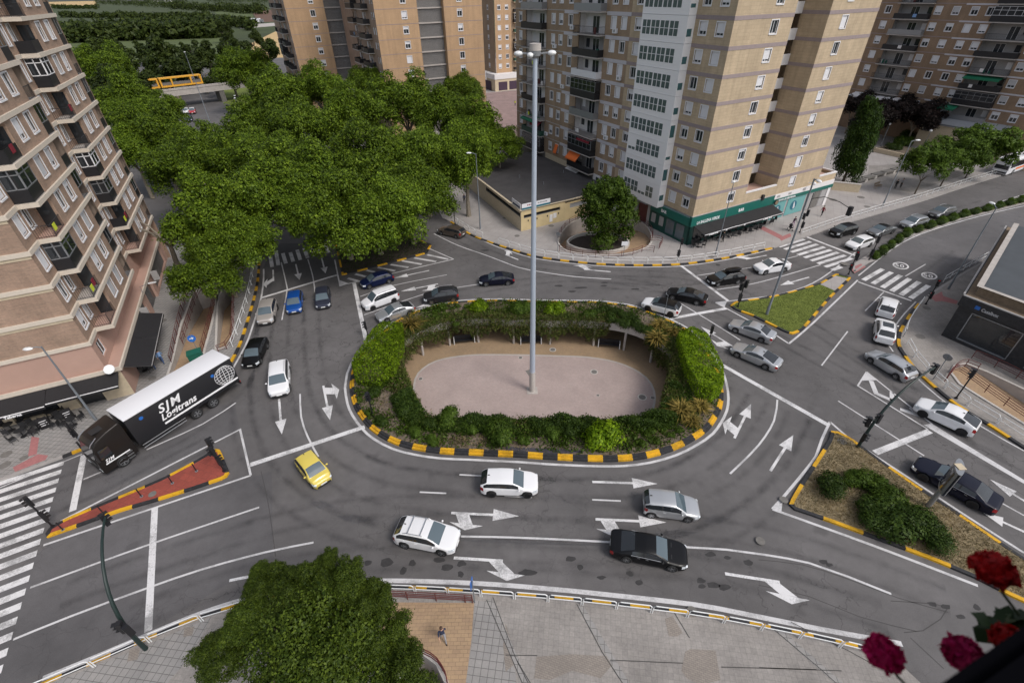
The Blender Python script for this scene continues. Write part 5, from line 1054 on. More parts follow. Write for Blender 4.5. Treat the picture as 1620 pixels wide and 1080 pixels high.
# ---- towers behind the trees
def back_tower(corner, label, left=True, NF=9, z0=6.8, wins=True):
    C = V2(*corner); u, n = D2(27.668), D2(-62.332); v, w_ = D2(117.668), D2(207.668); FH = 2.93; TOP = z0 + FH * (NF + 3)
    T = thing('apartment_tower', label, 'apartment block', C.copy(), 'matching brick towers behind the plane trees')
    row = lambda k: z0 + FH * k; m = MB(); ks = range(0, NF)
    hs = lambda s, wd=1.2: [(s - wd / 2, s + wd / 2, row(k) + .95, row(k) + 2.35) for k in ks]
    A, B = hs(6.8), hs(20.6)
    wall(m, C, u, n, 0, 10.05, 0, TOP, A, 'brick_orange'); wall(m, C, u, n, 16.6, 26.6, 0, TOP, B, 'brick_orange')
    wall(m, C + u * 16.6, -n, -u, 0, 3.2, 0, TOP, [], 'brick_orange'); wall(m, C + u * 10.05, -n, u, 0, 3.2, 0, TOP, [], 'brick_orange'); wall(m, C + u * 26.6, -n, u, 0, 18, 0, TOP, [], 'brick_orange')
    S = hs(1.2, .9) + hs(2.9, .9) if left else []
    wall(m, C, v, w_, 0, 34, 0, TOP, S, 'brick_left'); q = [C, C + u * 26.6, C + u * 26.6 - n * 18, C + v * 34 + u * 18, C + v * 34]; m.face([(p.x, p.y, TOP) for p in q], 'roof_dark'); m.build('wall', None, T, world=True)
    for h in A + B: window(T, C, u, n, h, .16)
    for h in S: window(T, C, v, w_, h, .14, surround=False)
    for k in range(-1, NF + 2):
        for a, b in ((-.02, 10.05), (16.6, 26.62)): m = MB(); m.fbox(C, u, n, a, b, 0, .025, row(k) - .1, row(k)); m.build('string_course', 'band_mauve', T, world=True)
        m = MB(); m.fbox(C, u, n, 10.07, 16.58, -2.2, -1.1, row(k) - .28, row(k)); m.build('gallery_slab', 'concrete', T, world=True)
        o = MB()
        for i in range(26): o.fbox(C, u, n, 10.1 + i * .25, 10.18 + i * .25, -1.4, -1.3, row(k), row(k) + FH - .28)
        o.build('gallery_screen', 'plaster_gray', T, world=True)
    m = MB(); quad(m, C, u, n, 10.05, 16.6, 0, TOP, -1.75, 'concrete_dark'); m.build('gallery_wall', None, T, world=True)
    if left:
        for k in ks:
            balcony(T, C, v, w_, 5.6, 11.5, row(k), out=1.6, inn=.02, style='dark', back='plaster_white', slab='concrete'); balcony(T, C, v, w_, 15.5, 21, row(k), out=1.6, inn=.02, style=BR.choice(('dark', 'dark', 'bars', 'glazed')), back='plaster_gray', slab='concrete')
back_tower((-29.0, 130.1), 'orange brick tower with a slatted recess, right of the pair behind the trees'); back_tower((-58.0, 155.2), 'orange brick tower at the left of the pair behind the trees')
def far_tower():
    C = V2(-3.6, 199.5); u, n = D2(27.668), D2(-62.332); v, w_ = D2(117.668), D2(207.668); z0, FH, NF = 5.6, 2.93, 8; TOP = 36
    T = thing('apartment_tower', 'distant orange brick block with roller shutter garages on its ground floor', 'apartment block', C.copy()); row = lambda k: z0 + .6 + FH * k; m = MB()
    hs = lambda s: [(s - .55, s + .55, row(k) + .9, row(k) + 2.2) for k in range(NF)]
    A = hs(1.9) + hs(4.9); B = [(s - .5, s + .5, row(k) + .9, row(k) + 2.2) for s in (5,) for k in range(NF)]
    wall(m, C, u, n, .2, 6.6, z0, TOP, A, 'brick_orange'); wall(m, C, v, w_, 0, 14, z0, TOP, B, 'brick_tower_old'); wall(m, C, u, n, 6.6, 20, z0, TOP, [], 'brick_tower_old'); m.build('wall', None, T, world=True)
    for h in A: window(T, C, u, n, h, .14)
    for h in B: window(T, C, v, w_, h, .14)
    for k in range(NF): balcony(T, C, u, n, 7.4, 10.6, row(k), out=1.2, inn=.02, style=('dark', 'green', 'glazed_white')[k % 3], back='plaster_white', slab='plaster_beige')
    m = MB(); m.fbox(C, u, n, -2.2, 20, -4, 3.2, 4.0, 5.6); m.build('podium_parapet', 'plaster_white', T, world=True); m = MB(); m.fbox(C, u, n, -2, 20, -4, 3.0, 0, 4.0); m.fbox(C, u, n, -2.0, 20, 2.9, 3.1, 0, .3); m.build('podium_wall', 'plaster_beige', T, world=True)
    for a in (-.6, 3.8, 8.4): m = MB(); m.fbox(C, u, n, a, a + 3.6, 3.0, 3.04, .1, 3.1); m.build('garage_door', 'cloth_plum', T, world=True)
    m = MB(); m.fbox(C, v, w_, 0, 6, 2.2, 2.24, .1, 3.2); m.build('garage_door', 'cloth_plum', T, world=True)
far_tower()

# ---- block on the right, across the small square
def right_block():
    P = V2(93.2, 119.0); u, n = D2(-63), D2(207); FH = 2.92; z0 = 8.86 - FH; NF = 9; T = thing('apartment_block', 'shaded brown brick block with stacked balconies at the upper right', 'apartment block', P.copy()); m = MB()
    row = lambda k: z0 + FH * k; ss = [-13.6, -3.3, 0, 3.3, 6.05, 15.2, 18.3]; W_ = [(s - .6, s + .6, row(k) + 1.0, row(k) + 2.3) for k in range(NF) for s in ss]
    B = [(a, b, row(k), row(k) + 2.72) for k in range(NF) for a, b in ((-11.3, -4.4), (7.0, 14.0))]
    wall(m, P, u, n, -18, 30, 0, 38, W_ + B, 'brick_right'); wall(m, P + u * 30, -n, u, 0, 14, 0, 38, [], 'brick_right'); wall(m, P - u * 18, -n, -u, 0, 14, 0, 38, [], 'brick_right'); m.face([((P + u * a - n * b).x, (P + u * a - n * b).y, 38) for a, b in ((-18, 0), (30, 0), (30, 14), (-18, 14))], 'roof_dark'); m.build('wall', None, T, world=True)
    for h in W_: window(T, P, u, n, h, .15, state=BR.choice((1, .8, .75, .7, .4, 0)), blindm='blind_gray' if BR.random() < .3 else 'blind')
    for k in range(1, NF + 2):
        for a, b, mt in ((-18, 1.4, 'band_mauve'), (1.4, 7.0, 'band_lilac'), (14.0, 30, 'band_lilac')): m = MB(); m.fbox(P, u, n, a, b, 0, .04, row(k) - .28 + (.16 if mt == 'band_mauve' else 0), row(k)); m.build('string_course', mt, T, world=True)
    sb = ['dark', 'bars', 'bars', 'bars', 'dark', 'panel', 'dark', 'bars', 'bars']; sc_ = ['panel', 'glazed', 'dark', 'bars', 'dark', 'bars', 'glazed_white', 'dark', 'bars']
    for k in range(NF): balcony(T, P, u, n, -11.3, -4.4, row(k), out=1.1, style=sb[k], back='plaster_gray', slab='concrete'); balcony(T, P, u, n, 7.0, 14.0, row(k), out=1.1, style=sc_[k], back='plaster_gray', slab='concrete')
    awning(T, P, u, n, 7.2, 13.6, row(3) - .35, row(3) - .8, 1.6, 'green_cloth', None); awning(T, P, u, n, 5.4, 8.6, row(1) - .2, row(1) - .9, 2.2, 'green_cloth', None)
    for a, b in ((-14, -8.5), (-8.2, -5), (-4.6, -.5)): awning(T, P, u, n, a, b, row(1) - .5, row(1) - 1.0, 3.0, 'plaster_white', None)
    # low wing in front with a grey canopy roof
    m = MB(); m.fbox(P, u, n, 4.2, 19, 0, 4.0, 5.0, 5.15, 'roof_pale'); A = [(P + u * a + n * d, z) for a, d, z in ((4.2, 0, 6.3), (4.2, 4.0, 5.3), (19, 4.0, 5.3), (19, 0, 6.3))]; m.face([(p.x, p.y, z) for p, z in A], 'roof_pale'); m.build('canopy_roof', None, T, world=True)
    m = MB(); m.fbox(P, u, n, 4.6, 18.6, 0, 3.6, 0, 5.0); m.build('wing_wall', 'plaster_beige', T, world=True)
    for a, b, c, d in ((5.2, 6.6, 3.4, 4.4), (9.4, 11.2, .3, 2.9), (12.4, 14.2, .3, 2.9), (15.4, 17.0, .3, 2.9)): m = MB(); m.fbox(P, u, n, a, b, 3.6, 3.64, c, d); m.build('wing_window', 'pane', T, world=True)
    m = MB(); m.fbox(P, u, n, 18.6, 26, 0, 5, 0, 3.0); m.build('wing_wall', 'plaster_beige', T, world=True)
right_block()

# ---- low shop hall between the tower and the trees
def low_hall():
    A, B = V2(1.806, 70.12), V2(8.883, 73.999); u = (B - A).normalized(); n = Vector((u.y, -u.x, 0)); L = (B - A).length; Dp = V2(-2.74, 80.28); v = (Dp - A).normalized(); nv = Vector((-v.y, v.x, 0)); H = 3.1
    T = thing('market_hall', 'low cream hall with a flat dark roof and white banner, beside the spiral ramp', 'building', A.copy())
    Q = [A, B, V2(14.2, 77.2), V2(17.6, 79.6), V2(5.6, 102.4), A + v * 30]; m = MB(); m.poly([(p.x, p.y) for p in Q], H + .3); m.build('roof', 'roof_dark', T, world=True)
    m = MB(); wall(m, A, u, n, 0, L, .1, H + .25, [(.5, L - .9, 2.1, 2.6)], 'plaster_yellow', .3, 'concrete_dark'); wall(m, A, v, nv, 0, 30, .1, H + .25, [(.3, 14, 2.3, 2.9)], 'plaster_beige', .3, 'concrete_dark'); wall(m, B, (Q[2] - B).normalized(), Vector(((Q[2] - B).y, -(Q[2] - B).x, 0)).normalized(), 0, (Q[2] - B).length, .1, H - .1, [(1.0, 5.6, 1.9, 2.7)], 'plaster_yellow', .3); m.build('wall', None, T, world=True)
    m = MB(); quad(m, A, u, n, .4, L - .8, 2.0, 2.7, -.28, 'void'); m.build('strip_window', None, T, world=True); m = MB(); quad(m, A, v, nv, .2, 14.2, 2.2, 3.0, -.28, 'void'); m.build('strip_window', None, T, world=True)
    m = MB(); d2 = (Q[2] - B).normalized(); quad(m, B, d2, Vector((d2.y, -d2.x, 0)), .2, 5.8, 1.6, 2.8, -.2, 'roof_pale'); m.build('roller_shutter', None, T, world=True)
    m = MB(); m.ribbon([Q[5], A, B, Q[2]], .35, H + .33, 'plaster_beige'); m.skirt([Q[5], A, B, Q[2]], H + .1, H + .33, 'plaster_beige', closed=False); m.build('roof_edge', None, T, world=True)
    m = MB(); m.fbox(A, u, n, .2, 5.3, -.1, -.05, H + .32, H + 1.25, 'white_alu'); m.fbox(A, u, n, .2, 5.3, -.05, -.03, H + .34, H + .62, 'teal_dark'); m.build('banner', None, T, world=True)
    m = MB(); m.fbox(A, v, nv, .2, 3.3, -.1, -.05, H + .32, H + 1.25, 'white_alu'); m.fbox(A, v, nv, .5, 3.0, -.05, -.03, H + .5, H + .75, 'cloth_navy'); m.build('banner', None, T, world=True)
    rb = random.Random(5)
    m = MB(); x = 1.1
    while x < 2.3: w_ = rb.uniform(.1, .3); m.fbox(A, u, n, x, x + w_, -.05, -.028, H + .86, H + 1.02, 'cloth_red'); x += w_ + .1
    m.build('banner_lettering', None, T, world=True); m = MB(); x = 3.0
    while x < 4.7: w_ = rb.uniform(.1, .35); m.fbox(A, u, n, x, x + w_, -.05, -.028, H + .88, H + 1.04, 'cloth_gray'); x += w_ + .1
    m.build('banner_lettering', None, T, world=True)
    for a, b, c, d in ((5.2, 5.75, .5, 1.7), (5.9, 6.5, 1.0, 1.8)): m = MB(); m.fbox(A, u, n, a, b, 0, .05, c, d); m.build('meter_box', 'plaster_white', T, world=True)
    for a in (1.2, 2.8, 4.7, 6.8): m = MB(); m.fbox(A, u, n, a, a + .12, 0, .1, 1.5, 1.75); m.build('wall_lamp', 'plastic', T, world=True)
    m = MB(); m.fbox(A, u, n, L + .05, L + .9, -.3, -.1, .1, 2.4); m.build('door', 'gray_metal', T, world=True)
    for p in ((6, 82), (10, 88), (2, 86)): m = MB(); m.tube([(p[0], p[1], H + .3), (p[0], p[1], H + .8)], .07, 6); m.build('roof_vent', 'gray_metal', T, world=True)
low_hall()

# ---- dark glazed shop at the right edge
def dark_shop():
    A = V2(45.378, 40.711); u, n = D2(-61.7), D2(-151.7); v = (V2(60.55, 54.44) - A).normalized(); nv = Vector((-v.y, v.x, 0)); H = 5.0
    T = thing('shop_pavilion', 'low black glazed shop with a grey roof at the right edge', 'shop', A.copy()); m = MB()
    wall(m, A, u, n, 0, 26, .1, H, [(1.2, 5.4, .5, 3.6), (6.8, 11.4, .5, 3.6), (12.6, 17, .5, 3.6), (18.4, 23, .5, 3.6)], 'kerb_black', .25); wall(m, A, v, nv, 0, 24, .1, H, [], 'kerb_black'); m.build('wall', None, T, world=True)
    for a, b in ((1.2, 5.4), (6.8, 11.4), (12.6, 17), (18.4, 23)):
        m = MB()
        for q in ((a, a + .08, .5, 3.6), (b - .08, b, .5, 3.6), (a, b, .5, .58), (a, b, 3.52, 3.6)): m.fbox(A, u, n, q[0], q[1], -.2, .02, q[2], q[3])
        w_ = m.build('shop_window', 'gray_metal', T, world=True); m = MB(); quad(m, A, u, n, a, b, .5, 3.6, -.15, None); m.build('pane', 'glass_dark', w_, world=True)
    m = MB(); m.fbox(A, u, n, -.1, 26, 0, .25, 3.9, H + .02); m.fbox(A, v, nv, -.1, 24, 0, .2, 3.9, H + .02); m.build('fascia', 'car_slate' if 0 else 'kerb_black', T, world=True)
    m = MB(); m.fbox(A, u, n, -.1, 26, .1, .3, H + .02, H + .12); m.fbox(A, v, nv, 0, 24, .1, .25, H + .02, H + .12); m.build('coping', 'plaster_gray', T, world=True)
    off = lambda s, t: A + u * s - n * 0 + v * t
    Q = [off(0, 0), off(26, 0), off(26, 24), off(0, 24)]; m = MB(); m.poly([(p.x, p.y) for p in Q], H + .01, 'gravel_tan'); m.build('gravel_strip', None, T, world=True)
    B = off(.6, 1.0); m = MB(); wall(m, B, u, n, 0, 25, H, H + .95, [], 'gravel_tan'); wall(m, B, v, nv, 0, 22, H, H + .95, [], 'concrete'); m.build('parapet', None, T, world=True)
    Q = [B, B + u * 25, B + u * 25 + v * 22, B + v * 22]; m = MB(); m.poly([(p.x, p.y) for p in Q], H + .75); m.build('roof', 'roof_slate', T, world=True)
    m = MB(); m.ribbon([B + v * 22, B, B + u * 25], .5, H + .96); m.build('parapet_coping', 'concrete', T, world=True)
    m = MB(); m.box((B + u * 9 + v * 9 + UPZ * (H + 1.1)), (5, 7, 1.0), None, rad(40)); m.build('skylight', 'roof_pale', T, world=True)
    Mx = frame((u * 1.75 + n * .27 + UPZ * 4.2), u, UPZ); textmesh('Casalbox', .46, 'blind_gray', 'sign_lettering', T, Mx, bold=.01, sx=.8); m = MB(); m.fbox(A, u, n, 1.2, 1.6, .25, .28, 4.2, 4.55); m.build('sign_logo', 'blue_sign', T, world=True)
dark_shop()
# ---- stepped block at the left
def left_block():
    F = V2(-36.85, 34.12); u, n = D2(114.6), D2(24.6); v, nf = D2(24.6), D2(-65.4)      # u away along the street front, v outwards; the flank faces -u
    T = thing('apartment_block', 'stepped pinkish brick block with cream ledges and a black-awning tavern', 'apartment block', F.copy())
    row = lambda k: 6.45 + 2.85 * k; NF, TOP = 9, 36.0; m = MB(); O = 1.35; FH = 2.85
    at = lambda a, b: F + u * a + v * b
    wl = lambda a, b, d, holes=(): wall(m, at(0, d), u, v, a, b, row(0), TOP, holes, 'brick_left')
    win = lambda c, w_=1.2: [(c - w_ / 2, c + w_ / 2, row(k) + .8, row(k) + 2.3) for k in range(NF)]
    IN = [win(1.45, 1.15), win(18.9, 1.15)]; OUT = win(7.0, 1.35) + win(9.9, 1.35) + win(24.6, 1.35) + win(27.6, 1.35); BK = win(3.2, .9) + win(21.0, .9)
    wl(0, 5.0, 0, IN[0] + win(3.2, .9)); wl(14.2, 22.6, 0, IN[1] + win(21.0, .9)); wl(5.0, 12.0, O, win(7.0, 1.35) + win(9.9, 1.35)); wl(22.6, 29.8, O, win(24.6, 1.35) + win(27.6, 1.35))
    loA = [(12.15, 14.05, row(k) + .02, row(k) + 2.55) for k in range(NF)]; loB = [(29.95, 31.9, row(k) + .02, row(k) + 2.55) for k in range(NF)]
    wl(12.0, 14.2, O, loA); wl(29.8, 32.05, O, loB)
    for s in (5.0, 22.6): wall(m, at(s, 0), v, -u, 0, O, row(0), TOP, [], 'brick_left')        # the sides towards the balconies
    wall(m, at(14.2, 0), v, u, 0, O, row(0), TOP, [], 'brick_left'); wall(m, at(32.05, -12), v, u, 0, 12 + O, 0, TOP, [], 'brick_left')
    fw = [(-9.6, -8.4, row(k) + .8, row(k) + 2.3) for k in range(0)]
    wall(m, F, -v, nf, 0, 26, row(0), TOP, fw, 'brick_left')
    q = [at(0, 0), at(5, 0), at(5, O), at(14.2, O), at(14.2, 0), at(22.6, 0), at(22.6, O), at(32.05, O), at(32.05, -12), at(0, -26)]; m.poly([(p.x, p.y) for p in q], TOP, 'roof_dark'); m.build('wall', None, T, world=True)
    for h in IN[0] + BK[:NF]: window(T, at(0, 0), u, v, h, .16, surround=True, state=BR.choice((1, .9, .7, 0, 0)))
    for h in IN[1] + BK[NF:]: window(T, at(0, 0), u, v, h, .16, surround=True, state=BR.choice((1, .9, .5, 0)))
    for h in OUT: window(T, at(0, O), u, v, h, .16, surround=True, state=BR.choice((1, 1, .85, .75, 0, 0, .3)), blindm='blind_gray' if BR.random() < .45 else 'blind')
    for k in range(NF + 1):          # cream ledge following every step of the front
        z = row(k); path = [at(-.0, -26), at(0, 0), at(2.35, 0), at(2.35, O), at(14.2, O), at(14.2, 0), at(20.2, 0), at(20.2, O), at(32.05, O)]
        o1, o2 = offset(path, -.16), offset(path, .02); m = MB()
        for i in range(len(path) - 1):
            a, b, c, d = o1[i], o1[i + 1], o2[i + 1], o2[i]
            m.face([(a.x, a.y, z), (b.x, b.y, z), (c.x, c.y, z), (d.x, d.y, z)]); m.face([(b.x, b.y, z), (a.x, a.y, z), (a.x, a.y, z - .34), (b.x, b.y, z - .34)][::-1]); m.face([(a.x, a.y, z - .34), (b.x, b.y, z - .34), (c.x, c.y, z - .34), (d.x, d.y, z - .34)][::-1])
        m.build('ledge', 'band_cream', T, world=True)
        if k: m = MB(); m.fbox(F, -v, nf, 0, 26, 0, .05, z - .62, z - .36); m.build('ledge', 'plaster_beige', T, world=True)
    sty = ['bars', 'bars', 'glazed', 'bars', 'glazed', 'dark', 'bars', 'glazed', 'dark']; styB = ['bars', 'dark', 'glazed', 'glazed_white', 'bars', 'bars', 'glazed_white', 'dark', 'bars']
    for k in range(NF):
        for base, st in ((2.35, sty[k]), (20.2, styB[k])):
            w_ = 5.0 - 2.35 if base < 5 else 22.6 - 20.2
            P = at(base, 0); z = row(k); m = MB(); pts = [P, P + u * w_, P + u * w_ + v * O, P + v * O]; m.face([(p.x, p.y, z + .01) for p in pts][::-1], 'plaster_pink' if k % 3 == 0 else 'concrete'); m.face([(p.x, p.y, z - .3) for p in pts], 'plaster_beige'); m.face([(p.x, p.y, row(k + 1) - .31) for p in pts], 'plaster_beige'); o = m.build('balcony', None, T, world=True)
            edges = [(P + v * .05, v, O - .05), (P + v * O, u, w_)]
            r = MB()
            for E_, d, L in edges:
                nn = -u if d is v else v; hh = 1.0
                if st == 'bars':
                    for zz in (z + .1, z + hh): a, b = E_ - nn * .06, E_ + d * L - nn * .06; r.tube([(a.x, a.y, zz), (b.x, b.y, zz)], .022, 4)
                    for i in range(int(L / .15) + 1): a = E_ + d * (L * i / int(L / .15)) - nn * .06; r.tube([(a.x, a.y, z), (a.x, a.y, z + hh)], .014, 3, None, False)
                else: r.fbox(E_, d, nn, 0, L, -.08, -.04, z + .05, z + 1.0)
            r.build('railing', 'black_metal', o, world=True)
            if st.startswith('glazed'):
                r = MB(); g_ = MB()
                for E_, d, L in edges:
                    nn = -u if d is v else v
                    for i in range(3): r.fbox(E_, d, nn, max(0, L * i / 2 - .04), min(L, L * i / 2 + .05), -.1, -.03, z + 1.0, row(k + 1) - .34)
                    for zz in (z + 1.0, z + 2.05, row(k + 1) - .42): r.fbox(E_, d, nn, 0, L, -.1, -.03, zz, zz + .07)
                    quad(g_, E_, d, nn, 0, L, z + 1.05, row(k + 1) - .4, -.065, None)
                r.build('glazing_frame', 'white_alu' if 'white' in st else 'gray_metal', o, world=True); g_.build('glazing', 'glass_dark', o, world=True)
            else:
                r = MB(); quad(r, at(base + w_ - .02, 0), v, -u, .15, 1.15, z + .05, z + 2.15, .0, None); r.build('door', 'pane', o, world=True)
                if k in (1, 3, 6): r = MB(); r.fbox(P + v * O, u, v, .4, 1.0, -.03, .0, z + .35, z + .9); r.build('hanging_cloth', 'cloth_hivis', o, world=True)
                if k in (1, 5): r = MB(); r.fbox(P + v * O, u, v, 1.2, 1.8, -.03, .02, z + .5, z + 1.1); r.build('hanging_cloth', 'cloth_red', o, world=True)
        for a, b in ((12.15, 14.05), (29.95, 31.9)):
            m = MB(); P = at(0, O); z = row(k); m2 = MB(); quad(m, P, u, v, a, b, z, z + 2.6, -1.0, 'curtain'); m.fbox(P, u, v, a, b, -1.0, 0, z, z + .03, 'plaster_gray')
            for s in (a, b): q0, q1 = P + u * s, P + u * s - v * 1.0; m.face([(q0.x, q0.y, z), (q1.x, q1.y, z), (q1.x, q1.y, z + 2.6), (q0.x, q0.y, z + 2.6)], 'brick_left')
            o = m.build('loggia', None, T, world=True)
            if k % 3 == 0: railing(m2, P, u, v, a, b, -.05, z, 1.0, .15)
            else: m2.fbox(P, u, v, a, b, -.08, -.04, z + .04, z + 1.0)
            m2.build('railing', 'black_metal', o, world=True)
            if k % 2: m2 = MB(); quad(m2, P, u, v, a, b, z + 1.05, z + 2.5, -.06, None); m2.build('glazing', 'glass_dark', o, world=True); m2 = MB(); [m2.fbox(P, u, v, x - .03, x + .03, -.09, -.03, z + 1.0, z + 2.55) for x in (a + .05, (a + b) / 2, b - .05)] + [m2.fbox(P, u, v, a, b, -.088, -.032, zz, zz + .06) for zz in (z + 1.0, z + 2.5)]; m2.build('glazing_frame', 'gray_metal', o, world=True)
    # pink first floor over the shops
    m = MB(); wall(m, at(0, .0), u, v, 0, 32.05, 3.4, 6.12, [(1.0, 2.3, 4.1, 5.6), (6.3, 7.6, 4.1, 5.6), (10, 11.3, 4.1, 5.6)], 'plaster_pink'); wall(m, F, -v, nf, 0, 26, 3.4, 6.12, [(9.6, 11.0, 4.0, 5.2)], 'plaster_pink'); m.build('first_floor_wall', None, T, world=True)
    for h in ((1.0, 2.3, 4.1, 5.6), (6.3, 7.6, 4.1, 5.6), (10, 11.3, 4.1, 5.6)): window(T, at(0, 0), u, v, h, .16, surround=False, state=0)
    window(T, F, -v, nf, (9.6, 11.0, 4.0, 5.2), .16, surround=False, state=0, fm='gray_metal')
    for s in (5.0, 22.6):
        m = MB(); m.fbox(at(0, 0), u, v, s, s + 9.2, .02, O, 6.0, 6.1); m.build('soffit', 'plaster_beige', T, world=True)
    m = MB(); pts = [at(-.35, -26), at(-.35, 1.15), at(32.05, 1.15), at(32.05, 0), at(0, 0), at(0, -26)]; m.poly([(p.x, p.y) for p in pts], 3.4); m.build('terrace', 'plaster_pink', T, world=True)
    m = MB(); m.skirt([at(-.37, -26), at(-.37, 1.17), at(32.05, 1.17)], 3.1, 3.48, None, closed=False); m.ribbon([at(-.3, -26), at(-.3, 1.1), at(32.05, 1.1)], .16, 3.48); m.build('terrace_edge', 'band_cream', T, world=True)
    # shops at street level
    gfl = MB(); wall(gfl, at(0, .9), u, v, -.1, 32.05, .1, 3.3, [(3.2, 9.2, .1, 2.6), (10.6, 14.6, .1, 2.8), (16, 20, .1, 2.8), (21.4, 30.5, .3, 2.9)], 'plaster_pink', .3); wall(gfl, at(-.1, .9), -v, nf, 0, 27, .1, 3.3, [(2.2, 4.2, .1, 2.6), (5.6, 9, .3, 2.6)], 'plaster_beige', .3); gfl.build('shop_wall', None, T, world=True)
    for a, b, mt in ((3.2, 9.2, 'glass_dark'), (10.6, 14.6, 'concrete_dark'), (16, 20, 'glass_dark'), (21.4, 30.5, 'concrete_dark')): g_ = MB(); quad(g_, at(0, .9), u, v, a, b, .1, 2.9, -.28, None); g_.build('shop_window', mt, T, world=True)
    for a, b in ((2.2, 4.2), (5.6, 9)): g_ = MB(); quad(g_, at(-.1, .9), -v, nf, a, b, .1, 2.6, -.28, None); g_.build('shop_window', 'glass_dark', T, world=True)
    P1 = at(0, 1.17); awning(T, P1, u, v, .2, 5.3, 3.1, 2.45, 2.0, 'awning_black', 'plaster_gray'); awning(T, P1, u, v, 5.35, 10.4, 3.1, 2.45, 2.0, 'awning_black', 'plaster_gray')
    P2 = at(-.37, 1.1); awning(T, P2, -v, nf, .3, 5.6, 3.08, 2.5, 1.5, 'awning_black'); a2 = awning(T, P2, -v, nf, 5.65, 11.6, 3.08, 2.45, 1.7, 'awning_black')
    c = P2 - v * 10.9 + nf * 1.735 - F; textmesh('PAXVI', .36, 'white_text', 'sign_lettering', T, frame(c + UPZ * 2.17, v, UPZ), bold=.012); textmesh('Taberna', .36, 'white_text', 'sign_lettering', T, frame(c + v * 2.4 + UPZ * 2.17, v, UPZ), bold=.012, shear=.2)
    m = MB(); c = at(-.45, .5); m.disc(c + nf * .35 + UPZ * 3.75, nf + UPZ * .9, .42, .06, 18, 'lamp_white'); m.tube([c + UPZ * 3.5, c + nf * .3 + UPZ * 3.7], .03, 5, 'black_metal'); m.build('satellite_dish', None, T, world=True)
    m = MB(); p = at(14.5, 1.2); m.tube([p + UPZ * 3.5, p + UPZ * 4.2, p + v * 1.1 + UPZ * 4.4], .03, 5, 'gray_metal'); m.fbox(p, v, u, .9, 1.7, -.1, .1, 4.35, 4.45, 'lamp_white'); m.build('wall_lantern', None, T, world=True)
    for a, h in ((10.9, 2.6), (20.4, 3.0)): m = MB(); m.fbox(at(0, 1.17), u, v, a, a + .15, 0, .7, 3.0 - h * .3, 3.3); m.build('projecting_sign', 'plaster_gray', T, world=True)
left_block()
# ---- railway bridge and its train
def rail():
    a, b = V2(-131.5, 209.7), V2(-116.6, 222.6); z = 5.2
    a, b = G(267, 148, 4.6), G(352, 138, 4.6); a.z = b.z = 0; u = (b - a).normalized(); n = Vector((u.y, -u.x, 0)); T = thing('railway_bridge', 'grey concrete railway bridge over the far road', 'bridge', a.copy())
    m = MB(); m.fbox(a, u, n, -30, (b - a).length + 25, -6, 0, 3.6, 5.3); m.build('deck', 'concrete', T, world=True); m = MB(); m.fbox(a, u, n, -30, (b - a).length + 25, -.3, .12, 5.3, 5.9); m.build('parapet', 'concrete', T, world=True)
    L = (b - a).length
    for s in (-2, L - 1.5): m = MB(); m.fbox(a, u, n, s, s + 1.6, -6, -.2, 0, 3.6); m.build('abutment', 'concrete_dark', T, world=True)
    m = MB()
    for d in (-2.2, -3.6): m.fbox(a, u, n, -30, L + 25, d - .05, d + .05, 5.3, 5.45)
    m.build('rail', 'rust', T, world=True)
    for w0, lab in ((-14.0, 'yellow car-carrier wagon half hidden by trees on the bridge'), (-1.0, 'yellow car-carrier wagon in the middle of the bridge')):
        c = a + u * w0 + Vector((0, 0, 5.45)); W_ = thing('railway_wagon', lab, 'train wagon', c, 'car-carrier wagons on the railway bridge'); WL = 12.6
        for nm, z0, z1, mt in (('underframe', .7, 1.2, 'train_yellow'), ('upper_deck', 3.1, 3.45, 'train_yellow')): m = MB(); m.fbox(a + Vector((0, 0, 0)), u, n, w0, w0 + WL, -4.2, -1.6, 5.45 + z0, 5.45 + z1); m.build(nm, mt, W_, world=True)
        for s in (0, 3.2, WL - 3.6, WL - .5):
            m = MB()
            for d in (-1.75, -4.15): q0, q1 = a + u * (w0 + s) + n * d, a + u * (w0 + s + .5) + n * d; m.fbox(a, u, n, w0 + s, w0 + s + .45, d - .1, d + .1, 5.45 + 1.2, 5.45 + 3.1)
            m.build('post', 'train_yellow', W_, world=True)
        for s in (2.2, WL - 2.8):
            for d in (-1.9, -3.9): m = MB(); p = a + u * (w0 + s) + n * d + Vector((0, 0, 5.9)); m.disc(p, n, .45, .12, 14); m.build('wheel', 'rust', W_, world=True)
        m = MB(); m.fbox(a, u, n, w0 + .2, w0 + WL - .2, -3.9, -1.9, 5.45 + 1.25, 5.45 + 2.0); m.build('load', 'concrete_dark', W_, world=True)
rail()
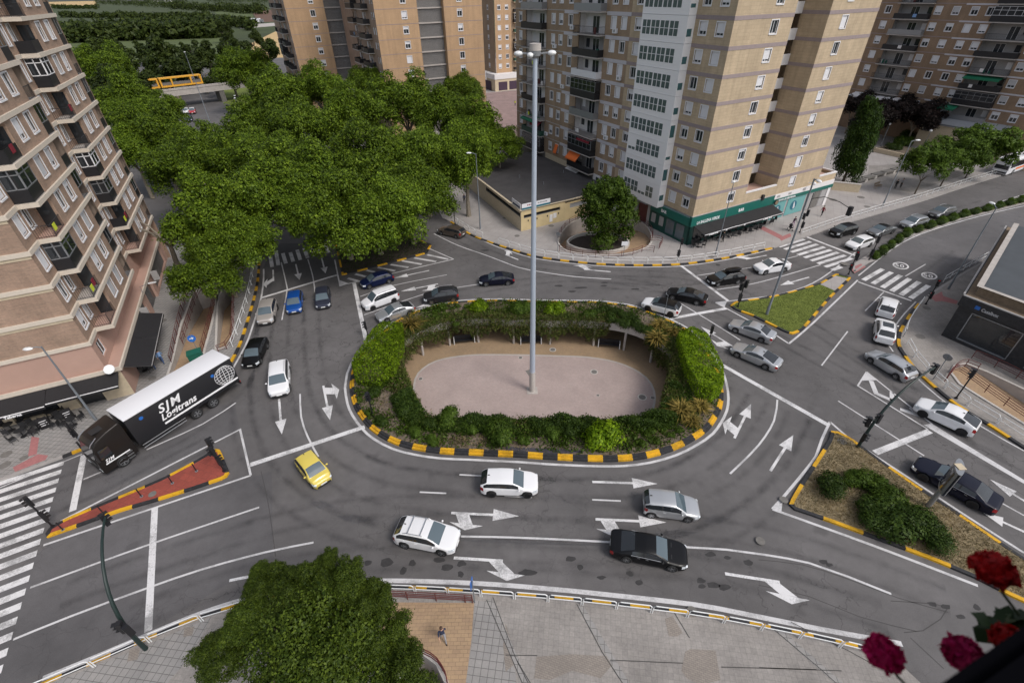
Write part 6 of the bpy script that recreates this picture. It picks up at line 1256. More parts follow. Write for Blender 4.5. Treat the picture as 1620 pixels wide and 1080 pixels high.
# ------------------------------------------------------------------ vegetation
import numpy as np
def leaves_mesh(name, C, Nrm, size, mat, seed=0, asp=.62, fold=.25, jitter=.7):
    """one small folded leaf per point: C points, Nrm preferred normals"""
    r = np.random.default_rng(seed); n = len(C); sz = size * r.uniform(.65, 1.3, n)[:, None]
    N_ = Nrm + r.normal(0, jitter, (n, 3)); N_ /= np.linalg.norm(N_, axis=1)[:, None] + 1e-9
    T = np.cross(N_, r.normal(0, 1, (n, 3))); T /= np.linalg.norm(T, axis=1)[:, None] + 1e-9; B = np.cross(N_, T)
    v = np.empty((n, 4, 3)); f = N_ * sz * fold
    v[:, 0] = C - T * sz * .55; v[:, 1] = C + B * sz * asp * .5 - f; v[:, 2] = C + T * sz * .55; v[:, 3] = C - B * sz * asp * .5 - f
    me = bpy.data.meshes.new(name); me.vertices.add(4 * n); me.loops.add(4 * n); me.polygons.add(n)
    me.vertices.foreach_set('co', v.ravel()); me.loops.foreach_set('vertex_index', np.arange(4 * n, dtype=np.int32)); me.polygons.foreach_set('loop_start', np.arange(0, 4 * n, 4, dtype=np.int32))
    me.polygons.foreach_set('loop_total', np.full(n, 4, dtype=np.int32)); me.update(); me.validate(); me.materials.append(MATS[mat]); return me
def blob_points(centres, radii, n, seed, squash=.85, shell=.35):
    r = np.random.default_rng(seed); w = np.array(radii) ** 2; k = r.choice(len(radii), n, p=w / w.sum())
    d = r.normal(0, 1, (n, 3)); d /= np.linalg.norm(d, axis=1)[:, None]; d[:, 2] = np.where((d[:, 2] < -.3) & (r.random(n) < .6), -d[:, 2], d[:, 2])
    rad_ = np.array(radii)[k] * (1 - shell * r.random(n) ** 1.6) * np.where(r.random(n) < .16, 1 + .3 * r.random(n), 1); c = np.array(centres)[k]
    lumps = 1 + .2 * np.sin(d[:, 0] * 7 + k) * np.cos(d[:, 1] * 6 + 2 * k) + .1 * np.sin(d[:, 2] * 11 + 3 * k)
    p = c + d * (rad_ * lumps)[:, None] * np.array([1, 1, squash]); return p, d
def crown_mesh(name, seed, n, size, mat, lobes=26, up=.8, shape='round'):
    r = np.random.default_rng(seed); cs, rs = [], []
    for _ in range(lobes):
        d = r.normal(0, 1, 3); d /= np.linalg.norm(d)
        if shape == 'round':
            if d[2] < -.55: d[2] *= -.6
            q = r.uniform(.42, .86); cs.append(d * q * np.array([1, 1, .9])); rs.append(r.uniform(.15, .29))
        elif shape == 'cone':
            z = r.uniform(-.95, .9); w = (.9 - z) / 1.85; a = r.uniform(0, 6.28); cs.append(np.array([math.cos(a) * w * .42, math.sin(a) * w * .42, z])); rs.append(.10 + .22 * w * r.uniform(.7, 1.1))
        elif shape == 'egg':
            z = r.uniform(-.72, .8); w = math.sqrt(max(.02, 1 - ((z + .35) / 1.2) ** 2)); a = r.uniform(0, 6.28); q = r.uniform(.35, .72); cs.append(np.array([math.cos(a) * w * q, math.sin(a) * w * q, z])); rs.append(r.uniform(.2, .34) * (.55 + .45 * w))
    p, d = blob_points(cs, rs, n, seed + 1); up_ = d + np.array([0, 0, up]); return leaves_mesh(name, p, up_, size, mat, seed)
def trunk_mesh(name, h, r, spread, mat='bark', seed=0, limbs=6, zc=None):
    q = random.Random(seed); m = MB(); top = Vector((q.uniform(-.2, .2), q.uniform(-.2, .2), h)); m.tube([(0, 0, -.05), (q.uniform(-.1, .1), q.uniform(-.1, .1), h * .5), top], [r * 1.25, r * .9, r * .7], 8)
    for k in range(limbs):
        a = 2 * math.pi * k / limbs + q.uniform(-.3, .3); e = top + Vector((math.cos(a) * spread * q.uniform(.5, .9), math.sin(a) * spread * q.uniform(.5, .9), spread * q.uniform(.5, 1.0))); mid = top.lerp(e, .5) + Vector((0, 0, spread * .12))
        m.tube([top - Vector((0, 0, h * .12)), mid, e], [r * .55, r * .35, r * .12], 6)
    o = m.build(name, mat, None, True); me = o.data; bpy.data.objects.remove(o); return me
def tree(name, label, cat, base, crown, trunk, R, zc, group=None, squash=.9, rot=0, cname='crown'):
    T = thing(name, label, cat, base, group, 0)
    c = bpy.data.objects.new(cname, crown); COL.objects.link(c); c.parent = T; c.location = (0, 0, zc); c.scale = (R, R, R * squash) if not isinstance(R, tuple) else R; c.rotation_euler = (0, 0, rot)
    if trunk is not None: t = bpy.data.objects.new('trunk', trunk); COL.objects.link(t); t.parent = T
    return T
PL = [crown_mesh('crown', 20 + k, 32000, .047, 'leaf_plane', 60) for k in range(4)]; PT = [trunk_mesh('trunk', 6.0, .34, 4.2, 'bark_pale', k, 7) for k in range(2)]
tr_ = random.Random(4)
planes = [  # crown centre in the photograph, level of that centre, radius, where it stands
    (345, 345, 8.5, 5.6, 'over the left ramp'), (325, 425, 6.2, 3.6, 'lowest, drooping over the brown ramp railing'), (385, 372, 8.5, 3.8, 'over the kerb left of the zebra crossing'), (300, 268, 9, 5.6, 'beside the stepped block'), (412, 318, 10, 5.2, 'left of the zebra crossing'),
    (545, 345, 8.5, 5.4, 'on the tip of the hatched island'), (615, 330, 9, 5.0, 'on the hatched island, middle'), (492, 330, 9.5, 4.0, 'over the right end of the shaded zebra crossing'), (480, 285, 10, 6.0, 'behind the hatched island'), (575, 265, 10, 6.0, 'in the middle of the grove'), (660, 300, 9, 5.2, 'above the brown estate car'), (668, 245, 10, 5.8, 'left of the tall street lamp'),
    (735, 250, 9.5, 5.2, 'beside the cream hall'), (750, 205, 9.5, 5.5, 'behind the cream hall'), (700, 180, 11, 6.0, 'in front of the right-hand orange tower'), (790, 225, 8, 4.0, 'touching the roof of the cream hall'), (640, 165, 12, 6.5, 'tallest, before the slatted recess'), (560, 190, 11, 6.2, 'below the dark balconies'),
    (480, 205, 11, 6.3, 'in the left half of the grove'), (425, 248, 10.5, 5.4, 'right of the far lamp with two heads'), (345, 262, 9.5, 5.4, 'below the far road'), (510, 145, 12, 6.0, 'at the foot of the left-hand orange tower'), (440, 150, 12, 7.0, 'before the left-hand orange tower'), (385, 110, 12, 8.0, 'right of the railway bridge'),
    (245, 215, 10, 6.0, 'at the far end of the stepped block'), (200, 165, 11, 7.0, 'left of the far road'), (205, 235, 9, 5.0, 'against the corner of the stepped block'), (258, 218, 8, 4.2, 'below the far cars'), (318, 236, 9, 4.8, 'in front of the far cars'), (378, 236, 9.5, 5.0, 'below the lamp with two heads'), (282, 224, 9, 4.6, 'left of the far cars'), (222, 186, 10, 5.6, 'beside the far road on its left'), (418, 196, 11, 5.6, 'beside the far road on its right'), (262, 176, 8, 4.6, 'hugging the left end of the bridge'), (735, 140, 10, 5.0, 'beside the distant garages'), (590, 130, 12, 5.5, 'between the two orange towers'), (170, 110, 11, 8, 'left of the yellow wagons')]
BASE = {(345, 345): (292, 440), (325, 425): (374, 470), (385, 372): (384, 425), (412, 318): (395, 398), (545, 345): (556, 410), (615, 330): (603, 402), (492, 330): (545, 398), (660, 300): (655, 385)}
for i, (px, py, z, R, where) in enumerate(planes):
    c = G(px, py, z); c0 = c.copy(); c = G(*BASE[(px, py)], ZP) if (px, py) in BASE else c; t = PT[i % 2]; T = tree('plane_tree', 'leafy green plane tree ' + where, 'tree', (c.x, c.y, .13), PL[i % 4], t, R * 1.12, z - .9, 'plane trees around the avenue', 1.12, tr_.uniform(0, 6.28))
    k = max(.5, (z - .5) / 9.5); T.children[1].scale = (R / 5.5, R / 5.5, k); T.children[0].location = (c0.x - c.x, c0.y - c.y, T.children[0].location.z)
FC = crown_mesh('crown', 77, 46000, .036, 'leaf_front', 95, .7); c = G(492, 1012, 6.5)
tree('chestnut_tree', 'dark leafy tree at the bottom, nearest the camera', 'tree', (c.x, c.y, ZP), FC, trunk_mesh('trunk', 4.0, .28, 3.2, 'bark', 9), 3.7, 5.2, None, .95)
for k, (px, py, z, R) in enumerate([(430, 925, 6, 1.3), (548, 925, 7, 1.4), (395, 985, 6, 1.5), (600, 1000, 5.5, 1.6), (475, 935, 7, 1.5), (640, 1075, 5, 1.6), (405, 930, 5.5, .8), (350, 1040, 5, 1.4), (585, 950, 6.5, 1.2), (520, 890, 6.8, .8), (412, 905, 6, .7), (628, 1030, 5, 1.0), (370, 1000, 5.5, .8)]):   # outer boughs
    q = G(px, py, z); o = bpy.data.objects.new('bough', PL[k % 4]); COL.objects.link(o); T = [x for x in COL.objects if x.name == 'chestnut_tree'][0]; o.parent = T; o.location = (q.x - c.x, q.y - c.y, z - ZP); o.scale = (R,) * 3; o.material_slots[0].link = 'OBJECT'; o.material_slots[0].material = MATS['leaf_front']
EG = crown_mesh('crown', 31, 20000, .065, 'leaf_shrub', 44, .7, 'egg'); b = G(955, 386, -.2); tree('round_tree', 'bushy green tree growing inside the spiral ramp', 'tree', b, EG, trunk_mesh('trunk', 2.2, .2, 1.6, 'bark', 3), (4.9, 4.9, 5.2), 5.0)
CN = crown_mesh('crown', 41, 26000, .055, 'leaf_conifer', 80, .6, 'egg'); b = G(1333, 289, ZP); tree('conifer', 'dark green cone-shaped conifer behind the tall tower', 'tree', b, CN, trunk_mesh('trunk', 2.0, .25, 1, 'bark', 4), (3.4, 3.4, 7.8), 7.3)
PP = crown_mesh('crown', 51, 9000, .07, 'leaf_purple', 26)
for (px, py, z, R), wh in zip([(1378, 190, 5.5, 5.6), (1415, 176, 6, 5.6), (1452, 186, 6, 6.2), (1352, 170, 6, 5.6)], ('beside the conifer', 'in the middle of the dark row', 'right end of the dark row', 'at the back beside the tower')):
    q = G(px, py, z); tree('purple_plum_tree', 'dark purple-leaved tree ' + wh, 'tree', (q.x, q.y, ZP), PP, PT[0], R, z, 'dark purple trees in the small square', .85, px).children[1].scale = (.5, .5, .55)
SH = [crown_mesh('crown', 61 + k, 9000, .075, 'leaf_shrub', 34) for k in range(2)]; ST = trunk_mesh('trunk', 2.4, .11, 1.4, 'bark', 6)
for (bx, by, cx, cy, R), wh in zip([(1446.7, 307, 1456, 268, 4.2), (1487, 295.5, 1500, 250, 4.5), (1526.7, 282, 1550, 232, 6.0), (1640, 250, 1612, 205, 7.0)], ('nearest the tall lamp', 'second along the white railing', 'tallest, by the waiting bus', 'darkest, behind the bus')):
    b = G(bx, by, ZP); tree('street_tree', 'young street tree with a round crown, ' + wh, 'tree', b, SH[bx > 1500], ST, R, 5.0, 'street trees along the right-hand avenue', .95, bx)
# far trees and hedges
FT = [crown_mesh('crown', 91 + k, 3500, .12, 'leaf_far', 16) for k in range(2)]
fr = random.Random(8)
for px, py, R in [(185, 140, 9), (225, 118, 9), (150, 92, 10), (262, 96, 11), (290, 112, 8), (318, 118, 8), (345, 92, 9), (375, 82, 8), (330, 100, 8), (190, 80, 9), (235, 82, 8), (305, 82, 7), (365, 70, 8), (400, 66, 8), (355, 50, 9), (200, 98, 9), (270, 125, 8), (250, 140, 7), (385, 95, 9), (420, 85, 8), (160, 120, 9), (215, 150, 8), (365, 122, 8)]:
    q = G(px, py, R * .8); T = tree('far_tree', 'bushy dark tree standing beyond the railway bridge', 'tree', (q.x, q.y, -.3), FT[px % 2], PT[1], R, R * .85, 'dark trees beyond the railway', .95, fr.uniform(0, 6)); T.children[1].scale = (1.2, 1.2, .8)
pts, nr = [], []
for (x0, y0), (x1, y1), h, n in [((95, 62), (350, 52), 13, 90), ((110, 66), (350, 58), 12, 80), ((85, 14), (155, 14), 12, 26), ((150, 6), (300, 14), 22, 40), ((270, 14), (420, 22), 16, 40), ((100, 28), (330, 30), 9, 60), ((330, 4), (430, 4), 30, 30), ((350, 34), (400, 48), 10, 16)]:
    for k in range(n):
        t = (k + fr.random()) / n; q = G(x0 + (x1 - x0) * t, y0 + (y1 - y0) * t + fr.uniform(-1.2, 1.2), 0); R = h * fr.uniform(.45, .8); p, d = blob_points([np.array([q.x, q.y, R * .6])], [R], 150, 1000 + len(pts), .9); pts.append(p); nr.append(d + np.array([0, 0, .7]))
o = bpy.data.objects.new('far_woodland', leaves_mesh('far_woodland', np.concatenate(pts), np.concatenate(nr), 3.6, 'leaf_far', 5)); COL.objects.link(o); tag(o, 'dark hedges and woods between the far fields', 'woodland', kind='stuff')
for q_ in [(247, 2, 26, 10, 'white farm shed at the top beyond the woods'), (268, 3, 40, 12, 'long white-roofed farm shed at the top beyond the woods')]:
    q = G(q_[0], q_[1] + 2, 0); T = thing('farm_shed', q_[4], 'building', q); m = MB(); m.box((0, 0, q_[3] * .35), (q_[2], 18, q_[3] * .7)); m.build('wall', 'plaster_white', T); m = MB(); h0, h1 = q_[3] * .7, q_[3]; w_ = q_[2] / 2 + .5
    m.face([(-w_, -10, h0), (w_, -10, h0), (w_, 0, h1), (-w_, 0, h1)]); m.face([(-w_, 0, h1), (w_, 0, h1), (w_, 10, h0), (-w_, 10, h0)]); m.build('roof', 'plaster_white', T)
T = thing('lorry', 'tiny white lorry on the far lane at the upper left', 'lorry', G(404, 37, 0)); m = MB(); m.box((0, 0, 3.2), (14, 5, 4)); m.build('load_box', 'white_alu', T); m = MB(); m.box((9, 0, 2.4), (3.4, 4.6, 3.2)); m.build('cab', 'gray_metal', T); m = MB(); [m.tube([(x, -2.6, .9), (x, 2.6, .9)], .9, 8) for x in (9, -3, -5)]; m.build('wheels', 'rubber', T)

# ---- shrubs
def shrub_mesh(seed, n, size, mat, lobes=9):
    r = np.random.default_rng(seed); cs = [np.array([r.uniform(-.5, .5), r.uniform(-.5, .5), r.uniform(.2, .6)]) for _ in range(lobes)]; rs = [r.uniform(.35, .55) for _ in range(lobes)]
    p, d = blob_points(cs, rs, n, seed, .9, .3); p[:, 2] = np.maximum(p[:, 2], .02); return leaves_mesh('foliage', p, d + np.array([0, 0, .6]), size, mat, seed)
SB = dict(bright=shrub_mesh(1, 2600, .13, 'leaf_hedge'), mid=shrub_mesh(2, 2600, .12, 'leaf_shrub'), dark=shrub_mesh(3, 2400, .11, 'leaf_dark'), ball=shrub_mesh(4, 1500, .13, 'leaf_shrub', 4))
def shrub(px, py, r, kind, label, z=.2, group='shrubs planted on the islands', h=1.0):
    q = G(px, py, z); T = thing('shrub', label, 'shrub', q, group); o = bpy.data.objects.new('foliage', SB[kind]); COL.objects.link(o); o.parent = T; o.scale = (r, r, r * h); o.rotation_euler = (0, 0, (px * 7 + py) % 6.28)
    return T
for px, py, r, k, lab in [(757, 492, 1.35, 'bright', 'pale green shrub above the plaza, left of the mast'), (826, 494, 1.6, 'mid', 'tall twiggy shrub directly behind the mast'), (878, 495, 1.35, 'bright', 'pale green shrub above the plaza, right of the mast'), (931, 503, 1.0, 'mid', 'small green shrub on the bank above the third column'),
                          (786, 694, 1.7, 'mid', 'large green shrub by the kerb, below and left of the mast'), (954, 698, 1.75, 'bright', 'large pale shrub by the kerb, below and right of the mast'), (712, 668, 1.35, 'mid', 'green shrub at the lower left rim of the plaza'), (640, 652, 1.3, 'dark', 'dark shrub at the left rim of the plaza'), (636, 640, 1.0, 'dark', 'dark shrub under the left hedge, beside the plaza'),
                          (606, 668, .8, 'dark', 'low shrub beside the traffic light at the left kerb'), (590, 625, .9, 'dark', 'low shrub under the left clipped hedge'), (655, 688, .8, 'mid', 'low shrub behind the yellow kerb at the lower left'), (686, 700, .75, 'mid', 'smallest shrub along the lower kerb'), (680, 672, .85, 'dark', 'dark shrub between the two lower left green ones'), (742, 682, 1.0, 'mid', 'light shrub between two larger ones below the plaza'), (870, 690, .9, 'mid', 'light shrub in the planting straight below the mast'), (905, 684, 1.0, 'dark', 'dark shrub left of the large pale one'), (1000, 672, .9, 'mid', 'light shrub at the right end of the near planting'), (830, 700, .7, 'ball', 'tiny shrub by the kerb below the mast')]: shrub(px, py, r, k, lab)
rr2 = random.Random(2)
for px, py in [(690, 497), (703, 489), (716, 490), (725, 486), (706, 500), (694, 508), (683, 514), (716, 508), (735, 497), (740, 488), (688, 502), (728, 501), (722, 515), (1000, 693), (1012, 703), (1026, 688), (1034, 700), (1015, 680), (1038, 672), (1050, 684), (1062, 690), (1030, 662), (1052, 664), (1066, 668), (1074, 682)]: shrub(px, py, rr2.uniform(.4, .58), 'ball', 'small clipped round shrub among others like it on the bank', group='small round shrubs on the roundabout banks')
for px, py, r in [(958, 494, .9), (975, 497, 1.0), (990, 505, 1.1), (1005, 512, 1.1), (985, 515, 1.1), (1010, 522, 1.0), (968, 507, 1.0), (1022, 527, .9), (945, 497, .8)]: shrub(px, py, r, 'dark', 'dark bushy shrub in the thicket at the upper right bank', group='dark shrubs at the upper right bank')
for px, py, r, k, lab in [(1306, 775, 1.5, 'dark', 'round dark bush at the left of the dry island'), (1370, 770, 1.5, 'mid', 'straggly green bush with a few red flowers'), (1400, 800, 1.6, 'mid', 'middle green bush on the dry island'), (1385, 830, 1.6, 'dark', 'dark bush at the lower edge of the dry island'), (1430, 845, 1.9, 'dark', 'widest dark bush on the dry island'), (1470, 858, 1.5, 'dark', 'dark bush at the right end of the clump'), (1348, 762, 1.0, 'mid', 'small straggly bush beside the round dark one'), (1408, 822, 1.7, 'dark', 'dark bush in the heart of the clump'), (1450, 835, 1.6, 'dark', 'dark bush behind the widest one'), (1368, 812, 1.4, 'dark', 'dark bush at the left end of the clump'), (1425, 808, 1.2, 'mid', 'pale bush on the road side of the clump')]: shrub(px, py, r, k, lab, .13, h=.85)
L = resample(GL([(1384, 408), (1433, 371), (1521, 342), (1620, 317), (1700, 298)], .13), 1.5)
for k, q in enumerate(L): T = shrub(0, 0, rr2.uniform(.75, .95), ('mid', 'dark')[k % 2], 'low rounded bush in the hedge along the median', group='bushes of the median hedge'); T.location = (q.x, q.y, .13)
for px, py, r, k in [(1425, 232, 2.5, 'mid'), (1440, 222, 2.5, 'dark'), (1410, 240, 2.0, 'dark'), (1505, 220, 2.6, 'dark')]: shrub(px, py, r, k, 'dark bush in the raised bed of the small square', ZP, 'bushes in the small square')
# clipped hedges
def hedge(name, label, px, z0, h, n, mat, size=.16):
    P = [np.array(G(x, y, z0)) for x, y in px]; c = sum(P) / len(P); r = np.random.default_rng(len(px) * 7 + n); pts, nn = [], []
    V = [Vector(p) for p in P]
    tri = tessellate_polygon([[Vector((v.x, v.y, 0)) for v in V]]); ar = np.array([abs((V[b] - V[a]).cross(V[c_] - V[a]).z) for a, b, c_ in tri]); k = r.choice(len(tri), int(n * .55), p=ar / ar.sum())
    for q in k:
        a, b, c_ = tri[q]; s, t = sorted(r.random(2)); p = P[a] * s + P[b] * (t - s) + P[c_] * (1 - t); p = p + np.array([0, 0, h * (1 + .07 * math.sin(p[0] * 3) * math.cos(p[1] * 2.6)) - z0 - abs(r.normal(0, .12))]); pts.append(p); nn.append((0, 0, 1.2))
    m_ = len(P)
    for q in range(int(n * .45)):
        i = r.integers(m_); s = r.random(); p = P[i] * s + P[(i + 1) % m_] * (1 - s); d = p - c; d[2] = 0; d /= np.linalg.norm(d); zz = r.random() ** .8; p = p - d * abs(r.normal(0, .12)) + np.array([0, 0, zz * (h - z0)]) + d * .12 * math.sin(zz * 3); pts.append(p); nn.append(d + np.array([0, 0, .5]))
    b = Vector(c); T = thing(name, label, 'hedge', (b.x, b.y, z0)); me = leaves_mesh('foliage', np.array(pts) - np.array([b.x, b.y, z0]), np.array(nn), size, mat, n); o = bpy.data.objects.new('foliage', me); COL.objects.link(o); o.parent = T
hedge('clipped_hedge', 'bright green clipped hedge on the left of the roundabout', [(594, 540), (610, 528), (640, 530), (640, 560), (626, 600), (600, 615), (567, 610), (562, 592), (575, 570)], .24, 2.0, 9000, 'leaf_hedge')
hedge('clipped_hedge', 'bright green clipped hedge on the right of the roundabout', [(1068, 548), (1090, 538), (1112, 548), (1137, 600), (1138, 626), (1122, 640), (1100, 632), (1080, 595)], .24, 2.1, 10000, 'leaf_hedge')
# spiky variegated plants
def blades(seed, n, L, wd, mat, par):
    q = random.Random(seed); m = MB()
    for k in range(n):
        a = q.uniform(0, 6.28); el = q.uniform(.35, 1.25); l = L * q.uniform(.7, 1.1); d = Vector((math.cos(a), math.sin(a), 0)); s = Vector((-d.y, d.x, 0)) * wd
        p0 = d * .05; p1 = d * l * .5 * math.cos(el) + UPZ * l * .55 * math.sin(el); p2 = d * l * (math.cos(el) * .95 + .1) + UPZ * l * (.75 * math.sin(el) - .12)
        m.face([p0 - s * .6, p0 + s * .6, p1 + s, p1 - s]); m.face([p1 - s, p1 + s, p2])
    return m.build('leaves', mat, par)
for k, (px, py, L_, lab) in enumerate([(650, 518, 2.3, 'large striped spiky plant beside the silver saloon'), (1041, 520, 1.7, 'upper spiky plant above the right end of the plaza'), (1038, 540, 1.8, 'lower spiky plant above the right end of the plaza'), (1076, 655, 1.9, 'largest golden spiky plant at the lower right bank'), (1106, 648, 1.5, 'brownish spiky plant under the right hedge'), (1092, 670, 1.4, 'golden spiky plant nearest the lower right kerb'), (1063, 528, 1.3, 'reddish spiky plant beside the right hedge')]):
    T = thing('spiky_plant', lab, 'plant', G(px, py, .24), 'variegated spiky plants on the roundabout'); blades(k, 150, L_, .045, 'leaf_phormium', T)
# creeper over the plaza edge, ground cover and weeds
r = np.random.default_rng(12); pts, nn, p2_, n2_ = [], [], [], []
E_ = resample(OPEN, .25, True); cen = sum((Vector(p) for p in E_), Vector()) / len(E_)
for i, p in enumerate(E_):
    d = (Vector(p) - cen).normalized(); front = p.y < 31.5; nn_ = 110 if front else 270
    if not front and G(1012, 545).x - 2.2 < p.x < G(1012, 545).x + 2.4 and p.y > 42: continue          # a bare stretch of beam shows here
    for q in range(nn_):
        if q < nn_ * .62: x = np.array(p) + np.array(d) * (r.uniform(-.35, 1.5) if r.random() < .6 else r.uniform(-.35, .5)) + np.array([r.normal(0, .15), r.normal(0, .15), .3 + abs(r.normal(0, .22))]); w_ = (d.x * -.3, d.y * -.3, 1)
        else:
            if front: continue
            dep = (r.random() ** .7) * (1.95 + .55 * math.sin(i * .35) + .35 * math.sin(i * 1.7)); x = np.array(p) - np.array(d) * (.15 + .45 * r.random()) + np.array([r.normal(0, .08), r.normal(0, .08), .35 - dep]); w_ = (-d.x, -d.y, .5)
        (pts if r.random() < .84 else p2_).append(x); (nn if len(pts) > len(nn) else n2_).append(w_)
for nm, P_, N_, mt, lb in (('creeper', pts, nn, 'leaf_vine', 'green creeper hanging over the rim of the sunken plaza'), ('dry_creeper', p2_, n2_, 'leaf_vinedry', 'dry brownish strands in the creeper round the plaza')):
    o = bpy.data.objects.new(nm, leaves_mesh(nm, np.array(P_), np.array(N_), .2, mt, 3, asp=.4)); COL.objects.link(o); tag(o, lb, 'creeper', kind='stuff')
def scatter(name, label, px, n, size, mat, z, hmax=.3, holes=(), asp=.35, upn=.2, clump=0):
    V = GL(px, z); r = np.random.default_rng(n); x0, x1, y0, y1 = min(v.x for v in V), max(v.x for v in V), min(v.y for v in V), max(v.y for v in V); P_ = []
    cl = [(r.uniform(x0, x1), r.uniform(y0, y1)) for _ in range(clump)]
    while len(P_) < n:
        if clump: c_ = cl[r.integers(clump)]; x, y = c_[0] + r.normal(0, .45), c_[1] + r.normal(0, .45)
        else: x, y = r.uniform(x0, x1), r.uniform(y0, y1)
        if inside(V, [(x, y)]) and not any(inside(h, [(x, y)]) for h in holes): P_.append((x, y, z + r.random() ** 2 * hmax))
        elif clump and r.random() < .02: cl[r.integers(clump)] = (r.uniform(x0, x1), r.uniform(y0, y1))
    nn = r.normal(0, 1, (n, 3)); nn[:, 2] = abs(nn[:, 2]) * upn; o = bpy.data.objects.new(name, leaves_mesh(name, np.array(P_), nn, size, mat, n, asp)); COL.objects.link(o); return tag(o, label, 'ground cover', kind='stuff')
def scatter_w(name, label, V, n, size, mat, z, hmax, holes=(), asp=.35, clump=0):
    global G; g0 = G
    try:
        G = lambda x, y, zz=0: Vector((x, y, zz)); return scatter(name, label, [(v.x, v.y) for v in V], n, size, mat, z, hmax, holes, asp, clump=clump)
    finally: G = g0
pts, nn = [], []                     # the thick planting along the near rim
for i, p in enumerate(E_):
    if p.y > 33.5: continue
    d = (Vector(p) - cen).normalized()
    for q in range(330):
        t = r.uniform(-.15, 1.7); top_ = (.55 + .3 * math.sin(i * .22) + .22 * math.sin(i * .61 + t * 2)) * (1 - (max(0, t - .9) / 1.1) ** 2); x = np.array(p) + np.array(d) * t + np.array([r.normal(0, .1), r.normal(0, .1), .25 + top_ * (1 - .5 * r.random() ** 3)]); pts.append(x); nn.append((-d.x * .2, -d.y * .2, 1))
o = bpy.data.objects.new('rim_planting', leaves_mesh('rim_planting', np.array(pts), np.array(nn), .2, 'leaf_dark', 8, asp=.5)); COL.objects.link(o); tag(o, 'dense dark green planting along the near rim of the plaza', 'ground cover', kind='stuff')
scatter_w('ground_cover', 'mixed green ground cover on the roundabout bank', isl_in, 24000, .24, 'leaf_shrub', .25, .5, [OPEN], .5, clump=120)
scatter_w('weeds', 'straw coloured weeds on the roundabout bank', isl_in, 5000, .24, 'leaf_straw', .25, .3, [OPEN], .25, clump=60)
scatter_w('dry_grass_tufts', 'dry grass tufts on the right-hand island', offset(ISL_SE, .3 * inw(ISL_SE), True), 14000, .16, 'leaf_straw', .14, .2, (), .25)
scatter_w('grass_blades', 'short grass on the lawn island', offset(ISL_NE, .3 * inw(ISL_NE), True), 16000, .09, 'leaf_grass', .13, .035, [GL([(1297, 449.5), (1322, 436), (1344, 441), (1324, 461)], .13)], .3)
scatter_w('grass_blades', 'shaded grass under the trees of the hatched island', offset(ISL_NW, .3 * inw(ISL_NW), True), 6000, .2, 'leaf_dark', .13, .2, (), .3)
m = MB(); m.poly(GL([(800, 706), (925, 712), (922, 716), (870, 717), (800, 715)], .25), .25); structure('weed_membrane', m, 'geotextile')
# ------------------------------------------------------------------ street furniture
m = MB(); mc = G(842, 618, -3.2); T = thing('floodlight_mast', 'very tall pale blue floodlight mast standing in the sunken plaza', 'mast', mc)
m.tube([(0, 0, 2.6), (0, 0, 29.9)], [.275, .155], 20); m.build('pole', 'mast_blue', T, True); m = MB(); m.tube([(0, 0, 0), (0, 0, 2.6)], [.315, .295], 20); m.build('pole_base', 'concrete_light', T, True); m = MB(); m.box((0, 0, .03), (1.1, 1.1, .06)); m.build('base_plate', 'concrete', T)
m = MB(); m.tube([(0, 0, 29.9), (0, 0, 30.05), (0, 0, 30.35)], [.18, .36, .38], 16); m.build('head_ring', 'gray_metal', T, True); m = MB(); m.tube([(0, 0, 30.35), (0, 0, 30.75)], [.40, .38], 18); m.build('head_cap', 'concrete', T, True)
for a in (178, 250, 2, 80):
    d = D2(a); m = MB(); m.tube([d * .3 + UPZ * 30.15, d * .9 + UPZ * 30.2], .06, 6); arm = m.build('lamp_arm', 'gray_metal', T); m = MB(); m.sphere(d * 1.12 + UPZ * 30.18, .30, 12, 8, None, (1.0 if abs(d.x) > .7 else .7, 1.0 if abs(d.y) > .7 else .75, .55)); m.build('floodlight', 'lamp_white', T, True)
m = MB(); m.tube([(-.2, .1, .0), (-.2, .1, .5)], .05, 6); m.build('cable_box', 'plastic', T)
# plaza columns and benches
for k, p in enumerate(COLS):
    m = MB(); m.tube([(0, 0, 0), (0, 0, 2.4)], .14, 12); o = m.build('column', 'concrete', None, True, loc=(p.x, p.y, -3.2)); tag(o, 'pale round concrete column holding up the rim of the sunken plaza', 'column', 'columns around the sunken plaza')
bench = None
for px, py, ang, lab in ((735, 542, 8, 'left'), (840, 543, 0, 'middle'), (963, 549, -12, 'right')):
    p = G(px, py, -3.2)
    if bench is None:
        bench = thing('bench', 'x', 'bench', p, 'benches under the plaza rim', rad(ang))
        for nm, c, s, mt in (('seat', (0, .0, .45), (2.3, .5, .05), 'black_metal'), ('backrest', (0, .28, .75), (2.3, .06, .45), 'black_metal')): m = MB(); m.box(c, s); m.build(nm, mt, bench)
        for x in (-1.2, 1.2): m = MB(); m.box((x, .05, .4), (.08, .55, .8)); m.build('leg', 'lamp_white', bench)
        b = bench
    else: b = dup(bench, p, rad(ang))
    b['label'] = {'left': 'dark bench under the plaza rim, furthest left', 'middle': 'dark bench under the plaza rim, just behind the mast', 'right': 'dark bench under the plaza rim, furthest right'}[lab]
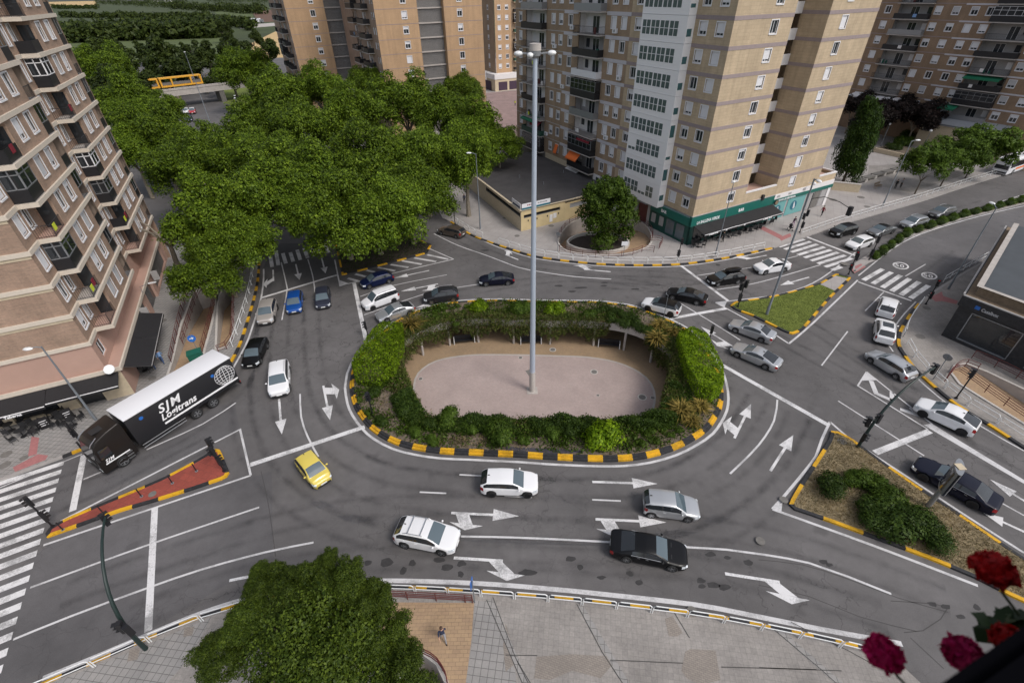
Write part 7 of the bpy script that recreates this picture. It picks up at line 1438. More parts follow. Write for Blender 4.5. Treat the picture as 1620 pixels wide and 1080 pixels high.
def lamp(label, base, top, H, arm=1.6, two=False, globe=False, r=.1, group='street lamps'):
    b = G(*base, ZP); T = thing('street_lamp', label, 'street lamp', b, group); tp = G(*top, H + ZP) - b; tp.z = 0; d = tp.normalized() if tp.length > .15 else Vector((-1, 0, 0)); m = MB()
    m.tube([(0, 0, 0), (0, 0, 1.0), (0, 0, 1.05), (0, 0, H)], [r * 1.25, r * 1.2, r, r * .55], 10); m.build('pole', 'pole_gray', T, True)
    if globe: m = MB(); m.sphere((0, 0, H + .2), .26, 12, 8); m.build('lamp_globe', 'lamp_white', T, True); return T
    for s in ((1, -1) if two else (1,)):
        m = MB(); m.tube([(0, 0, H - .1), d * s * arm * .6 + UPZ * (H + .06), d * s * arm + UPZ * (H + .08)], r * .45, 6); m.build('arm', 'pole_gray', T, True)
        m = MB(); m.sphere(d * s * (arm + .3) + UPZ * (H + .08), .36, 10, 6, None, (1.1 if abs(d.x) > .5 else .6, 1.1 if abs(d.y) > .5 else .6, .32)); m.build('lamp_head', 'lamp_white', T, True)
    return T
lamp('leaning-looking street lamp in front of the black tavern awning', (152, 664), (45, 553), 8.2, .5); lamp('street lamp in front of the plane grove, left of the cream hall', (760, 362), (740, 243), 11.4, .7); lamp('slim lamp in front of the green bar', (1132, 402), (1160, 288), 9.8, .4, r=.08)
lamp('tall lamp rising from the tip of the lawn island', (1213, 497), (1290, 284), 15.3, .6, r=.13); lamp('slim lamp on the right pavement beside the guard rail', (1500, 457), (1574, 326), 10.2, .8); lamp('lamp beside the white railing below the plaza', (1396, 326), (1446, 223), 10.3, .7)
lamp('globe lamp beside the purple trees', (1393, 232), (1406, 199), 4.6, globe=True, r=.06, group='globe lamps of the small square'); lamp('globe lamp in front of the low wing', (1457, 241), (1469, 213), 4.2, globe=True, r=.06, group='globe lamps of the small square')
lamp('far street lamp with two heads beside the grove', (389, 208), (372, 178), 8.5, 1.8, True); lamp('thin far lamp in front of the yellow wagon', (333, 195), (300, 125), 18, .3, r=.12); lamp('white lamp head poking out of the trees near the stepped block', (165, 135), (185, 100), 12, 1.0); lamp('lamp head at the corner of the stepped block among leaves', (165, 190), (152, 152), 12, 1.0)
def signal(label, base, heads, H, az, arm=None, red=False, name='traffic_light', z0=ZP, cat='traffic light', col='black_metal', group='traffic lights'):
    """heads: list of (height, sideways offset along az, facing)"""
    b = G(*base, z0); T = thing(name, label, cat, b, group); m = MB()
    if arm is None: m.tube([(0, 0, 0), (0, 0, H)], .06, 8)
    else:
        tip = arm - b; zt = tip.z; tip.z = 0; pts = []; Lh = tip.length; d = tip.normalized()
        for k in range(13): t = k / 12; a = t * math.pi / 2; pts.append(d * Lh * (1 - math.cos(a)) ** 1.25 + UPZ * zt * math.sin(a) ** .9)
        m.tube(pts, [.125 - .005 * k for k in range(13)], 10)
    m.build('pole', col, T, True); m = MB(); m.tube([(0, 0, 0), (0, 0, .12)], .13, 8); m.build('base', col, T)
    for h, off, fc in heads:
        c = (b + D2(az) * off) - b + UPZ * h
        if arm is not None and h > zt - 1.2: c = d * (Lh - .1) + UPZ * (zt - .25) + D2(az) * off
        f = D2(fc); s = Vector((-f.y, f.x, 0)); hm = MB(); hm.fbox(c, s, f, -.15, .15, -.1, .14, c.z - .45, c.z + .45); hd = hm.build('signal_head', 'black_metal', T)
        for k in range(3):
            mm = MB(); lc = c + f * .15 + UPZ * (.29 - .29 * k); mm.disc(lc, f, .1, .03, 12); mm.build('lens', 'red_light' if (red and k == 0) else 'plastic', hd)
            mm = MB(); mm.fbox(lc - UPZ * lc.z, s, f, -.12, .12, 0, .2, lc.z + .1, lc.z + .13); mm.build('visor', 'black_metal', hd)
        if off: bm_ = MB(); bm_.tube([Vector((0, 0, c.z)) if arm is None else c - D2(az) * off, c], .03, 6); bm_.build('bracket', col, T)
    return T
signal('green curved gantry light arching over the bottom left road', (231, 1026), [(2.7, -.45, 155), (2.9, -.1, 200), (6.2, .25, 60)], 6.3, 160, arm=G(166, 818, 6.3), col='green_black'); signal('green curved gantry light arching over the right-hand road', (1357, 707), [(3.1, -.55, 150), (3.1, .5, 190), (1.2, 0, 300), (6.2, .3, 110)], 6.3, 20, arm=G(1479, 581, 6.3), col='green_black')
for lab, base, heads, H, az, red in [('twin signal at the round end of the red island', (355, 745), [(3.0, .25, 60), (2.6, -.3, 240), (1.2, 0, 60)], 3.2, 130, 0), ('signal at the zebra end of the red island', (84, 833), [(2.8, .2, 240), (1.2, 0, 60)], 3.1, 130, 0), ('signal on the roundabout bank at the lower left kerb', (591, 660), [(2.5, 0, 250)], 2.9, 0, 0), ('small signal hidden behind the left clipped hedge', (582, 531), [(1.4, 0, 200)], 1.8, 0, 0), ('signal beside the right clipped hedge', (1120, 545), [(1.9, 0, 60)], 2.2, 0, 0), ('twin signal at the left tip of the lawn island', (1167, 485), [(3.0, .2, 30), (2.7, -.25, 210), (1.2, 0, 90)], 3.3, 0, 0),
                                     ('signal showing red between the two zebra crossings', (1342, 434), [(2.9, 0, 240), (2.4, .25, 60), (1.1, 0, 200)], 3.2, 20, 1), ('signal at the head of the median hedge', (1375, 411), [(2.9, 0, 30), (1.1, 0, 200)], 3.2, 20, 0), ('signal showing red on the right pavement by the zebra', (1464.5, 481), [(2.9, 0, 240), (1.2, .1, 150)], 3.2, 0, 1), ('signal behind the white railing on the right', (1512, 630), [(2.9, 0, 120)], 3.1, 0, 0), ('signal behind the white railing in front of the bar', (1072, 412), [(2.8, .15, 250), (1.1, 0, 200)], 3.1, 30, 0), ('signal at the pavement under the plane trees', (720, 355), [(2.6, 0, 240)], 2.9, 0, 0), ('black pole with a small box at the lorry front', (131, 703), [(1.5, 0, 300)], 2.6, 0, 0)]: signal(lab, base, heads, H, az, red=bool(red))
b = G(1265, 368, ZP); T = signal('signal with a long arm over the right-hand road', (1265, 368), [(3.0, .25, 30), (2.6, -.25, 210), (1.2, .15, 200)], 6.0, 20); e = G(1345, 332, 5.6) - b; m = MB(); m.tube([(0, 0, 5.2), (e.x * .3, e.y * .3, 6.0), (e.x * .7, e.y * .7, 6.0), (e.x, e.y, 5.6)], .05, 6); m.build('arm', 'black_metal', T, True); m = MB(); m.box((e.x, e.y, 5.3), (.5, .5, 1.2), None, rad(30)); m.build('signal_head', 'black_metal', T)
def sign(label, base, H, r, mat, az=250, name='road_sign', box=None):
    T = thing(name, label, 'sign', G(*base, ZP)); m = MB(); m.tube([(0, 0, 0), (0, 0, H)], .035, 6); m.build('pole', 'pole_gray', T); f = D2(az); m = MB()
    if box: s = Vector((-f.y, f.x, 0)); m.fbox(Vector(), s, f, -box[0] / 2, box[0] / 2, .03, .07, H - box[1], H)
    else: m.disc(f * .06 + UPZ * (H - r) , f + UPZ * .25, r, .03, 20)
    p = m.build('sign_plate', mat, T); return T
T = sign('round blue arrow sign beside the green bin', (317, 562), 2.6, .38, 'blue_sign', 290); f = D2(290); s = Vector((-f.y, f.x, 0)); m = MB(); c = f * .1 + UPZ * 2.24
for q in ([(-.2, -.05), (.08, .0), (.08, .1), (-.2, .05)], [(.02, -.14), (.24, .08), (.02, .2)]): m.face([c + s * x + UPZ * y + f * .02 for x, y in q])
m.build('arrow_symbol', 'white_text', T)
sign('blue sign on a thin post at the bottom railing', (751, 952), 2.6, .3, 'blue_sign', 170, box=(.5, .75)); sign('round grey sign seen from behind by the right ramp', (1476, 600), 3.0, .38, 'gray_metal', 30); sign('round grey sign seen from behind left of the spiral ramp', (882, 398), 3.0, .36, 'gray_metal', 60); sign('small white notice board inside the spiral ramp', (986, 405), 2.2, .3, 'white_alu', 270, box=(.9, .6)); sign('thin black post with a small plate behind the white crossover', (1050, 502), 3.4, .2, 'black_metal', 250)
# advertising column
b = G(1468, 800, ZP); T = thing('advertising_panel', 'double-sided advertising panel on a grey foot beside the navy saloon', 'billboard', b); d = (G(1515, 748, 3.4) - b); d.z = 0; d.normalize(); d = D2(52); s = Vector((-d.y, d.x, 0))
m = MB(); m.tube([(0, 0, 0), (0, 0, 2.2)], .17, 10); m.build('foot', 'gray_metal', T, True); m = MB(); n_ = 9
def lens(k): t = -1 + 2 * k / n_; return d * (t * .85), .26 * math.sqrt(max(.06, 1 - t * t))
for zz in (2.1, 4.3):
    m.face([tuple(lens(k)[0] + s * lens(k)[1] + UPZ * zz) for k in range(n_ + 1)] + [tuple(lens(k)[0] - s * lens(k)[1] + UPZ * zz) for k in range(n_, -1, -1)])
for k in range(n_):
    for q in (1, -1): a, c = lens(k)[0] + s * lens(k)[1] * q, lens(k + 1)[0] + s * lens(k + 1)[1] * q; m.face([a + UPZ * 2.1, c + UPZ * 2.1, c + UPZ * 4.3, a + UPZ * 4.3])
m.build('housing', 'gray_metal', T, True); 
for q in (1, -1):
    m = MB(); 
    for k in range(1, n_ - 1): a, c = lens(k)[0] + s * (lens(k)[1] + .012) * q, lens(k + 1)[0] + s * (lens(k + 1)[1] + .012) * q; m.face([a + UPZ * 2.3, c + UPZ * 2.3, c + UPZ * 4.1, a + UPZ * 4.1])
    m.build('poster', 'pave_red' if q < 0 else 'pane', T, True)
m = MB(); m.box((0, 0, 4.33), (.5, .5, .05)); m.build('top_cap', 'plaster_beige', T)
# litter bin
b = G(314, 572, ZP); T = thing('litter_bin', 'dark green plastic waste container behind the lorry roof', 'bin', b, None, rad(30)); m = MB(); m.box((0, 0, .65), (1.25, .9, 1.1)); m.build('body', 'bin_green', T); m = MB(); m.box((0, 0, 1.25), (1.32, .98, .14)); m.build('lid', 'bin_green', T)
# ---- white hoop barriers along the kerbs
def barrier_proto(L, H=.85):
    m = MB(); pts = [(-L / 2, 0, 0), (-L / 2, 0, H - .12), (-L / 2 + .12, 0, H), (L / 2 - .12, 0, H), (L / 2, 0, H - .12), (L / 2, 0, 0)]; m.tube(pts, .035, 6); return m
def barriers(P, off, L, label, group, gap=.12, H=.85, skip=()):
    P = resample(offset([Vector((p[0], p[1], 0)) for p in P], off), L + gap); proto = None
    for i, (a, b) in enumerate(zip(P, P[1:])):
        if i in skip: continue
        c = (a + b) / 2; ang = math.atan2(b.y - a.y, b.x - a.x)
        if proto is None:
            proto = thing('hoop_barrier', label, 'barrier', (c.x, c.y, ZP), group, ang); barrier_proto(L, H).build('hoop', 'lamp_white', proto, True); m = MB(); m.tube([(-L / 2, 0, H * .5), (L / 2, 0, H * .5)], .028, 6); m.build('mid_rail', 'lamp_white', proto)
        else: dup(proto, (c.x, c.y, ZP), ang)
barriers(K_BOT[22:], -.42, 1.95, 'white tubular hoop barrier on the kerb at the bottom', 'white barriers along the bottom kerb'); barriers(K_BOT[:24], -.42, 2.6, 'white tubular hoop barrier at the bottom left kerb', 'white barriers at the bottom left kerb'); barriers([p for p in K_LEFT if p.y > 40.5], -.75, 2.2, 'white tubular hoop barrier by the left ramps', 'white barriers by the left ramps')
barriers([p for p in K_BACK if p.y < 66], .62, 1.9, 'white tubular hoop barrier in front of the bar and spiral ramp', 'white barriers along the back kerb'); barriers([p for p in K_RIGHT if p.y < 40], .8, 2.2, 'white tubular hoop barrier along the right-hand kerb', 'white barriers along the right kerb'); barriers([p for p in K_BACK if p.y >= 67], .6, 1.6, 'white tubular hoop barrier under the street lamp', 'white barriers by the street lamp')
def rail_run(name, label, P, mat, H=.95, rails=(.3, .62, .95), post=1.8, r=.03, z=ZP, group=None, zf=None):
    P = resample(P, .45); T = thing(name, label, 'railing', (P[0].x, P[0].y, z), group); zz = lambda p: (zf(p) if zf else z)
    for h in rails: m = MB(); m.tube([(p.x, p.y, zz(p) + h) for p in P], r, 5); m.build('rail', mat, T, world=True)
    k = max(1, int(post / .45))
    for p in P[::k] + [P[-1]]: m = MB(); m.tube([(p.x, p.y, zz(p)), (p.x, p.y, zz(p) + H)], r * 1.2, 5); m.build('post', mat, T, world=True)
    return T
B_ = 'brown_metal'
rail_run('guard_rail', 'long white guard rail along the right-hand avenue pavement', spline(GL([(1268, 371), (1330, 350), (1394, 331), (1459, 312), (1550, 283), (1640, 256)], ZP), 1), 'lamp_white', post=2.2, rails=(.35, .9)); rail_run('guard_rail', 'white guard rail beside the black shop', spline(GL([(1492, 446), (1530, 424), (1567, 404), (1640, 366)], ZP), 1), 'lamp_white', post=2.2, rails=(.35, .9)); rail_run('guard_rail', 'white guard rail above the right-hand kerb beside the zebra', spline(GL([(1457, 480), (1440, 504), (1431, 522), (1428, 535)], ZP), 1), 'lamp_white', post=2.2, rails=(.35, .9))
rail_run('ramp_railing', 'brown railing round the back left of the spiral ramp', [p for p in offset(RAMP_TOWER, .12 * (-1 if area(RAMP_TOWER) > 0 else 1)) if p.x < G(945, 350).x and p.y > G(880, 392).y][::1], B_); rail_run('ramp_railing', 'brown railing round the right side of the spiral ramp', spline(GL([(985, 343), (1005, 348), (1022, 358), (1031, 371), (1031, 384)], ZP), .8), B_); rail_run('ramp_railing', 'brown railing along the street side of the spiral ramp', spline(GL([(885, 397), (910, 404), (940, 407), (970, 408), (1000, 404), (1020, 397), (1038, 400)], ZP), .8), B_)
rail_run('ramp_railing', 'brown railing enclosing the exit of the spiral ramp', spline(GL([(1028, 382), (1040, 382), (1048, 385), (1042, 394)], ZP), .8), B_)
rail_run('ramp_railing', 'brown railing on the building side of the left ramps', spline(GL([(312, 448), (300, 462), (286, 510), (272, 575)], ZP), .8), B_); rail_run('ramp_railing', 'inner brown railing of the wide left ramp', spline(GL([(330, 449), (314, 470), (302, 505), (290, 545)], ZP), .8), B_); rail_run('ramp_railing', 'brown railing between the two left ramps', spline(GL([(345, 462), (334, 510), (321, 560)], ZP), .8), B_); rail_run('ramp_railing', 'brown railing on the road side of the left ramps', spline(GL([(370, 436), (371, 500), (368, 540), (358, 554), (345, 558)], ZP), .8), B_)
rail_run('ramp_railing', 'brown railing over the tan paving at the bottom', GL([(600, 945), (675, 949), (748, 953)], ZP), B_, rails=(.3, .5, .7, .95)); rail_run('ramp_railing', 'curved brown railing round the stair well at the bottom', spline(GL([(662, 1032), (690, 1046), (706, 1068), (712, 1100)], ZP), .6), B_)
rail_run('ramp_railing', 'brown railing along the street side of the right ramp', spline(GL([(1494, 603), (1500, 592), (1512, 588), (1560, 622), (1620, 664), (1700, 715)], ZP), .8), B_, rails=(.3, .5, .72, .95)); rail_run('ramp_railing', 'brown railing along the shop side of the right ramp', spline(GL([(1537, 566), (1580, 584), (1640, 616), (1720, 660)], ZP), .8), B_, rails=(.3, .5, .72, .95)); rail_run('ramp_railing', 'short curved brown railing at the mouth of the right ramp', spline(GL([(1497, 600), (1508, 585), (1525, 580), (1545, 588)], ZP), .6), B_)
# planter inside the spiral ramp
PLN = spline(GL([(896, 384), (907, 393), (935, 399), (963, 400), (986, 395), (996, 386), (990, 378), (970, 371), (940, 369), (912, 373)], -.1), .8, True); T = thing('planter', 'round white-walled planter in the middle of the spiral ramp', 'planter', G(945, 384, -2.2)); m = MB(); Pn = PLN if area(PLN) > 0 else PLN[::-1]; m.skirt(Pn, -2.4, .2, 'concrete_light'); I_ = offset(Pn, .25, True); m.skirt(I_, -.4, .2, 'concrete_light', flip=True)
for i in range(len(Pn)): j = (i + 1) % len(Pn); m.face([(Pn[i].x, Pn[i].y, .2), (Pn[j].x, Pn[j].y, .2), (I_[j].x, I_[j].y, .2), (I_[i].x, I_[i].y, .2)])
m.build('wall', None, T, world=True); m = MB(); m.poly([(p.x, p.y) for p in I_], -.25); m.build('earth', 'soil_dark', T, world=True)
# bollards on the red island, planter seats in the square
bo = None
for px, py in ((311, 745), (273, 764), (224, 785), (164, 812), (100, 838)):
    p = G(px, py, ZP)
    if bo is None: bo = thing('bollard', 'slim dark post standing on the red island', 'bollard', p, 'posts on the red island'); m = MB(); m.tube([(0, 0, 0), (0, 0, .9)], .04, 8); m.build('post', 'black_metal', bo, True); m = MB(); m.disc((0, 0, .02), (0, 0, 1), .12, .03, 10); m.build('foot', 'gray_metal', bo)
    else: dup(bo, p)
pl = None
for px, py, wh in ((1357, 289, 'nearest the conifer'), (1372, 284, 'second from the conifer'), (1387, 279, 'in the middle of the row'), (1402, 275, 'fourth from the conifer'), (1417, 271, 'farthest from the conifer')):
    p = G(px, py, ZP)
    if pl is None:
        pl = thing('stone_bench', 'x', 'bench', p, 'dark stone benches in the small square', rad(25)); m = MB(); m.box((0, 0, .45), (2.6, 1.1, .35)); m.build('seat', 'concrete_dark', pl); m = MB(); m.box((1.6, 0, .25), (.7, 1.0, .5)); m.build('end_block', 'concrete_light', pl); q = pl
    else: q = dup(pl, p, rad(25))
    q['label'] = 'dark stone bench ' + wh
b = G(1388, 297, ZP); T = thing('wooden_bench', 'slatted wooden bench in the square near the lamp', 'bench', b, None, rad(30)); m = MB(); [m.box((0, -.2 + .13 * k, .45), (1.8, .1, .04)) for k in range(4)]; m.build('seat', 'gravel_tan', T); m = MB(); [m.box((0, .32, .6 + .14 * k), (1.8, .04, .1)) for k in range(3)]; m.build('backrest', 'gravel_tan', T)
for x in (-.75, .75): m = MB(); m.box((x, 0, .22), (.08, .6, .44)); m.build('leg', 'concrete', T)
A_, B2_ = G(1330, 302, ZP), G(1358, 305, ZP); T = thing('retaining_wall', 'low weathered concrete wall beneath the conifer', 'wall', A_); m = MB(); u_ = (B2_ - A_).normalized(); n_ = Vector((u_.y, -u_.x, 0)); m.fbox(A_, u_, n_, -1.5, (B2_ - A_).length, -.4, 0, 0, 1.5); m.build('wall', 'plaster_beige', T, world=True); m = MB(); m.fbox(A_, u_, n_, -1.5, (B2_ - A_).length + .05, -.45, .05, 1.5, 1.6); m.build('coping', 'concrete_light', T, world=True)
A_, B2_ = G(1380, 240, ZP), G(1442, 254, ZP); T = thing('planter_wall', 'long cream wall of the raised bed in the small square', 'wall', A_); m = MB(); u_ = (B2_ - A_).normalized(); n_ = Vector((u_.y, -u_.x, 0)); Lw = (B2_ - A_).length; m.fbox(A_, u_, n_, 0, Lw, -.3, 0, 0, 1.0); m.build('wall', 'plaster_beige', T, world=True); m = MB(); m.fbox(A_, u_, n_, 0, Lw, -7, -.3, 0, .8); m.build('earth', 'soil', T, world=True)
# ---- café tables and chairs
ct = thing('cafe_table', 'x', 'table', (0, 0, ZP)); m = MB(); m.disc((0, 0, .73), (0, 0, 1), .36, .03, 14); m.build('tabletop', 'plastic', ct); m = MB(); m.tube([(0, 0, 0), (0, 0, .72)], .035, 6); m.disc((0, 0, .02), (0, 0, 1), .24, .03, 10); m.build('leg', 'black_metal', ct)
cc = thing('cafe_chair', 'x', 'chair', (0, 0, ZP)); m = MB(); m.box((0, 0, .45), (.46, .46, .04)); m.build('seat', 'plastic', cc); m = MB(); m.box((-.22, 0, .68), (.03, .44, .42)); m.build('backrest', 'plastic', cc)
for x in (-.2, .2):
    for y in (-.2, .2): m = MB(); m.tube([(x, y, 0), (x, y, .45)], .015, 5); m.build('leg', 'black_metal', cc)
cr_ = random.Random(6)
def cafe(spots, tl, cl, tg, cg, n=3):
    first = True
    for px, py in spots:
        p = G(px, py, ZP); t = dup(ct, p); t['label'] = tl; t['group'] = tg; a0 = cr_.uniform(0, 6.28)
        for k in range(n): a = a0 + k * 6.28 / n + cr_.uniform(-.3, .3); c = dup(cc, p + D2(math.degrees(a)) * .72, a + math.pi); c['label'] = cl; c['group'] = cg
cafe([(62, 678), (38, 690), (100, 668), (85, 660), (118, 672), (20, 680)], 'small round black table under the tavern awning', 'black chair at a tavern table on the left pavement', 'tavern tables', 'tavern chairs'); cafe([(238, 532), (226, 560), (229, 586), (240, 512)], 'small round black table beside the stepped block', 'black chair outside the stepped block', 'tables beside the stepped block', 'chairs beside the stepped block')
cafe([(1097, 385), (1116, 381), (1104, 391), (1134, 377), (1152, 374), (1170, 371), (1186, 366), (1202, 361), (1218, 352)], 'small round black table under the green bar awning', 'black chair at a table of the green bar', 'tables of the green bar', 'chairs of the green bar')
for o_ in (ct, cc):
    for ch in list(o_.children): bpy.data.objects.remove(ch)
    bpy.data.objects.remove(o_)
for px, py, h, lab, mt in ((75, 676, 1.1, 'black menu board standing by the tavern tables', 'awning_black'), (112, 662, 1.1, 'black menu rack with white sheets by the tavern door', 'awning_black'), (246, 524, .9, 'brown service cart outside the stepped block', 'gravel_tan')):
    T = thing('menu_board', lab, 'board', G(px, py, ZP), None, rad(40)); m = MB(); m.box((0, 0, h / 2 + .05), (.75, .08, h)); m.build('panel', mt, T); m = MB(); [m.box((0, -.05, .35 + .22 * k), (.5, .02, .05)) for k in range(3)]; m.build('sheet', 'white_text', T); m = MB(); m.box((0, .1, .05), (.8, .4, .06)); m.build('foot', 'black_metal', T)
# ------------------------------------------------------------------ people
def person(label, at, face, top, legs, shoes='cloth_black', hair='hair', pose='walk', H=1.72, group='people on the pavements', z0=ZP, arms=None):
    s = H / 1.75; b = Vector((at[0], at[1], z0)); T = thing('person', label, 'person', b, group, rad(face))
    J, Ed, Rr = [], [], []
    def j(p, r, par=None):
        J.append(Vector(p) * s); Rr.append(r * s)
        if par is not None: Ed.append((par, len(J) - 1))
        return len(J) - 1
    sit = pose == 'sit'; dz = -.47 if sit else 0; lean = .16 if pose == 'push' else .03
    pel = j((0, 0, .95 + dz), .135); bel = j((.01 + lean * .3, 0, 1.12 + dz), .125, pel); ch = j((lean, 0, 1.33 + dz), .145, bel); nk = j((lean + .02, 0, 1.49 + dz), .058, ch); hd = j((lean + .04, 0, 1.60 + dz), .088, nk); cr = j((lean + .03, 0, 1.69 + dz), .085, hd); j((lean + .135, 0, 1.60 + dz), .018, hd)
    sw = {'walk': .26, 'stand': .03, 'push': .2, 'sit': 0}[pose]
    for sd in (1, -1):
        hip = j((0, .095 * sd, .90 + dz), .095, pel)
        if sit: kn = j((.44, .12 * sd, .50), .07, hip); an = j((.42, .12 * sd, .09), .045, kn)
        else: f = sw * sd; kn = j((f * .5 + .04, .10 * sd, .50), .066, hip); an = j((f - (.05 if f < 0 else 0), .10 * sd, .085 + (.05 if f < -.1 else 0)), .043, kn)
        j((J[an].x / s + .15, .11 * sd, J[an].z / s - .045), .036, an)
        sh = j((lean - .01, .185 * sd, 1.41 + dz), .06, ch)
        a = {'walk': -.22 * sd, 'stand': .02, 'push': .3, 'sit': .2}[pose]
        el = j((lean + a * .5, .235 * sd, 1.14 + dz), .045, sh); wr = j((lean + a + (.16 if pose in ('push', 'sit') else .06), .22 * sd, (.90 if pose == 'walk' or pose == 'stand' else 1.02) + dz), .03, el)
        d = (J[wr] - J[el]).normalized() / s; pm = j(J[wr] / s + d * .06 * s, .03, wr); sdv = Vector((d.z, 0, -d.x)) if abs(d.z) > .1 else Vector((1, 0, 0))
        for k, (o, L) in enumerate(((-.026, .068), (-.009, .08), (.009, .076), (.026, .06))):
            q = j(J[pm] / s + sdv * o * s * .9 + d * .03 * s, .0095, pm); q2 = j(J[q] / s + d * L * .5 * s, .009, q); j(J[q2] / s + (d + Vector((0, -.35 * sd, 0)) / s).normalized() * L * .5, .008, q2)
        t1 = j(J[wr] / s + d * .03 * s + sdv * .035, .011, wr); j(J[t1] / s + d * .045 * s + sdv * .018, .0095, t1)
    me = bpy.data.meshes.new('body'); me.from_pydata([tuple(v) for v in J], Ed, []); o = bpy.data.objects.new('body', me); COL.objects.link(o)
    sk = o.modifiers.new('skin', 'SKIN'); sk.use_smooth_shade = True; sk.branch_smoothing = .3
    for v, r in zip(me.skin_vertices[0].data, Rr): v.radius = (r, r)
    me.skin_vertices[0].data[0].use_root = True; sb = o.modifiers.new('sub', 'SUBSURF'); sb.levels = sb.render_levels = 1
    bpy.context.view_layer.update(); m2 = bpy.data.meshes.new_from_object(o.evaluated_get(bpy.context.evaluated_depsgraph_get())); bpy.data.objects.remove(o)
    m2.materials.clear(); [m2.materials.append(MATS[k]) for k in ('skin', top, legs, shoes)]
    for f in m2.polygons:
        c = f.center / s; z = c.z - dz
        f.material_index = 0 if z > 1.475 else 1
        if abs(c.y) < .19 and z < .96 or (sit and c.z < .56 and c.x > .08): f.material_index = 2
        if c.z < .105: f.material_index = 3
        if abs(c.y) > .19 and z < (1.10 if arms else .945): f.material_index = 0
        if c.z < .105 and not abs(c.y) > .2: f.material_index = 3
    o = bpy.data.objects.new('body', m2); COL.objects.link(o); o.parent = T
    m = MB(); hx = Vector((lean + .02, 0, 1.675 + dz)) * s; m.sphere(hx + Vector((-.015, 0, .02)), .108 * s, 10, 7, None, (1.02, .95, .92)); m.build('hair', hair, T, True)
    for sd in (1, -1): m = MB(); m.sphere((hx.x + .092 * s, sd * .034 * s, (1.61 + dz) * s), .011 * s, 6, 4); m.build('eye', 'hair', T)
    for sd in (1, -1): m = MB(); m.sphere((hx.x + .0, sd * .09 * s, (1.60 + dz) * s), .022 * s, 6, 4, None, (.8, .5, 1.2)); m.build('ear', 'skin', T)
    m = MB(); m.box((hx.x + .094 * s, 0, (1.553 + dz) * s), (.012, .045, .012)); m.build('mouth', 'cloth_red', T)
    return T
g2 = lambda x, y: G(x, y, ZP)
person('person in a light blue shirt and jeans walking beside the brown railing', g2(259, 575), 118, 'cloth_blue', 'cloth_jeans')
person('person in an olive jacket and jeans walking past the tavern corner', g2(244, 584), 140, 'cloth_olive', 'cloth_jeans')
person('person in a teal top seated outside the stepped block', g2(228, 577), -20, 'cloth_teal', 'cloth_gray', pose='sit'); person('person in a mauve top seated at the far table of the stepped block', g2(241, 546), 200, 'cloth_mauve', 'cloth_black', pose='sit')
person('person in a navy top with bare arms walking on the tan paving', g2(702, 1012), -70, 'cloth_navy', 'cloth_gray', hair='hair_brown', arms=True, H=1.68)
person('person in a dark red coat striding past the teal shop', g2(1299, 342), 205, 'cloth_red', 'cloth_black')
person('person in a plum jacket pushing a dark pushchair along the pavement', g2(1253, 359), -95, 'cloth_plum', 'cloth_mauve', pose='push')
person('worker in a yellow vest on the reddish square far behind', g2(815, 168), 250, 'cloth_hivis', 'cloth_navy', pose='stand')
person('person in black standing by the street trees', g2(1415, 299), 30, 'cloth_black', 'cloth_black', pose='stand'); person('person in dark clothes next to another by the street trees', g2(1424, 297), 200, 'cloth_gray', 'cloth_black', pose='stand')
person('person in black at the bar tables beside the slim lamp', g2(1143, 383), 120, 'cloth_black', 'cloth_black', pose='stand')
person('person in a dark jacket by the tree trunk near the market hall', g2(735, 322), 100, 'cloth_navy', 'cloth_black', pose='stand')
b = g2(1249, 364); T = thing('pushchair', 'small dark pushchair in front of the person in plum', 'pushchair', b, None, rad(-95)); m = MB(); m.box((.1, 0, .5), (.6, .42, .12)); m.build('seat', 'cloth_black', T); m = MB(); m.sphere((0, 0, .8), .3, 10, 6, None, (1, .75, .8)); m.build('hood', 'cloth_black', T, True); m = MB(); m.tube([(-.35, -.2, 1.0), (-.35, .2, 1.0)], .02, 6); m.tube([(-.35, .2, 1.0), (.2, .2, .25)], .016, 6); m.tube([(-.35, -.2, 1.0), (.2, -.2, .25)], .016, 6); m.build('frame', 'gray_metal', T)
for x in (-.3, .35):
    for y in (-.24, .24): m = MB(); m.disc((x, y, .12), (0, 1, 0), .12, .04, 12); m.build('wheel', 'rubber', T)
for px, py, wh in ((228, 577, 'teal'), (241, 546, 'mauve')):
    p = g2(px, py); a = rad(-20 if wh == 'teal' else 200); T = thing('cafe_chair', 'black chair under the person in the %s top' % wh, 'chair', p, None, a); m = MB(); m.box((0, 0, .38), (.46, .46, .04)); m.build('seat', 'plastic', T); m = MB(); m.box((-.24, 0, .62), (.03, .44, .42)); m.build('backrest', 'plastic', T)
    for x in (-.2, .2):
        for y in (-.2, .2): m = MB(); m.tube([(x, y, 0), (x, y, .38)], .015, 5); m.build('leg', 'black_metal', T)

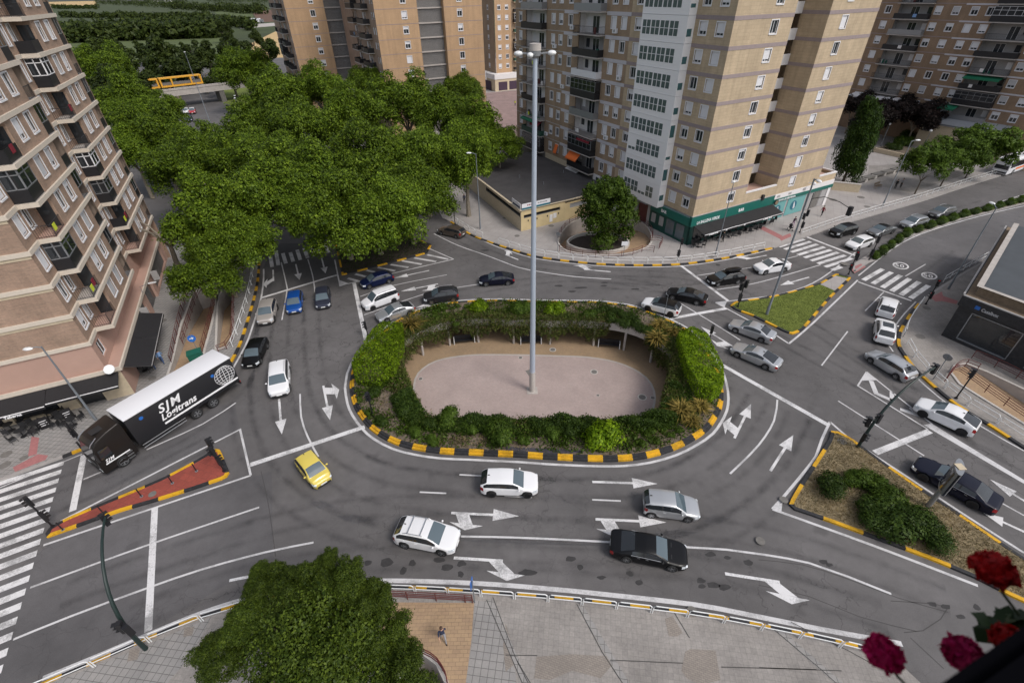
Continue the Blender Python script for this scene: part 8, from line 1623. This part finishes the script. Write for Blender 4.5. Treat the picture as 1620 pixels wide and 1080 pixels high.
# ------------------------------------------------------------------ geraniums on the window ledge the picture is taken from
EYE = Vector((0, 0, HC))
def near(px, py, d): return EYE + (CR * ((px - PW / 2) / FPX) - CU * ((py - PH / 2) / FPX) + _f) * d
zb = 29.78; A_, B2_ = G(1478, 1088, zb), G(1660, 962, zb); u_ = (B2_ - A_).normalized(); n_ = Vector((u_.y, -u_.x, 0)); n_ = n_ if n_.dot(Vector((.3, -1, 0))) > 0 else -n_
T = thing('flower_box', 'dark window box of geraniums in the bottom right corner', 'flower box', A_); m = MB(); m.fbox(A_, u_, n_, -.35, (B2_ - A_).length + .6, 0, .30, zb - .22, zb); m.build('box', 'shade_black', T, world=True); m = MB(); m.fbox(A_, u_, n_, -.33, (B2_ - A_).length + .58, .02, .28, zb - .01, zb + .012); m.build('earth', 'shade_black', T, world=True)  # dimness of the shaded corner put into the black of box and earth
def petals(name, c, r, n, mat, par, off, sz, seed, flat=.75):
    q = np.random.default_rng(seed); d = q.normal(0, 1, (n, 3)); d /= np.linalg.norm(d, axis=1)[:, None]; p = d * (r * (.72 + .3 * q.random(n)))[:, None] * np.array([1, 1, flat]); me = leaves_mesh(name, p + np.array(c - off), d, sz, mat, seed, asp=1.0, fold=.12, jitter=.5); o = bpy.data.objects.new(name, me); COL.objects.link(o); o.parent = par
for k, (px, py, d, r, mat, fl, rt, lab) in enumerate([(1573, 900, .95, .035, 'petal_red', .8, (1612, 972), 'deep red round geranium head, highest of the four'), (1398, 1032, .9, .031, 'petal_magenta', .8, (1450, 1100), 'magenta geranium head at the left of the group'), (1524, 1034, .92, .033, 'petal_magenta', .75, (1565, 1075), 'magenta geranium head in the middle of the group'), (1602, 1016, .96, .034, 'petal_red', .7, (1625, 1060), 'bright red geranium head at the right edge')]):
    c = near(px, py, d); root = near(rt[0], rt[1], d + .05); T = thing('geranium', lab, 'flower', root, 'geraniums on the ledge'); m = MB(); mid = (c + root) / 2 + Vector((0, 0, -.01)); m.tube([root, mid, c - Vector((0, 0, .01))], .0028, 6); m.build('stem', 'leaf_geranium', T, world=True); petals('flower_head', c, r, 420, mat, T, root, .017, 50 + k, fl); petals('sepals', c - Vector((0, 0, .022)), r * .4, 30, 'leaf_geranium', T, root, .02, 70 + k)
    q = np.random.default_rng(k); n = 60; P_ = np.array([[*(near(rt[0] + q.normal(0, 24), rt[1] + abs(q.normal(10, 18)), d + .05 + q.random() * .1))] for _ in range(n)]); nn = np.tile(np.array([-.2, .3, 1.0]), (n, 1)); o = bpy.data.objects.new('leaves', leaves_mesh('leaves', P_ - np.array(root), nn, .034, 'leaf_geranium', k, asp=1.1, fold=.12, jitter=.4)); COL.objects.link(o); o.parent = T
